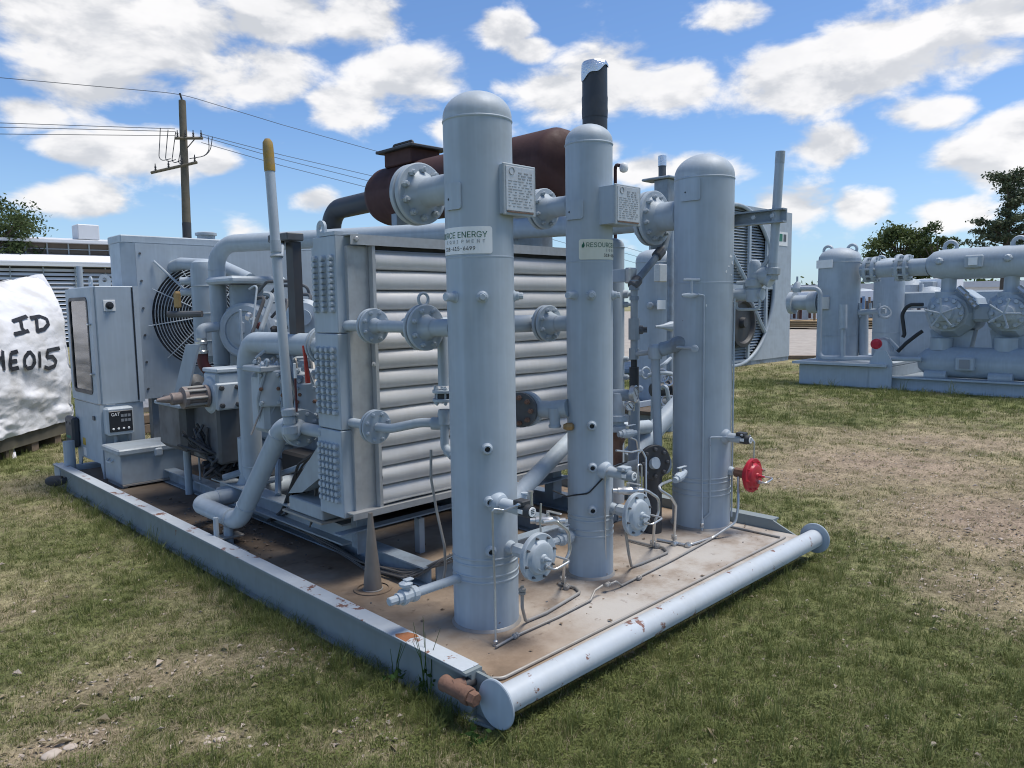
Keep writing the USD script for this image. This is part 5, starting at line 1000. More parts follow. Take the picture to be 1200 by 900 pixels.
# cable bundles
rnd = random.Random(4)
def cables(name, label, ctrl, n, r, spread, mat='cable'):
    t = thing(name, label, 'cable bundle', ctrl[0])
    for k in range(n):
        off = [A(rnd.uniform(-1, 1), rnd.uniform(-1, 1), rnd.uniform(-.6, 1)) * spread for _ in ctrl]; pts = [c + o for c, o in zip(ctrl, off)]
        for p in pts: p[2] = max(p[2], ZD + r)
        part(t, 'cable', MB().tube(pts, r, 7, .15, 4), M[mat])
XR2 = .545
cables('cable_bundle', 'sagging bundle of grey cables along the inner runner beam', [A(XR2, 3.2, .25), A(XR2, 2.6, .22), A(XR2, 2.1, .17), A(XR2 - .02, 1.6, .15), A(XR2, 1.2, .18), A(.66, 1.03, .27), A(.85, .95, .34), A(.9, .9, .42)], 7, .006, .028)
cables('cable_bundle', 'pair of dark cables tied to the stepped beam below the header', [ux(385, 540, .44), ux(372, 570, .44), ux(366, 607, .44), ux(366, 616, .46)], 2, .006, .012)
cables('cable_bundle', 'dark cables arched over the brace behind the header', [ux(373, 528, .5), ux(352, 545, .5), ux(340, 575, .5), ux(334, 600, .5), uz(318, 612, ZD + .02)], 3, .008, .02, 'dark')
cables('hose_heap', 'tangled heap of greasy hoses below the compressor cylinder', [ud(226, 512, 5.7), ud(238, 530, 5.7), ud(258, 545, 5.75), ud(240, 556, 5.7), ud(262, 556, 5.8), ud(272, 540, 5.9)], 14, .011, .10, 'dark')
cables('hose_heap', 'thin hoses curling on the deck behind the flat process pipe', [uz(318, 580, ZD + .05), uz(330, 598, ZD + .03), uz(345, 606, ZD + .02), uz(335, 590, ZD + .03), uz(322, 575, ZD + .1)], 6, .009, .06, 'cable')
cables('floor_cable', 'pale cable lying on the deck beside the channel', [uz(262, 622, ZD + .01), uz(268, 636, ZD + .01), uz(290, 648, ZD + .01)], 1, .010, .004, 'dusty')
# ------------------------------------------------------------------ things behind and between the front vessels
def gooseneck():
    c = ud(721, 222, 6.2); t = thing('gooseneck_lamp', 'small pale globe lamp on a thin rusty pole above the middle name plate', 'lamp', c)
    b = ud(721, 193, 6.2); e = ud(727, 194, 6.1); part(t, 'pole', MB().tube([c - A(0, 0, .8), b, e], .014, 8, .03), M['rust'])
    part(t, 'globe', MB().lathe(ud(731, 197, 6.1) + A(0, 0, .06), (0, 0, -1), [(.015, .02), (.03, .03), (.037, .06), (.03, .085), (.012, .095)], 16), M['white'], True)
gooseneck()
def bottle(px0, px1, ytop, d, label, zb=ZD, name='fuel_scrubber', sticker=None):
    xm = (px0 + px1) / 2; c = ud(xm, 400, d); r = sz((px1 - px0) / 2, c); zt = zat(c[0], c[1], ytop)
    t = thing(name, label, 'pressure vessel', (c[0], c[1], zb))
    part(t, 'shell', MB().lathe((c[0], c[1], zb), (0, 0, 1), [(r, 0), (r, zt - r * .7 - zb)], 40, False), M['grey'])
    part(t, 'domed_head', MB().lathe((c[0], c[1], zt - r * .7), (0, 0, 1), [(r, 0), (r * 1.0, r * .1), (r * .96, r * .3), (r * .8, r * .5), (r * .5, r * .64), (.001, r * .7)], 40, False), M['grey2'], True)
    part(t, 'weld_bead', MB().torus((c[0], c[1], zt - r * .7), (0, 0, 1), r, .006, 40, 6), M['grey'])
    return t, c, r, zt
t, c, r, zt = bottle(700, 731.5, 279, 5.75, 'slim grey bottle vessel just behind the middle vessel')
for px, py, k in ((722, 345, 1.5), (722, 357, 1), (722, 420, 1), (722, 441, 1)):
    p = uy(px, py, c[1]); d = nrm(A(.45, -.9, 0)); q = A(c[0], c[1], p[2]) + d * (r - .01); part(t, 'coupling', MB().lathe(q, d, [(.022 * k, 0), (.02 * k, .04), (.012 * k, .045), (.012 * k, .07)], 12), M['grey2'])
p = ud(739, 323, 5.3); part(t, 'name_box', MB().box(p, (.09, .05, .11), None, .01), M['plate']); part(t, 'name_box_lug', MB().box(p + A(-.03, .12, 0), (.05, .22, .09), None, .004), M['grey'])
t, c, r, zt = bottle(745, 789, 292, 11.0, 'pale grey vessel of the next skid seen between the middle and right vessels', .25, 'far_scrubber')
p = ud(775, 357, 10.6); part(t, 'sticker', MB().box(p, (.20, .01, .13), None), M['white'], False); 
for px, py in ((761, 358), (771, 358), (750, 437), (749, 455)): part(t, 'coupling', MB().lathe(ud(px, py, 10.75), (-.7, -.7, 0), [(.05, 0), (.05, .08), (.03, .1)], 10), M['grey2'])
p = ud(788, 312, 10.6)
t4 = thing('far_nozzle', 'far grey flanged nozzle with a pale name box left of the right vessel', 'pipe flange', p)
part(t4, 'pipe', MB().cyl(p, p + A(.8, -.25, 0), .13, n=20), M['grey']); part(t4, 'flange', MB().lathe(p + A(.05, 0, 0), (-.95, .3, 0), [(.2, 0), (.2, .06), (.15, .07)], 24), M['grey2']); part(t4, 'name_box', MB().box(ud(774, 320, 10.2), (.18, .1, .24), None, .01), M['plate'])
c = ud(772, 222, 9.0); t5 = thing('far_pipe_head', 'slate grey box and short pipe standing up behind the big right flange', 'pipe head', c)
part(t5, 'box', MB().box(ud(780, 226, 9.0), (.2, .2, .3), None, .01), M['greyd']); part(t5, 'lid', MB().box(ud(774, 210, 9.0), (.22, .4, .03), None, .01), M['greyd']); part(t5, 'pipe', MB().cyl(ud(776, 210, 9.0), ud(776, 184, 9.0), .045, n=14), M['grime']); part(t5, 'wrap', MB().cyl(ud(776, 195, 9.0), ud(776, 183, 9.0), .05, n=14), M['foil']); part(t5, 'stand', MB().cyl(ud(786, 240, 9.0), A(*ud(786, 240, 9.0)[:2], .1), .04, n=12), M['greyd'])
# far diagonal and valve stack
def stack():
    d = 5.35; b = ud(743, 462, d); t = thing('valve_stack', 'galvanised valve stack with a black swage below, right of the middle vessel', 'valve assembly', (b[0], b[1], ZD))
    y = lambda py: zat(b[0], b[1], py); col = lambda p0, p1, r, m, n=14, nm='pipe': part(t, nm, MB().cyl((b[0], b[1], y(p0)), (b[0], b[1], y(p1)), r, n=n), M[m])
    col(456, 430, .034, 'dark', nm='swage'); col(430, 420, .022, 'dark', nm='nipple'); col(421, 408, .036, 'cover', 8, 'tee'); col(408, 398, .026, 'cover', nm='nipple'); col(398, 373, .040, 'cover', 8, 'valve_body'); col(373, 336, .026, 'cover', nm='pipe'); col(352, 347, .034, 'greyd', 8, 'union'); col(340, 328, .036, 'greyd', 8, 'elbow_block')
    a0, a1 = A(b[0], b[1], y(333)), ud(778, 290, d + .1); part(t, 'slanting_pipe', MB().tube([a0, a0 + (a1 - a0) * .8, a1, a1 + A(.06, 0, .12)], .026, 14, .05), M['greyd'])
    for f in (.0, .8): p = a0 + (a1 - a0) * f; part(t, 'union', MB().lathe(p, a1 - a0, [(.034, -.03), (.04, -.02), (.04, .04), (.032, .06)], 10), M['grime'], False)
    part(t, 'base_pipe', MB().tube([ud(700, 463, d + .1), A(b[0], b[1], y(463)), A(b[0], b[1], ZD)], .042, 16, .06, 6), M['grey'])
    for py, dx in ((388, .05), (385, .065)): part(t, 'bonnet', MB().lathe((b[0], b[1], y(py)), (.6, -.8, 0), [(.025, 0), (.022, .06), (.012, .065), (.012, .09)], 10), M['grime'], False)
    t2 = thing('crossover_pipe', 'grey crossover pipe and tall standpipe between the middle and right vessels', 'pipe', (b[0], b[1], ZD))
    e = ud(768, 412, 5.15); q = onv(V[2], -60, zf(V[2], 404, -60)); zz = e[2]
    part(t2, 'short_pipe', MB().tube([A(b[0], b[1], y(415)), e], .018, 12), M['grey2'])
    part(t2, 'elbow', MB().lathe(e + A(0, 0, -.05), (0, 0, 1), [(.045, 0), (.05, .02), (.05, .08), (.035, .1)], 14), M['grey'])
    part(t2, 'standpipe', MB().cyl(e, ud(771, 525, 5.15), .030, n=18), M['grey'])
    part(t2, 'valve', MB().lathe(e + (q - e) * .12, q - e, [(.03, 0), (.05, .03), (.045, .10), (.055, .12), (.055, .2), (.035, .24), (.035, np.linalg.norm(q - e) * .86)], 14), M['greyd'], 25)
    part(t2, 'handle', MB().tube([e + (q - e) * .3 + A(0, -.12, .02), onv(V[2], -12, zf(V[2], 408, -12), .04)], .009, 8), M['grey2']); part(t2, 'handle_knob', MB().lathe(onv(V[2], -12, zf(V[2], 408, -12), .03), dirv(V[2], -12), [(.01, 0), (.024, .01), (.024, .025), (.012, .03)], 14), M['grey2'])
    g = ud(768, 384, 8.0); part(t2, 'far_cock', MB().lathe(ud(768, 383, 6.6), A(1, -.4, 0), [(.01, 0), (.02, .08), (.045, .16), (.045, .28), (.02, .34), (.015, .5)], 10), M['grey2'])
stack()
def gauge(px, py, d, R, label, ax):
    c = ud(px, py, d); t = thing('pressure_gauge', label, 'gauge', c); a = nrm(ax)
    part(t, 'case', MB().lathe(c, a, [(R * .8, -.03), (R, -.025), (R, .004), (R * .9, .008), (R * .88, .002)], 28, False), M['steel']); part(t, 'dial', MB().lathe(c, a, [(R * .9, 0), (.0005, .001)], 28, False), M['white'], False)
    u, w = frame(a); part(t, 'needle', MB().prism([(-.004, -.02), (.004, -.02), (.001, R * .7), (-.001, R * .7)], c + a * .004, u * .8 + w * .6, w * .8 - u * .6, a * .001), M['ink'], False)
    m = MB()
    for k in range(11):
        g = math.radians(-135 + 27 * k); dd = u * math.sin(g) + w * math.cos(g); m.cyl(c + dd * R * .68 + a * .002, c + dd * R * .82 + a * .002, .0015, n=4)
    part(t, 'dial_marks', m, M['ink'], False)
    part(t, 'stem', MB().cyl(c + A(0, 0, -R * .9) - a * .012, c + A(0, 0, -R * 1.9) - a * .012, .008, n=8), M['steel'])
gauge(744.5, 462, 5.2, .062, 'larger white dial gauge seen nearly edge on right of the middle vessel', (.25, -.95, 0)); gauge(738, 476, 5.1, .032, 'small round white dial gauge under the larger one', (-.62, -.75, .1))
def cluster():
    t = thing('control_valve', 'black flanged control valve low down between the middle and right vessels', 'control valve', ud(778, 600, 5.0))
    b = ud(765, 575, 5.05); t0 = A(b[0], b[1], ZD); top = ud(772, 545, 5.0)
    part(t, 'yoke', MB().cyl(t0, A(b[0], b[1], top[2]), .06, n=20), M['dark'])
    f = ud(765, 541, 5.0); part(t, 'black_flange', MB().lathe(f, (-.45, -.89, 0), [(.112, 0), (.117, .005), (.117, .025), (.112, .03)], 36), M['dark'])
    for k in range(8):
        a = math.pi * 2 * k / 8; u, w = frame((-.45, -.89, 0)); p = f + (u * math.cos(a) + w * math.sin(a)) * .09; part(t, 'stud', MB().lathe(p + A(-.45, -.89, 0) * .03, (-.45, -.89, 0), [(.013, 0), (.013, .012), (.008, .02)], 8), M['grime'], False)
    part(t, 'inlet_pipe', MB().tube([ud(700, 556, 5.3), ud(748, 545, 5.1), f + A(-.02, -.04, 0)], .04, 18), M['grey'])
    part(t, 'body', MB().lathe(ud(748, 546, 5.1), (.9, -.3, 0), [(.04, 0), (.075, .02), (.075, .07), (.05, .09), (.05, .16), (.08, .18), (.08, .22)], 16), M['grey'])
    t2 = thing('regulator', 'stacked grey regulator body half hidden behind the middle vessel', 'regulator', ud(723, 490, 5.2))
    c = ud(723, 505, 5.2)
    part(t2, 'body', MB().lathe(c, (0, 0, 1), [(.07, 0), (.075, .01), (.075, .04), (.05, .045), (.05, .07), (.08, .075), (.08, .11), (.055, .115), (.055, .15), (.04, .2), (.025, .26)], 20), M['grey2']); part(t2, 'lower_case', MB().lathe(c, (0, 0, -1), [(.05, 0), (.06, .05), (.04, .1), (.04, .3)], 14), M['rustl'])
    t3 = thing('slanting_pipe', 'thick grey slanting pipe rising to the right behind the right vessel', 'pipe', ud(748, 530, 5.9))
    part(t3, 'pipe', MB().tube([ud(735, 540, 5.9), ud(800, 468, 6.3)], .075, 20), M['grey'])
    part(t3, 'cross_pipe', MB().tube([ud(700, 506, 5.7), ud(760, 500, 6.0)], .055, 16), M['grey2'])
    t4 = thing('slanting_pipe', 'thick grey slanting pipe between the near and middle vessels', 'pipe', ud(605, 578, 4.3))
    part(t4, 'pipe', MB().tube([ud(596, 592, 3.98), ud(612, 574, 4.1), ud(672, 512, 4.6)], .046, 20), M['grey'])
    t5 = thing('flanged_elbow', 'blind flange and short elbow joining the left side of the middle vessel', 'pipe flange', ud(620, 480, 4.3))
    f = ud(614, 480, 4.3); part(t5, 'blind_disc', MB().lathe(f + A(-.03, .0, 0), (-.95, -.3, 0), [(.095, -.03), (.10, -.025), (.10, 0), (.09, .004), (.0005, .004)], 36), M['grime'])
    for k in range(8):
        a = math.pi * 2 * k / 8; u, w = frame((-.95, -.3, 0)); p = f + A(-.03, .0, 0) + (u * math.cos(a) + w * math.sin(a)) * .072; part(t5, 'bolt', MB().lathe(p, (-.95, -.3, 0), [(.015, 0), (.015, .02), (.009, .022), (.009, .035)], 6), M['rustl'], False)
    part(t5, 'ring_disc', MB().lathe(f + A(.02, 0, 0), (.95, .3, 0), [(.10, -.01), (.10, .025), (.07, .03)], 36), M['grey2'])
    q = onv(V[1], -70, zf(V[1], 478, -70)); part(t5, 'elbow', MB().tube([f + A(.06, .0, 0), ud(645, 480, 4.25), q], .05, 18, .05), M['grey'])
    part(t5, 'drip_leg', MB().lathe(ud(650, 478, 4.2), (0, 0, -1), [(.035, 0), (.035, .05), (.03, .06), (.03, .09), (.036, .1), (.034, .11)], 18), M['grey']); part(t5, 'pet_cock', MB().lathe(ud(660, 500, 4.15), (.6, -.7, 0), [(.012, 0), (.022, .02), (.022, .05), (.01, .06)], 8), M['copper'], False)
    t6 = thing('flanged_pipe', 'flanged side pipe between the near and middle vessels in front of the louvres', 'flanged pipe', ud(643, 378, 4.35))
    f = ux(641, 379, V[1][0] - .02); flange(t6, f, (0, -1, 0), .105, .02, 8, .012, .012, .045, .06)
    part(t6, 'neck', MB().tube([f + A(0, -.07, 0), A(V[1][0], V[1][1] + V[1][2] * .8, f[2])], .045, 20), M['grey']); part(t6, 'run_pipe', MB().tube([f + A(0, .02, 0), f + A(0, .10, 0), f + A(-.9, .16, 0)], .05, 20, .1), M['grey'])
    drain('drain_pipe', 1, (652, 634), 'grey drain pipe with a plug valve behind the near dump valve', V[1][1] + .02)
cluster()
def middle_unit():
    c = ud(770, 470, 11.0); t = thing('middle_skid', 'tan topped low skid base seen between the middle and right vessels', 'skid base', (c[0], c[1], 0))
    part(t, 'deck', MB().box((c[0] - .25, c[1] + .6, .225), (1.5, 3.0, .05)), M['deck'], False); part(t, 'beam', MB().box((c[0] - .25, c[1] + .6, .1), (1.4, 2.9, .19)), M['greyd'], False)
    for k in range(3): part(t, 'rail', MB().box((c[0] - .25, c[1] - .6 + .4 * k, .29), (1.4, .06, .07)), M['grey2'], False)
    t2 = thing('valve_train', 'dark barrelled valve train of small fittings glimpsed left of the right vessel', 'valve assembly', ud(773, 460, 8.5))
    part(t2, 'dark_barrel', MB().lathe(ud(763, 457, 8.5), (1, -.5, .0), [(.06, 0), (.075, .01), (.075, .2), (.10, .21), (.10, .27), (.05, .3)], 16), M['dark'])
    part(t2, 'grey_barrel', MB().lathe(ud(765, 473, 8.5), (1, -.5, .0), [(.05, 0), (.07, .03), (.07, .16), (.11, .2), (.11, .27), (.05, .34)], 16), M['greyd'])
    for px, py, r in ((776, 440, .07), (783, 446, .055), (780, 470, .05), (786, 468, .04)): part(t2, 'ring_handle', MB().torus(ud(px, py, 8.4), (-.6, -.7, .3), r, .012, 18, 6), M['steel'])
    for a, b_ in (((768, 432), (786, 420)), ((775, 455), (786, 480)), ((770, 480), (787, 487)), ((760, 440), (787, 438))): part(t2, 'line', MB().tube([ud(*a, 8.4), ud((a[0] + b_[0]) / 2, a[1] - 4, 8.3), ud(*b_, 8.4)], .022, 8, .1), M['grey2'])
    part(t2, 'post', MB().cyl(ud(768, 430, 8.5), A(*ud(768, 430, 8.5)[:2], .1), .05, n=12), M['grey']); part(t2, 'hand_wheel', MB().torus(ud(757, 437, 8.4), (-.3, -.9, 0), .06, .012, 18, 6), M['grey2'])
middle_unit()
# relief valve and right hand mast
def relief():
    X = 2.90; t = thing('relief_mast', 'slanting grey relief vent pipe held by a channel bracket off the right vessel', 'vent pipe', ux(906, 300, X))
    m0, m1 = ux(906, 308, X), ux(914.5, 178, X); d = nrm(m1 - m0); L = np.linalg.norm(m1 - m0); r = sz(5.2, m0)
    part(t, 'mast_pipe', MB().tube([m0, m1], r, 18), M['grey']); part(t, 'worn_tip', MB().cyl(m0 + d * L * .9, m0 + d * L * 1.005, r * 1.04, n=18), M['cover'], label='worn pale tip')
    b0, b1 = ux(852, 260, X - .02), ux(920, 252, X - .02); pr = [(-.03, -.045), (.03, -.045), (.03, -.035), (-.02, -.035), (-.02, .035), (.03, .035), (.03, .045), (-.03, .045)]
    part(t, 'bracket', MB().prism([(-y, z) for y, z in pr], A(b0[0], b0[1], b1[2]), (1, 0, 0), (0, 0, 1), (0, b1[1] - b0[1], 0)), M['greyd'], False)
    part(t, 'bracket_pad', MB().box(A(b0[0] - .04, b0[1], b1[2]), (.10, .10, .16), None, .01), M['grey'])
    for k in (.07, .2): part(t, 'bolt', MB().lathe(A(b0[0] - .032, b1[1] + k, b1[2]), (-1, 0, 0), [(.014, 0), (.014, .012)], 6), M['grey2'], False)
    part(t, 'union', MB().lathe(m0, -d, [(.03, 0), (.03, .03), (.05, .035), (.05, .075), (.038, .08), (.038, .11)], 12), M['rustl'] if False else M['cover'], 25)
    part(t, 'diagonal_strap', MB().tube([m0 + d * .08, ux(879, 335, X)], .016, 8), M['grey2'])
    t2 = thing('relief_valve', 'grey relief valve with a domed bonnet on a stub pipe off the right vessel', 'relief valve', ux(883, 345, X))
    c = ux(884, 345, X); p0 = A(V[2][0] + .14, V[2][1] - .02, c[2]); 
    part(t2, 'stub_pipe', MB().tube([p0, A(X, c[1] + .2, c[2]), c + A(0, -.06, 0)], .042, 18, .05), M['grey'])
    zt = zat(c[0], c[1], 298); h = zt - c[2]
    part(t2, 'body', MB().lathe(c - A(0, 0, .05), (0, 0, 1), [(.05, 0), (.055, .02), (.055, .08), (.045, .09), (.06, h * .4), (.06, h * .55), (.045, h * .6), (.045, h * .9), (.03, h * 1.02), (.012, h * 1.05)], 18), M['grey'], 25)
    e = ux(893, 323, X); part(t2, 'outlet', MB().tube([A(c[0], c[1], e[2]), e, m0 - d * .12], .048, 16, .05), M['grey'], 30)
    part(t2, 'outlet_ball', MB().lathe(A(c[0], c[1] - .03, e[2]), (0, -1, 0), [(.03, 0), (.055, .02), (.06, .05), (.05, .08)], 16), M['grey'])
    part(t2, 'loop_handle', MB().tube([c + A(-.02, .12, -.05), c + A(-.02, .12, -.10), c + A(-.02, -.05, -.10), c + A(-.02, -.05, -.02)], .01, 8, .03), M['grey2'])
    part(t2, 'tee_handle', MB().tube([ux(873, 331, X) + A(0, .06, 0), ux(873, 331, X) - A(0, .06, 0)], .012, 8), M['grey2']); part(t2, 'tee_stem', MB().cyl(ux(873, 331, X), ux(873, 345, X), .012, n=8), M['grey2'])
relief()

# ------------------------------------------------------------------ second unit: big fan cooler on the grass behind
def fan_cooler():
    import shapely.geometry as sg
    Y = 7.75; zt = uy(905, 246, Y)[2]; xr = uy(926.5, 335, Y)[0]; t = thing('fan_cooler', 'big square grey cooler with a round louvred fan opening standing behind the right vessel', 'cooler', (xr - 2.5, Y, 0))
    zc, zb = uy(905, 336, Y)[2], .12; R = (uy(905, 243, Y)[2] - uy(905, 427, Y)[2]) / 2 * .96; xc = uy(907, 335, Y)[0] - R; xl = xc - (xr - xc)
    fas = sg.box(xl, zb, xr, zt).difference(sg.Point(xc, zc).buffer(R, quad_segs=24).intersection(sg.box(xl - 1, zb + .05, xr, zt - .03)))
    part(t, 'fascia', MB().prism(fas, (0, Y, 0), (1, 0, 0), (0, 0, 1), (0, .06, 0)), M['grey2'], False)
    part(t, 'ring', MB().torus((xc, Y - .0, zc), (0, 1, 0), R, .05, 72, 8), M['grey'], True)
    part(t, 'side_sheet', MB().bb((xr - .05, Y + .06, zb), (xr, Y + 2.6, zt)), M['grey2'], False); part(t, 'roof_sheet', MB().bb((xl, Y + .06, zt - .05), (xr - .052, Y + 2.6, zt)), M['grey2'], False); part(t, 'back_sheet', MB().bb((xl, Y + .5, zb), (xr - .052, Y + .55, zt - .052)), M['cover'], False)
    part(t, 'base_skirt', MB().bb((xl, Y + .02, .0), (xr - .01, Y + 2.6, zb - .004)), M['greyd'], False)
    n = 56
    for k in range(n):
        z = zc - R + 2 * R * (k + .5) / n; w = math.sqrt(max(R * R - (z - zc) ** 2, .0)) - .01
        if w > .1: part(t, 'slat', MB().prism([(0, 0), (.05, .05), (.055, .045), (.006, -.004)], (xc - w, Y + .08, z), (0, 1, 0), (0, 0, 1), (2 * w, 0, 0)), M['grey2'], False)
    for x in (-.45, .5, 1.2): 
        h = math.sqrt(R * R - (x * R / 1.5) ** 2); part(t, 'strut', MB().bb((xc + x * R / 1.5 - .05, Y - .01, zc - h), (xc + x * R / 1.5 + .05, Y + .05, zc + h)), M['grey'], False)
    part(t, 'cross_strut', MB().bb((xc - R, Y + .0, zc - .07), (xc + R, Y + .055, zc + .03)), M['grey'], False)
    part(t, 'diagonal_strut', MB().tube([A(xc + .25 * R, Y + .02, zc - .1), A(xc + .78 * R, Y + .02, zc - .60 * R)], .06, 6), M['grey'])
    part(t, 'diagonal_strut', MB().tube([A(xc + .25 * R, Y + .02, zc + .15), A(xc - .5 * R, Y + .02, zc + .75 * R)], .06, 6), M['grey'])
    g = uy(868, 378, Y); part(t, 'belt_wheel', MB().lathe((g[0], Y + .0, g[2]), (0, -1, 0), [(.62, 0), (.64, .02), (.64, .10), (.55, .11), (.5, .03), (.15, .03), (.12, .15)], 40), M['dark'])
    q = uy(917, 280, Y); part(t, 'sticker', MB().box((q[0], Y - .004, q[2]), (.6, .008, .38), None), M['white'], False); part(t, 'sticker_panel', MB().box((q[0] - .15, Y - .010, q[2] + .03), (.26, .006, .2), None), M['mark'], False)
    part(t, 'sticker_panel', MB().box((q[0] + .12, Y - .010, q[2] + .03), (.16, .006, .2), None), M['grime'], False)
fan_cooler()

# ------------------------------------------------------------------ third unit on the right
def third():
    X = 13.4
    P = lambda px, py, x=X: ux(px, py, x)
    t = thing('far_skid', 'grey steel skid base with stepped end on the grass at the right', 'skid base', A(X, 2, 0))
    y0, y1, y2 = P(936, 440, 13)[1], P(1040, 440, 13)[1], P(1300, 440, 13)[1]; zt = P(990, 428, 13)[2]
    part(t, 'end_pedestal', MB().bb((13, y1, 0), (16, y0, zt), .02), M['grey'], 30); part(t, 'pedestal_ledge', MB().bb((12.9, y1, zt + .001), (16, y0 + .1, zt + .05)), M['grey2'], False)
    z2 = P(1100, 444, 13)[2]; part(t, 'long_beam', MB().prism([(0, 0), (.25, 0), (.25, .02), (.1, .02), (.1, z2 - .03), (.25, z2 - .03), (.25, z2), (0, z2), (0, z2 - .03), (.08, z2 - .03), (.08, .02), (0, .02)], (13, y2, 0), (1, 0, 0), (0, 0, 1), (0, y1 - y2, 0)), M['grey'], False)
    part(t, 'deck', MB().bb((13.3, y2, z2 - .08), (16.5, y1 - .01, z2 - .05)), M['greyd'], False)
    c = P(1032, 432, 12.98); part(t, 'lifting_ear', MB().prism([(-.2, 0), (.2, 0), (.2, P(1030, 425, 12.97)[2]), (.09, P(1030, 412, 12.97)[2]), (-.09, P(1030, 412, 12.97)[2]), (-.2, P(1030, 425, 12.97)[2])], (12.97, c[1], .02), (0, 1, 0), (0, 0, 1), (.03, 0, 0)), M['grey'], False)
    def ves(px0, px1, ytop, x, lab, lugs=True):
        c = P((px0 + px1) / 2, 380, x); r = sz((px1 - px0) / 2, c); z = zat(c[0], c[1], ytop); t = thing('far_scrubber', lab, 'pressure vessel', (c[0], c[1], zt))
        part(t, 'shell', MB().lathe((c[0], c[1], zt + .05), (0, 0, 1), [(r, 0), (r, z - zt - .05 - r * .6)], 40, False), M['grey']); part(t, 'domed_head', MB().lathe((c[0], c[1], z - r * .6), (0, 0, 1), [(r, 0), (r * .98, r * .15), (r * .85, r * .35), (r * .55, r * .52), (.001, r * .6)], 40, False), M['grey2'], True)
        for zz in (z - r * .75, zt + .55): part(t, 'weld_bead', MB().torus((c[0], c[1], zz), (0, 0, 1), r, .008, 40, 6), M['grey'])
        for s in (-1, 1): part(t, 'lifting_lug', MB().torus((c[0], c[1] + s * r * .6, z - .05), (1, 0, 0), .09, .03, 18, 6), M['grey2'])
        return t, c, r, z
    t1, c1, r1, z1 = ves(959, 1005, 290, 13.8, 'grey vessel with two lifting lugs at the left end of the far skid')
    p = P(973, 309, c1[0] - r1 - .01); part(t1, 'sticker', MB().box((c1[0] - r1 * .93, c1[1] + r1 * .38, p[2]), (.02, .42, .16), np.array([[math.cos(-.4), -math.sin(-.4), 0], [math.sin(-.4), math.cos(-.4), 0], [0, 0, 1]])), M['white'], False)
    p = P(969, 355, c1[0] - r1 - .05); part(t1, 'name_plate', MB().box((c1[0] - r1 * .95, c1[1] + r1 * .3, p[2]), (.12, .22, .26), None, .01), M['plate'])
    ves(1024, 1057, 302, 15.4, 'second grey vessel set back behind the long pipe of the far skid')
    t = thing('far_header_pipe', 'long grey flanged pipe from the far vessel to the upper bottle', 'flanged pipe', P(1045, 314))
    a, b = A(13.8, P(1003, 315)[1], P(1003, 316)[2]), A(13.5, P(1088, 312)[1], P(1003, 316)[2]); r = sz(9.5, a)
    part(t, 'pipe', MB().cyl(a, b, r, n=24), M['grey'])
    for px in (1014, 1056):
        p = a + (b - a) * ((px - 1003) / 85.)
        for s in (-1, 1): part(t, 'flange', MB().lathe(p + A(0, s * .045, 0), (0, s, 0), [(r * 1.55, 0), (r * 1.55, .06), (r * 1.3, .07)], 28), M['grey'])
        for k in range(10):
            g = 2 * math.pi * k / 10; part(t, 'bolt', MB().cyl(p + A(math.cos(g) * r * 1.4, -.14, math.sin(g) * r * 1.4), p + A(math.cos(g) * r * 1.4, .14, math.sin(g) * r * 1.4), .025, n=6), M['grey2'], False)
    def drum(name, lab, pxl, py, rp, x):
        a = P(pxl, py, x); r = sz(rp, a); e = P(1330, py, x)[1]; t = thing(name, lab, 'pulsation bottle', A(a[0], (a[1] + e) / 2, a[2]))
        part(t, 'shell', MB().lathe(a, (0, -1, 0), [(.05, 0), (r * .5, .03), (r * .85, .14), (r, .32), (r, a[1] - e)], 36), M['grey'], 35); return t, a, r
    t, a, r = drum('upper_bottle', 'big horizontal grey bottle along the top of the far skid', 1085, 311, 17.5, 13.5)
    for px in (1111, 1185): q = P(px, 311); part(t, 'nozzle', MB().cyl((13.5, q[1], a[2] - r * .8), (13.5, q[1], P(px, 346)[2]), sz(8, q), n=20), M['grey']); part(t, 'nozzle_flange', MB().cyl((13.5, q[1], P(px, 346)[2] - .05), (13.5, q[1], P(px, 342)[2]), sz(14, q), n=24), M['grey'])
    for px in (1145,): q = P(px, 309); part(t, 'name_box', MB().box((13.5 - r - .03, q[1], a[2] + .02), (.1, .28, .22), None, .02), M['grey2']); part(t, 'name_plate', MB().box((13.5 - r - .09, q[1], a[2] + .02), (.02, .14, .13)), M['white'], False)
    for px in (1104, 1184): q = P(px, 309); part(t, 'coupling', MB().lathe((13.5 - r * .95, q[1], a[2] + .05), (-1, 0, .1), [(.07, 0), (.06, .06), (.04, .08)], 8), M['grey2'], False)
    for px in (1112, 1193): q = P(px, 295); part(t, 'lifting_lug', MB().torus((13.5, q[1], a[2] + r + .03), (1, 0, 0), .10, .035, 18, 6), M['grey2'])
    t, a, r = drum('lower_bottle', 'big horizontal grey bottle low along the far skid', 1076, 423, 17.5, 13.4)
    for px in (1102, 1178): q = P(px, 423); part(t, 'saddle', MB().cyl((13.15, q[1] - .18, z2 + .06), (13.15, q[1] + .18, z2 + .06), .075, n=16), M['grey2']); part(t, 'riser', MB().cyl((13.4, q[1], a[2] + r * .8), (13.4, q[1], P(px, 396)[2]), sz(12, q), n=20), M['grey'])
    q = P(1137, 423); part(t, 'name_box', MB().box((13.4 - r - .03, q[1], a[2]), (.1, .3, .24), None, .02), M['grey2']); part(t, 'name_plate', MB().box((13.4 - r - .085, q[1], a[2]), (.02, .16, .16)), M['inkgrey'], False)
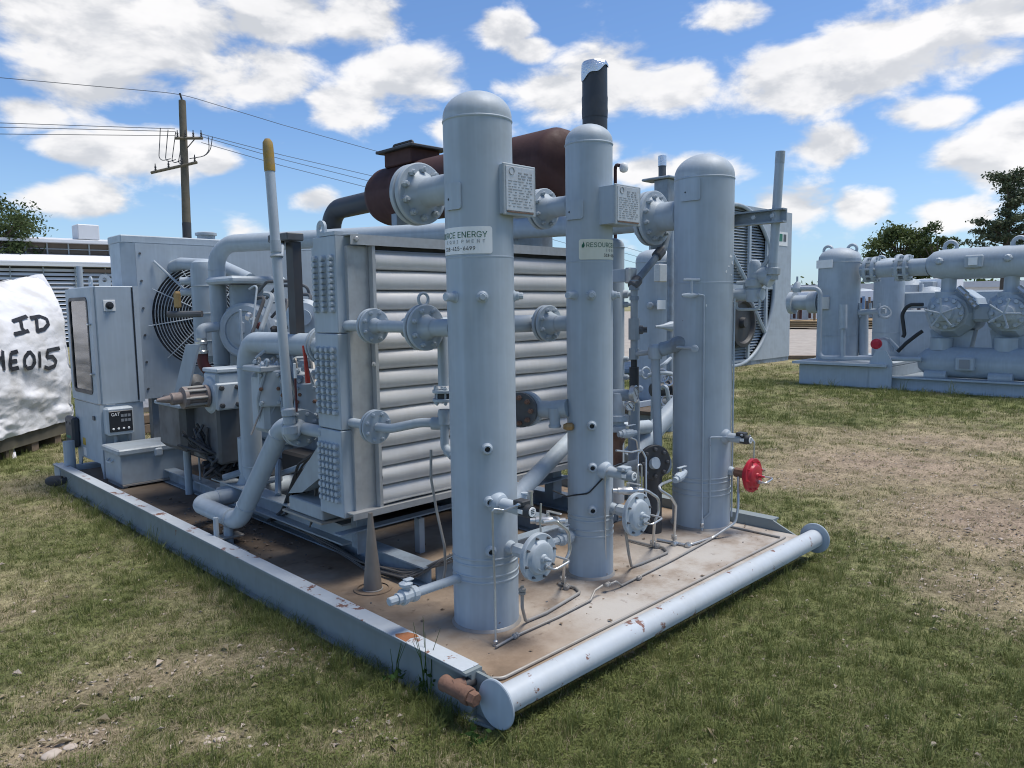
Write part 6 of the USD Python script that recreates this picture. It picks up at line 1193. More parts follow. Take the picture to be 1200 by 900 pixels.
    for k, px in enumerate((1111, 1183)):
        c = P(px, 367, 13.3); R = sz(29, c); t = thing('compressor_cylinder', ('left' if k == 0 else 'right') + ' round grey compressor cylinder with a spoked handle between the two bottles', 'compressor cylinder', c)
        part(t, 'body', MB().lathe(c + A(.0, 0, 0), (1, 0, 0), [(R * .75, 0), (R, .2), (R, .9), (R * .8, 1.1)], 10), M['grey'], False)
        part(t, 'head', MB().lathe(c + A(.02, 0, 0), (-1, 0, 0), [(R * .62, 0), (R * .62, .12), (R * .5, .14), (R * .35, .2), (R * .3, .32), (.03, .36)], 28), M['grey2'])
        for q in range(12): g = 2 * math.pi * q / 12; part(t, 'head_bolt', MB().lathe(c + A(-.1, math.cos(g) * R * .55, math.sin(g) * R * .55), (-1, 0, 0), [(.035, 0), (.035, .05)], 6), M['grey2'], False)
        for q in range(5): g = 2 * math.pi * (q + .2 + .3 * k) / 5; part(t, 'handle_spoke', MB().cyl(c + A(-.4, 0, 0), c + A(-.42, math.cos(g) * R * .6, math.sin(g) * R * .6), .016, n=8), M['grey2'])
        part(t, 'side_valve', MB().box(c + A(.3, -R * 1.25, 0), (.5, R * .9, R * .7), None, .05), M['grey']); part(t, 'leg', MB().prism([(-R * .8, 0), (R * .8, 0), (R * .6, -.5), (-R * .6, -.5)], c + A(.25, 0, -R * .7), (0, 1, 0), (0, 0, 1), (.3, 0, 0)), M['grey'], False)
        for q in range(4): g = P(px + 22 + q * 4, 345 + q * 5, 13.2); part(t, 'tubing_fitting', MB().cyl(g, g + A(.1, .15, .12), .05, n=8), M['steel'])
    t = thing('far_inlet_pipe', 'grey flanged inlet pipe poking left from the far vessel', 'flanged pipe', P(920, 355))
    a, b = A(13.8, P(919, 355)[1], P(919, 355)[2]), A(13.8, P(962, 354)[1], P(919, 355)[2]); r = sz(8.5, a); part(t, 'pipe', MB().cyl(a, b, r, n=20), M['grey'])
    for f, w in ((.0, 1.5), (.55, 1.45), (.68, 1.45)): p = a + (b - a) * f; part(t, 'flange', MB().cyl(p - A(0, .05, 0), p + A(0, .05, 0), r * w, n=24), M['grey2'])
    t = thing('far_side_pipe', 'thin grey pipe down the left of the far vessel and along its skid', 'pipe', P(960, 400))
    part(t, 'pipe', MB().tube([P(928, 338, 13.1), P(961, 338, 13.1), P(960, 419, 13.1), P(1080, 421, 13.1)], .045, 10, .12), M['grey2']); part(t, 'standpipe', MB().tube([P(988, 418, 13.1), P(988, 372, 13.1)], .045, 10), M['grey2']); part(t, 'standpipe_valve', MB().cyl(P(988, 385, 13.1), P(988, 357, 13.1), .075, n=12), M['grey2']); part(t, 'valve', MB().lathe(P(934, 338, 13.1), (0, 0, 1), [(.08, -.08), (.1, 0), (.06, .1), (.02, .14), (.02, .24)], 12), M['grey2'])
    t = thing('far_valve_cluster', 'small valve cluster with a red diaphragm between the two far vessels', 'valve assembly', P(1020, 410))
    part(t, 'column', MB().cyl(P(1012, 416, 13.9), P(1012, 365, 13.9), .09, n=14), M['grey']); part(t, 'manifold', MB().tube([P(1006, 366, 13.8), P(1038, 364, 13.8)], .06, 10), M['grey2'])
    for px in (1008, 1020, 1030): part(t, 'valve_stem', MB().cyl(P(px, 372, 13.8), P(px, 355, 13.8), .03, n=8), M['grey2'])
    part(t, 'wheel', MB().torus(P(1037, 366, 13.7), (-.5, -.5, .2), .11, .025, 18, 6), M['grey2']); part(t, 'red_diaphragm', MB().lathe(P(1027, 403, 13.3), (-1, -.2, 0), [(.07, -.06), (.10, -.04), (.10, .04), (.05, .08)], 20), M['red'], label='red diaphragm')
    for k in range(5): part(t, 'tube', MB().tube([P(1030 + k * 3, 397, 13.4), P(1040 + k * 3, 395 + k * 3, 13.4), P(1044 + k * 3, 412, 13.4)], .02, 6, .08), M['grey2'])
    for pts, lab in (([(1082, 357), (1064, 357), (1057, 368), (1060, 392), (1058, 395)], 'black hose hanging from the left far cylinder'), ([(1052, 412), (1062, 402), (1075, 392), (1081, 388)], 'black hose slanting up from the far skid deck')):
        single('black_hose', MB().tube([P(a_, b_, 13.2) for a_, b_ in pts], .035, 8, .2), M['black'], lab, 'hose')
    single('equipment_bank', MB().box(P(1180, 395, 15.6), (.6, 4.2, 1.1), None, .03).box(P(1180, 350, 15.8), (.5, 4.0, .35), None, .03), M['grey'], 'grey crankcase behind the far compressor cylinders', 'crankcase', 30)
third()

# ------------------------------------------------------------------ far yard on the right
def yard():
    rnd = random.Random(8)
    # long pale warehouse
    a, b = ud(780, 366, 120), ud(1420, 350, 100); a[2] = b[2] = 0; d = nrm(b - a); L = np.linalg.norm(b - a); n_ = A(-d[1], d[0], 0)
    t = thing('warehouse', 'long low pale warehouse across the far side of the gravel yard', 'building', (a + b) / 2)
    H = zat(*ud(940, 340, 114)[:2], 334)
    part(t, 'wall', MB().prism([(0, 0), (L, 0), (L, H * .8), (0, H * .8)], a, d, (0, 0, 1), n_ * 10), M['bldwhite'], False); part(t, 'roof', MB().prism([(-.5, H * .8), (-.5, H), (10.5, H * .9), (10.5, H * .8)], a, n_, (0, 0, 1), d * L), M['bldroof'], False)
    for k in range(12): part(t, 'dark_bay', MB().prism([(0, 0), (4, 0), (4, H * .6), (0, H * .6)], a + d * (6 + k * L / 12.5) - n_ * .05, d, (0, 0, 1), n_ * .04), M['shade'], False)
    # pallets with stakes at the gravel
    for k in range(9):
        px = 900 + k * 24 + rnd.uniform(-4, 4); c = uz(px, 384 + rnd.uniform(-2, 2), 0); t = thing('stacked_pallet', f'yellow timber pallet with upright parts, {"first second third fourth fifth sixth seventh eighth ninth".split()[k]} from the left in the gravel yard', 'pallet', c, 'pallets in the gravel yard')
        for q in range(4): part(t, 'board', MB().box(c + A(0, 0, .16 + q * .12), (2.0, 2.0, .06)), M['pallet'], False)
        for q in range(6): part(t, 'upright', MB().box(c + A(rnd.uniform(-.8, .8), rnd.uniform(-.8, .8), 1.2), (.12, .12, rnd.uniform(.9, 1.6))), [M['rust'], M['wood'], M['blueeq'], M['white']][rnd.randrange(4)], False)
    ords = 'first second third fourth fifth sixth seventh eighth'.split()
    for k, px in enumerate((905, 936, 950, 1010, 1021, 1066, 1078, 1090, 1100, 1150)):
        dd = rnd.uniform(50, 70); c = ud(px, 362, dd); c[2] = 0; w, h = rnd.uniform(1.5, 2.8), rnd.uniform(2.0, 3.4); tk = k % 2
        t = thing('storage_tank' if tk else 'equipment_crate', f"pale {'upright tank' if tk else 'boxy crate'} in the far yard, {ords[k // 2]} {'tank' if tk else 'crate'} from the left", 'tank' if tk else 'crate', c, 'far yard equipment')
        m = [M['grey2'], M['bldwhite'], M['cover'], M['bldwhite']][rnd.randrange(4)]
        if tk: part(t, 'shell', MB().lathe(c, (0, 0, 1), [(w / 2, 0), (w / 2, h * .85), (w * .3, h * .97), (.01, h)], 18), m); part(t, 'pipe', MB().cyl(c + A(-w * .3, -w * .5, 0), c + A(-w * .3, -w * .5, h * .9), .12, n=8), M['grey'])
        else: part(t, 'case', MB().box(c + A(0, 0, h / 2), (w, w, h), None, .05), m); part(t, 'panel', MB().box(c + A(-w * .52, 0, h * .45), (.06, w * .6, h * .5)), M['grime'], False)
yard()

# ------------------------------------------------------------------ left background
def tarp():
    import shapely.geometry as sg
    from scipy.interpolate import LinearNDInterpolator
    B1 = uz(93, 515, 0); B0 = uz(-120, 585, 0); B1[2] = B0[2] = 0; d = nrm(B1 - B0); nb = A(-d[1], d[0], 0); L = np.linalg.norm(B1 - B0); W = 2.6
    zb = .26; pk = ud(50, 322, dep(B1) + .4)
    r0, r1 = A(*(B0 + nb * 1.0)), pk; r0[2] = zat(r0[0], r0[1], 352); Rg = [r0, A(*pk)]
    def peri(s):       # front edge 0..1, right 1..2, back 2..3, left 3..4
        s = s % 4
        if s < 1: return B0 + (B1 - B0) * s
        if s < 2: return B1 + nb * W * (s - 1)
        if s < 3: return B1 + nb * W - (B1 - B0) * (s - 2)
        return B0 + nb * W * (4 - s)
    def ridge(s):
        u = (s if s < 1 else 1 if s < 2 else 3 - s if s < 3 else 0); return r0 + (pk - r0) * u
    S, Vv = 320, 110; g = np.zeros((S, Vv, 3)); drop = np.zeros(S)
    for i in range(S):
        s = 4 * i / S; p, q = peri(s), ridge(s)
        for j in range(Vv):
            v_ = j / (Vv - 1); hh = v_ ** .9; inn = .06 * v_ + .94 * v_ ** 4.2
            x = p + (q - p) * inn; x = A(x[0], x[1], zb + (q[2] - zb) * hh); g[i, j] = x
    # folds: slanting creases and sag
    nn = np.zeros_like(g); du = np.roll(g, -1, 0) - np.roll(g, 1, 0); dv = np.gradient(g, axis=1); nn = np.cross(du, dv); nn /= np.maximum(np.linalg.norm(nn, axis=2, keepdims=True), 1e-9)
    q = g.copy(); w1 = meshkit.fbm(np.stack([q[..., 0] * 1.2 + q[..., 1] * .8, q[..., 2] * 5.5 + q[..., 0], q[..., 1] * 1.2], -1), 4, 21); w2 = meshkit.fbm(q * 2.4 + 5, 4, 8)
    low = np.clip((1.15 - q[..., 2]) / .8, 0, 1); w3 = 1 - np.abs(2 * w1 - 1) ** .6; w4 = 1 - np.abs(2 * meshkit.fbm(np.stack([q[..., 0] * 1.1 - q[..., 2] * 1.3, q[..., 1] * 1.1 + q[..., 2] * 1.5, q[..., 2] * .8], -1) * 1.5, 3, 41) - 1) ** .5
    amp = .03 + .05 * low; g += nn * ((w2 - .5) * .10 + (w1 - .5) * amp * 1.6 - .045 * w3 * (.15 + low) - .025 * w4)[..., None]
    g[:, 0, 2] += .05 * (meshkit.fbm(q[:, 0] * 1.8, 3, 3) - .5) * 2
    t = thing('tarped_crate', 'white tarpaulin wrapped crate marked ID 4E015 standing on timbers at the left', 'wrapped crate', (B0 + B1) / 2 + nb * W / 2)
    part(t, 'tarpaulin', MB().quadgrid(g, closed_u=True), M['tarp'], True)
    k = int(S / 4) + 1; pts = g[:k].reshape(-1, 3); N = nn[:k].reshape(-1, 3); pp = proj(pts); f3 = LinearNDInterpolator(pp, np.hstack([pts, N]))
    def stroke(path, w, nm='marking'):
        P_ = []
        for a, b in zip(path[:-1], path[1:]):
            n = max(2, int(math.hypot(b[0] - a[0], b[1] - a[1]) / 1.0))
            for q_ in range(n): P_.append((a[0] + (b[0] - a[0]) * q_ / n, a[1] + (b[1] - a[1]) * q_ / n))
        P_.append(path[-1]); X = f3(np.array(P_)); ok = ~np.isnan(X[:, 0]); X = X[ok]
        if len(X) < 2: return
        out = nrm(CAM - pts.mean(0)); nr = X[:, 3:] * np.sign((X[:, 3:] @ out))[:, None]; c = X[:, :3] + nr * .012; tng = np.gradient(c, axis=0); sd_ = np.cross(tng, nr); sd_ /= np.maximum(np.linalg.norm(sd_, axis=1, keepdims=True), 1e-9)
        part(t, nm, MB().quadgrid(np.stack([c - sd_ * w / 2, c, c + sd_ * w / 2], 1)), M['ink'], True)
    w = .048
    for path in ([(14, 377), (31, 371)], [(23, 374), (25, 385), (30, 390)], [(16, 392), (33, 388)],
                 [(42, 374), (43, 386), (44, 390)], [(35, 373), (46, 371), (54, 374), (56, 380), (51, 386), (43, 388)],
                 [(-8, 410), (-10, 421), (4, 420)], [(2, 411), (3, 425), (4, 434)],
                 [(12, 414), (11, 424), (12, 433)], [(12, 414), (20, 412)], [(11, 424), (19, 423)], [(12, 433), (21, 431)],
                 [(32, 414), (28, 419), (28, 427), (31, 432), (36, 431), (40, 425), (39, 418), (35, 413), (31, 414)],
                 [(45, 412), (46, 421), (46, 431)],
                 [(69, 408), (55, 411), (54, 419)], [(54, 419), (61, 418), (65, 423), (63, 429), (56, 432), (51, 430)]): stroke(path, w)
    for k, (s, off) in enumerate(((.0, .1), (.0, .9), (.0, 1.9))): part(t, 'skid_timber', MB().prism([(-.1, .11), (L + .1, .11), (L + .1, .28), (-.1, .28)], B0 + nb * off, d, (0, 0, 1), nb * .16), M['pole'], False)
    for k in range(6): part(t, 'bearer', MB().prism([(0, 0), (.14, 0), (.14, .105), (0, .105)], B0 + d * (L * (k + .6) / 6.3) + nb * .12, d, (0, 0, 1), nb * 2.0), M['wood'], False)
    # loose corner of the sheet on the ground
    c = uz(0, 537, .0); gg = np.array([[c + A(x, y, .26 - .25 * j / 9 + .03 * math.sin(9 * x + 4 * j)) for j, y in enumerate(np.linspace(.12, -.12, 10))] for x in np.linspace(-.7, .14, 12)])
    part(t, 'loose_corner', MB().quadgrid(gg), M['tarp'], True)
tarp()
def low_bundle():
    c = uz(205, 500, 0); t = thing('wrapped_bundle', 'low white wrapped bundle on timbers seen under the radiator', 'wrapped bundle', c)
    g = ud(205, 478, dep(c) + .5); part(t, 'wrapping', MB().box((g[0], g[1], .42), (2.4, 1.2, .34), None, .08), M['tarp']); 
    for k in range(3): part(t, 'timber', MB().box((g[0] - .8 + .8 * k, g[1], .12), (.16, 1.3, .24)), M['wood'], False)
    t = thing('timber_pile', 'short pile of grey sleepers on the grass beyond the skid', 'timber pile', c)
    for k in range(3): part(t, 'sleeper', MB().box(uz(198, 506, 0) + A(.1 * k, .0, .09 + .13 * k), (1.1 - .2 * k, .16, .12), None, .01), M['wood'], False)
low_bundle()
def building():
    a, b = ud(-260, 373, 31), ud(420, 367, 47); a[2] = b[2] = 0; d = nrm(b - a); L = np.linalg.norm(b - a); n_ = A(-d[1], d[0], 0)
    o = ud(60, 372, 38); k = ((o - a) @ d); o = a + d * k; q = ud(60, 372, 38); q = a + d * ((q - a) @ d)
    zs = zat(*q[:2], 312); zr = zat(*(q + n_ * 7)[:2], 299); zc = zat(*(q + n_ * 7)[:2], 284)
    t = thing('slatted_building', 'long white building with slatted wall and brown clerestory behind the tarpaulin', 'building', (a + b) / 2)
    part(t, 'inner_wall', MB().prism([(0, 0), (L, 0), (L, zs), (0, zs)], a + n_ * .5, d, (0, 0, 1), n_ * .1), M['shade'], False)
    ns = 18
    for i in range(ns):
        z = .25 + (zs - .3) * i / ns; part(t, 'slat', MB().prism([(0, 0), (.04, 0), (.16, .14), (.12, .14)], a + A(0, 0, z), n_, (0, 0, 1), d * L), M['bldwhite'], False)
    for i in range(int(L / 1.35)): part(t, 'post', MB().prism([(0, -.04), (.05, -.04), (.05, zs), (0, zs)], a + d * 1.35 * i - n_ * .06, d, (0, 0, 1), n_ * .05), M['cover'], False)
    part(t, 'eave', MB().prism([(-.2, zs), (-.2, zs + .14), (.5, zs + .14), (.5, zs)], a, n_, (0, 0, 1), d * L), M['bldwhite'], False)
    part(t, 'lean_to_roof', MB().prism([(-.2, zs + .145), (7, zr), (7, zr + .08), (-.2, zs + .22)], a, n_, (0, 0, 1), d * L), M['bldwhite'], False)
    part(t, 'clerestory_wall', MB().prism([(7.05, 0), (7.05, zc), (7.2, zc), (7.2, 0)], a, n_, (0, 0, 1), d * L), M['brownpane'], False)
    for i in range(int(L / 1.05)): part(t, 'mullion', MB().prism([(0, zr + .08), (.07, zr + .08), (.07, zc), (0, zc)], a + d * 1.05 * i + n_ * 6.96, d, (0, 0, 1), n_ * .08), M['cover'], False)
    part(t, 'transom', MB().prism([(0, (zr + zc) / 2), (L, (zr + zc) / 2), (L, (zr + zc) / 2 + .05), (0, (zr + zc) / 2 + .05)], a + n_ * 6.965, d, (0, 0, 1), n_ * .07), M['cover'], False)
    part(t, 'main_roof', MB().prism([(6.3, zc), (6.3, zc + .15), (14, zc + .9), (14, zc)], a, n_, (0, 0, 1), d * L), M['bldroof'], False)
    v = ud(101, 280, 46); part(t, 'roof_vent', MB().box((v[0], v[1], zc + .9), (1.2, 1.2, .9), None, .05), M['bldroof'])
    s = ud(118, 318, 37.5); t = thing('wall_sign', 'slim brown sign board on the slatted wall above the cabinet', 'sign', s); part(t, 'board', MB().box(s - n_ * .3, (1.6, .08, .16), np.stack([d, n_, A(0, 0, 1)], 1)), M['brownpane'], False)
building()
single('steel_post', MB().cyl(uz(97, 440, 0) * 0 + A(*ud(97, 373, 12)[:2], 0), A(*ud(97, 373, 12)[:2], zat(*ud(97, 373, 12)[:2], 312)), .045, n=14), M['grey'], 'upright grey steel post rising behind the control cabinet', 'post')

def pole():
    D = 38; b = ud(222, 373, D); tp = ud(213.5, 118, D); base = A(b[0], b[1], 0); 
    t = thing('utility_pole', 'weathered wooden utility pole with two crossarms behind the radiator', 'utility pole', base)
    ax = tp - base; part(t, 'pole', MB().tube([base, base + ax * .5, tp], [.24, .21, .17], 14), M['pole'])
    part(t, 'number_band', MB().cyl(base + ax * .42, base + ax * .50, .218, n=14), M['dark'])
    part(t, 'top_pin', MB().cyl(tp, tp + A(-.1, 0, .35), .05, n=8), M['dark'])
    r = ud(225, 158, D) - ud(200, 158, D); u = nrm(nrm(r) * .6 + nrm(np.cross(r, (0, 0, 1))) * -.8)
    for py, ln, tilt, nm in ((158, 1.7, .0, 'crossarm'), (192, 1.8, .22, 'crossarm')):
        f = base + ax * ((zat(b[0], b[1], py)) / ax[2]); rr = nrm(nrm(r) + A(0, 0, tilt)); c0, c1 = (f - rr * .2, f + rr * 1.2) if py == 158 else (f - rr * 1.5, f + rr * .9)
        part(t, nm, MB().tube([c0 - u * .25, c1 - u * .25], .075, 4), M['pole'])
        for q in np.linspace(.1, .95, 4): p = c0 + (c1 - c0) * q - u * .25; part(t, 'insulator', MB().lathe(p, (0, 0, 1), [(.03, .05), (.06, .12), (.03, .16), (.06, .22), (.03, .28), (.02, .4)], 8), M['dark'])
        part(t, 'brace', MB().tube([f - A(0, 0, .6), c1 - (c1 - c0) * .3 - u * .2], .03, 4), M['dark'])
    for k in range(4):
        p = ud(188 + k * 9, 150 + k * 2, D); q = ud(200 + k * 6, 186 + k, D); m = (p + q) / 2 + A(0, 0, -.9) - nrm(r) * .4; part(t, 'jumper_wire', MB().tube([p, m, q], .022, 5, 1.2), M['wire'])
    for k in range(2): p, q = ud(249 - k * 5, 160, D), ud(222, 186, D); part(t, 'jumper_wire', MB().tube([p, ud(246, 182, D), q], .022, 5, 1.5), M['wire'])
    def wire(lab, pts, r=.016):
        P_ = roundpath([ud(*p) for p in pts], 3, 4); sag = []
        single('power_line', MB().tube(P_, r, 5), M['wire'], lab, 'power line', True)
    wire('topmost overhead wire running left and right from the pole tip', [(-260, 66, 34), (0, 91, 36), (212, 110, D), (330, 146, 42), (480, 188, 48), (900, 290, 70)])
    for k, (l0, l1, r1, r2, nm) in enumerate(((144, 151, 160, 207, 'upper'), (149, 154, 163, 214, 'middle'), (157, 159, 170, 222, 'lower'))):
        wire(f'{nm} wire of the three running left from the crossarm', [(-260, l0 - 5, 33), (0, l0, 35), (205, l1, D)]); wire(f'{nm} wire of the three running right from the crossarm', [(236, r1 - 3, D), (330, (r1 + r2) / 2 - 2, 42), (440, r2, 47), (900, r2 + 130, 75)])
pole()

# ------------------------------------------------------------------ trees
def leaves(cl, n, size, rnd, flat=1.0):
    cl = np.asarray(cl); k = rnd.integers(0, len(cl), n); P = cl[k, :3] + rnd.normal(size=(n, 3)) * cl[k, 3:4] * A(.5, .5, .5 * flat)
    a = rnd.normal(size=(n, 3)); a /= np.linalg.norm(a, axis=1, keepdims=True); b = np.cross(a, rnd.normal(size=(n, 3))); b /= np.linalg.norm(b, axis=1, keepdims=True)
    s = size * rnd.uniform(.6, 1.4, (n, 1)); v = np.stack([P - a * s, P + b * s * .45, P + a * s, P - b * s * .45], 1).reshape(-1, 3); i = np.arange(n)[:, None] * 4
    return v, np.vstack([i + [0, 1, 2], i + [0, 2, 3]])
def tree(name, label, px, D, ytop, rpx, seed, nclump, nleaf, size, ybot=310):
    rnd = np.random.default_rng(seed); b = ud(px, 370, D); b[2] = 0; H = zat(b[0], b[1], ytop); R = rpx * D / FPX; zlo = zat(b[0], b[1], ybot)
    t = thing(name, label, 'tree', b); limbs, cl = MB(), []
    part(t, 'trunk', MB().tube([b, b + A(.1, 0, H * .35), b + A(0, .2, H * .7)], [.3, .24, .1], 10), M['bark'])
    for k in range(nclump):
        a = rnd.uniform(0, 6.28); h = rnd.uniform(0, 1); rr = R * math.sqrt(rnd.uniform(.05, 1)) * math.sqrt(max(1 - (2 * h - .9) ** 2 * .8, .1)); c = b + A(math.cos(a) * rr, math.sin(a) * rr, zlo + (H - zlo) * (.08 + .88 * h)); cl.append([*c, R * rnd.uniform(.16, .3)])
        limbs.tube([b + A(0, 0, min(c[2] * .6, H * .6)), (b + c) / 2 + A(0, 0, c[2] * .3), c], [.09, .06, .02], 5)
    part(t, 'limbs', limbs, M['bark']); part(t, 'crown', leaves(cl, nleaf, size, rnd, .7), M['oak'], False)
tree('leafy_tree', 'dark leafy tree at the left edge above the tarpaulin', -12, 42, 230, 66, 3, 60, 11000, .10, 322)
tree('leafy_tree', 'rounded oak left of the pair behind the far skid', 1052, 75, 268, 42, 5, 46, 9000, .17, 330)
tree('leafy_tree', 'sparser oak right of the pair behind the far skid', 1098, 72, 262, 30, 8, 24, 4200, .16, 330)
def pine():
    D = 85; rnd = np.random.default_rng(12); b = ud(1175, 366, D); b[2] = 0; H = zat(b[0], b[1], 205); t = thing('pine_tree', 'tall dark pine with layered branches at the right edge', 'tree', b)
    part(t, 'trunk', MB().tube([b, b + A(.2, 0, H * .5), b + A(0, 0, H * .98)], [.5, .36, .08], 10), M['bark']); limbs, cl = MB(), []
    for k in range(46):
        h = rnd.uniform(.30, 1.0); a = rnd.uniform(0, 6.28); L = 4.6 * (1.05 - h) ** .55 * rnd.uniform(.55, 1.1) + .5; z = H * h; e = b + A(math.cos(a) * L, math.sin(a) * L, z + L * .10); s = b + A(0, 0, z - .3); limbs.tube([s, (s + e) / 2 - A(0, 0, .15), e], [.1, .07, .02], 5)
        for f in np.linspace(.35, 1.0, 4): p = s + (e - s) * f; cl.append([p[0], p[1], p[2] + .2, .9 * rnd.uniform(.7, 1.2)])
    part(t, 'limbs', limbs, M['bark']); part(t, 'crown', leaves(cl, 11000, .19, rnd, .4), M['pine'], False)
pine()
def treeline():
    rnd = np.random.default_rng(30); cl = []
    for k in range(260):
        px = rnd.uniform(760, 1500); D = rnd.uniform(150, 190); c = ud(px, 366, D); cl.append([c[0], c[1], rnd.uniform(.5, 4.5), rnd.uniform(1.5, 2.6)])
    for k in range(120):
        px = rnd.uniform(-500, 700); D = rnd.uniform(120, 170); c = ud(px, 366, D); cl.append([c[0], c[1], rnd.uniform(.5, 6.0), rnd.uniform(1.5, 2.6)])
    single('far_wood', leaves(cl, 16000, .6, rnd), M['oak'], 'distant dark green line of trees along the horizon', 'wood', False, kind='stuff')
treeline()

# ------------------------------------------------------------------ grass, stones, litter
def blade_tuft(rnd, n, hmin, hmax, spread, w, lean, flat=False):
    V_, F_, k = [], [], 0
    for i in range(n):
        a, r = rnd.uniform(0, 6.28), spread * math.sqrt(rnd.uniform(0, 1)); p = A(math.cos(a) * r, math.sin(a) * r, -.004); h = rnd.uniform(hmin, hmax); la = rnd.uniform(0, 6.28); ld = A(math.cos(la), math.sin(la), 0); ln = rnd.uniform(.1, lean) * h; sd_ = A(-math.sin(la + .6), math.cos(la + .6), 0) * w * rnd.uniform(.6, 1.2)
        if flat: q = [p + A(0, 0, .008), p + ld * h * .5 + A(0, 0, .012 + rnd.uniform(0, .01)), p + ld * h + A(0, 0, .008)]
        else: q = [p, p + ld * ln * .35 + A(0, 0, h * .6), p + ld * ln + A(0, 0, h * rnd.uniform(.8, 1))]
        V_ += [q[0] - sd_, q[0] + sd_, q[1] - sd_ * .75, q[1] + sd_ * .75, q[2]]; F_ += [[k, k + 1, k + 3], [k, k + 3, k + 2], [k + 2, k + 3, k + 4]]; k += 5
    return np.array(V_), np.array(F_)
def scatter(name, label, protos, pos, idx, rot, scl, cat):
    pi = UsdGeom.PointInstancer.Define(stage, '/World/' + name); paths = []
    for k, (nm, mesh_, mat) in enumerate(protos):
        pth = numbered(f'/World/{name}/{nm}'); usdkit.mesh(stage, pth, mesh_, mat, False); paths.append(pth)
    pi.CreatePrototypesRel().SetTargets([Sdf.Path(p) for p in paths]); pi.CreateProtoIndicesAttr(Vt.IntArray.FromNumpy(idx.astype(np.int32))); pi.CreatePositionsAttr(Vt.Vec3fArray.FromNumpy(pos.astype(np.float32)))
    pi.CreateScalesAttr(Vt.Vec3fArray.FromNumpy(scl.astype(np.float32))); pi.CreateOrientationsAttr(Vt.QuathArray([Gf.Quath(float(math.cos(r / 2)), 0, 0, float(math.sin(r / 2))) for r in rot]))
    keys(pi.GetPrim(), label=label, category=cat, kind='stuff')
def ground_z(x, y):
    P = np.stack([x, y, np.zeros_like(x)], -1); amp = np.clip(1 - np.hypot(x - 3, y - 2) / 30, 0, 1); return amp * (.05 * (meshkit.fbm(P * 1.4, 3, 2) - .5) + .03 * (meshkit.fbm(P * 7, 3, 4) - .5))
def vegetation():
    rnd = np.random.default_rng(77); R2 = random.Random(5)
    # candidates inside the view, denser near the camera
    N = 135000; ang = rnd.uniform(-.78, .78, N); f_ = -RC[2][:2] / np.linalg.norm(RC[2][:2]); base = math.atan2(f_[1], f_[0]); dist = 1.2 * (22 / 1.2) ** rnd.uniform(0, 1, N) 
    x, y = CAM[0] + dist * np.cos(base + ang), CAM[1] + dist * np.sin(base + ang)
    ok = ~((x > .02) & (x < 2.92) & (y > -.02) & (y < 6.1)); ok &= ~((x > 13) & (x < 17) & (y < 5.0)) ; ok &= ~((x > 13.5) & (y > 7.8)); x, y, dist = x[ok], y[ok], dist[ok]
    P = np.stack([x, y, np.zeros_like(x)], -1); lush, bare = fields(P)
    keep = rnd.uniform(0, 1, len(x)) < np.clip(.95 - bare * .85, .06, 1); x, y, dist, lush, bare = x[keep], y[keep], dist[keep], lush[keep], bare[keep]
    u = rnd.uniform(0, 1, len(x)); pg = np.clip(lush * 1.45 - .12, .05, .80); green = u < pg; olive = (~green) & (rnd.uniform(0, 1, len(x)) < .55)
    protos = []
    for k in range(4): protos.append(('green_tuft', blade_tuft(R2, 15, .018, .05, .04, .0017, .9), M['grass_green']))
    for k in range(3): protos.append(('olive_tuft', blade_tuft(R2, 14, .014, .042, .04, .0016, 1.2), M['grass_olive']))
    for k in range(3): protos.append(('straw_tuft', blade_tuft(R2, 12, .014, .045, .045, .0015, 1.8), M['grass_straw']))
    for k in range(2): protos.append(('dry_litter', blade_tuft(R2, 12, .02, .06, .05, .0016, 1, True), M['grass_straw']))
    for k in range(2): protos.append(('tall_tuft', blade_tuft(R2, 14, .06, .13, .03, .002, 1.0), M['grass_green']))
    def clover():
        V_, F_, k = [], [], 0
        for i in range(16):
            a, r = R2.uniform(0, 6.28), .035 * math.sqrt(R2.random()); c = A(math.cos(a) * r, math.sin(a) * r, R2.uniform(.006, .03))
            for q in range(3):
                g = a + q * 2.1; d = A(math.cos(g), math.sin(g), R2.uniform(-.2, .3)) * R2.uniform(.004, .007); e = A(-math.sin(g), math.cos(g), 0) * .0032
                V_ += [c, c + d * .6 - e, c + d, c + d * .6 + e]; F_ += [[k, k + 1, k + 2], [k, k + 2, k + 3]]; k += 4
        return np.array(V_), np.array(F_)
    for k in range(3): protos.append(('clover_tuft', clover(), M['grass_green']))
    idx = np.where(green, rnd.integers(0, 4, len(x)), np.where(olive, rnd.integers(4, 7, len(x)), rnd.integers(7, 12, len(x))))
    tall = green & (lush > .62) & (rnd.uniform(0, 1, len(x)) < .10); idx = np.where(tall, rnd.integers(12, 14, len(x)), idx)
    edge = ((x > -.16) & (x < .0) & (y > .1) & (y < 6.0)) & (rnd.uniform(0, 1, len(x)) < .5); idx = np.where(edge, rnd.integers(12, 14, len(x)), idx)
    clov = green & (~tall) & (rnd.uniform(0, 1, len(x)) < .28); idx = np.where(clov, rnd.integers(14, 17, len(x)), idx)
    s = (.5 + .5 * rnd.uniform(0, 1, len(x))) * np.clip(dist / 4.5, 1, 3.2) ** .75 * np.where(bare > .3, .8, 1); s = np.where(edge, s * .85, s); sc = np.stack([s, s, np.where(dist > 6, s * .75, s * .85) * rnd.uniform(.6, 1.2, len(x)) * np.where(rnd.uniform(0, 1, len(x)) < .08, 1.9, 1)], 1)
    pos = np.stack([x, y, ground_z(x, y)], 1)
    scatter('grass', 'patchy green and straw coloured grass of the yard', protos, pos, idx, rnd.uniform(0, 6.28, len(x)), sc, 'grass'); print('tufts', len(x))
    # leaf chips and stones
    import trimesh
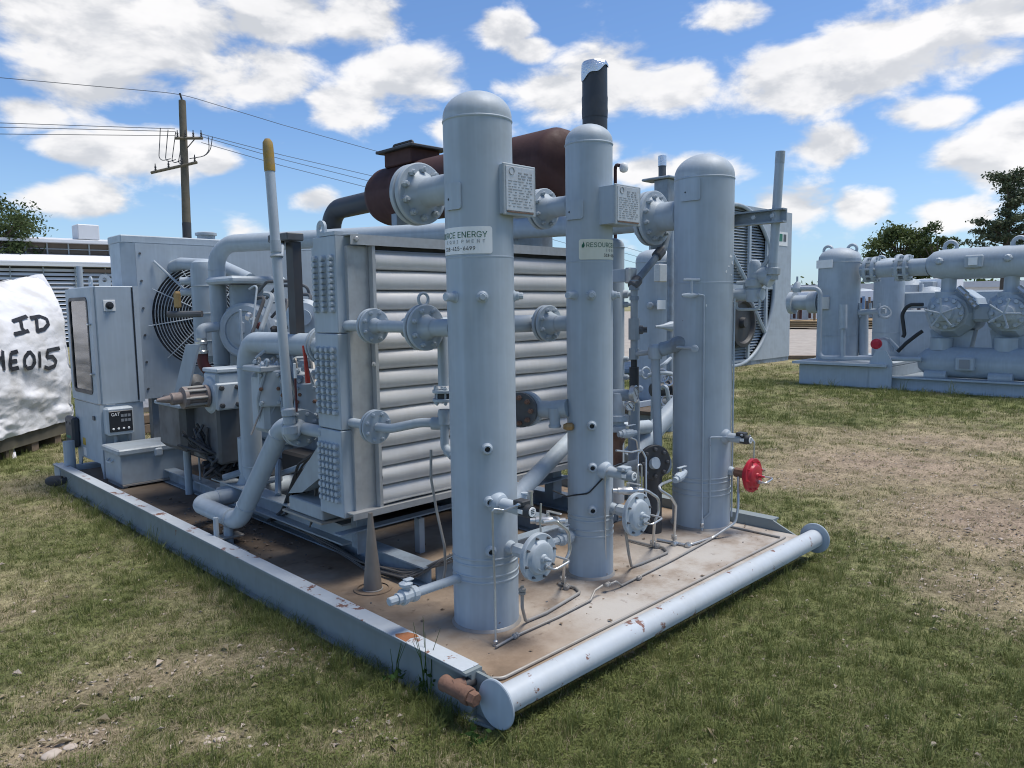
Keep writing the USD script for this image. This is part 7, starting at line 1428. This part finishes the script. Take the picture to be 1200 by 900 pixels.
    N = 60000; ang = rnd.uniform(-.75, .75, N); dist = 1.5 * (14 / 1.5) ** rnd.uniform(0, 1, N); x, y = CAM[0] + dist * np.cos(base + ang), CAM[1] + dist * np.sin(base + ang); ok = ~((x > .02) & (x < 2.92) & (y > -.02) & (y < 6.1)); x, y = x[ok], y[ok]; P = np.stack([x, y, np.zeros_like(x)], -1); lush, bare = fields(P); keep = rnd.uniform(0, 1, len(x)) < np.clip(bare * 1.5 - .05, .04, 1); x, y, bare = x[keep], y[keep], bare[keep]
    pr = []
    for k in range(3):
        m = trimesh.creation.icosphere(1, 1.0); vv = m.vertices * (1 + .35 * (np.random.default_rng(k).uniform(size=(len(m.vertices), 1)) - .5)) * A(1, .75, .5); pr.append(('stone', (vv * .008, m.faces), M['stone']))
    for k in range(3): pr.append(('leaf_chip', (A([0, 0, .004], [.012, .006, .008], [.024, 0, .004], [.012, -.006, .012]) if False else np.array([[0, 0, .004], [.012, .006, .009], [.024, 0, .004], [.012, -.006, .012]]), np.array([[0, 1, 2], [0, 2, 3]])), M['grass_straw'] if k else M['stone']))
    s = rnd.uniform(.5, 1.5, len(x)) * (1 + (rnd.uniform(0, 1, len(x)) > .985) * 1.0); scatter('ground_litter', 'small stones and dry leaf chips on the bare earth', pr, np.stack([x, y, ground_z(x, y)], 1), np.where(rnd.uniform(0, 1, len(x)) < .22, rnd.integers(0, 3, len(x)), rnd.integers(3, 6, len(x))), rnd.uniform(0, 6.28, len(x)), np.stack([s] * 3, 1), 'litter'); print('litter', len(x))
    for k, (px, py, r, lab) in enumerate(((258, 868, .028, 'larger pale stone in the bare patch at bottom left, right of the pair'), (243, 872, .022, 'smaller pale stone beside the larger one at bottom left'), (60, 885, .035, 'broad flat pale stone near the bottom left corner'), (82, 876, .026, 'pale stone just right of the broad flat one'), (1094, 872, .014, 'lone white pebble in the grass at bottom right'))):
        m = trimesh.creation.icosphere(2, 1.0); vv = m.vertices * (1 + .4 * (meshkit.noise(m.vertices * 1.6 + k * 7)[:, None] - .5)) * A(1, .8, .45) * r + uz(px, py, 0); single('stone', (vv, m.faces), M['stone'], lab, 'stone', 40)
vegetation()
def deck_litter():
    import trimesh
    rnd = np.random.default_rng(6); n = 900; x, y = rnd.uniform(.10, 2.82, n), .08 + 5.8 * rnd.uniform(0, 1, n) ** 1.6; near = rnd.uniform(0, 1, n) < .35; x = np.where(near, .10 + np.abs(rnd.normal(0, .02, n)), x); heap = (~near) & (rnd.uniform(0, 1, n) < .45); x = np.where(heap, rnd.normal(.35, .12, n), x); y = np.where(heap, rnd.normal(3.0, .4, n), y)
    free = np.ones(n, bool)
    for v in V: free &= np.hypot(x - v[0], y - v[1]) > v[2] + .02
    free &= (x > .10) & (x < 2.8); x, y, heap = x[free], y[free], heap[free]; m = trimesh.creation.icosphere(1, 1.0); pr = []
    for k in range(2): vv = m.vertices * (1 + .4 * (np.random.default_rng(k).uniform(size=(len(m.vertices), 1)) - .5)) * A(1, .7, .5); pr.append(('dirt_clod', (vv * .006, m.faces), M['grime'] if k else M['wood']))
    pr.append(('dead_leaf', (np.array([[0, 0, .002], [.012, .007, .006], [.026, 0, .002], [.012, -.007, .008]]), np.array([[0, 1, 2], [0, 2, 3]])), M['wood']))
    s = rnd.uniform(.4, 1.3, len(x)) * np.where(heap, 1.6, 1); scatter('deck_litter', 'crumbs of dirt and dead leaf lying on the skid deck', pr, np.stack([x, y, np.full(len(x), ZD + .001)], 1), rnd.integers(0, 3, len(x)), rnd.uniform(0, 6.28, len(x)), np.stack([s] * 3, 1), 'litter')
deck_litter()
def weed(px, py, h, label, n=6):
    c = uz(px, py, 0); R2 = random.Random(px); t = thing('weed', label, 'weed', c)
    for k in range(n):
        d = A(R2.uniform(-1, 1), R2.uniform(-1, 1), 0) * .25 * h; part(t, 'stalk', MB().tube([c + A(R2.uniform(-.02, .02), R2.uniform(-.02, .02), 0), c + d * .4 + A(0, 0, h * .55), c + d + A(0, 0, h * R2.uniform(.8, 1))], [.0022, .0018, .0008], 5), M['weed'])
    rn = np.random.default_rng(px); part(t, 'leaves', leaves([[c[0], c[1], h * .2, .05]], 26, .016, rn), M['weed'], False)
weed(500, 818, .34, 'tall thin weed stalks in front of the rusty pipe tee', 6); weed(462, 806, .22, 'short weed tuft left of the rusty pipe tee', 5); weed(553, 872, .10, 'small leafy weed under the near skid corner', 5)
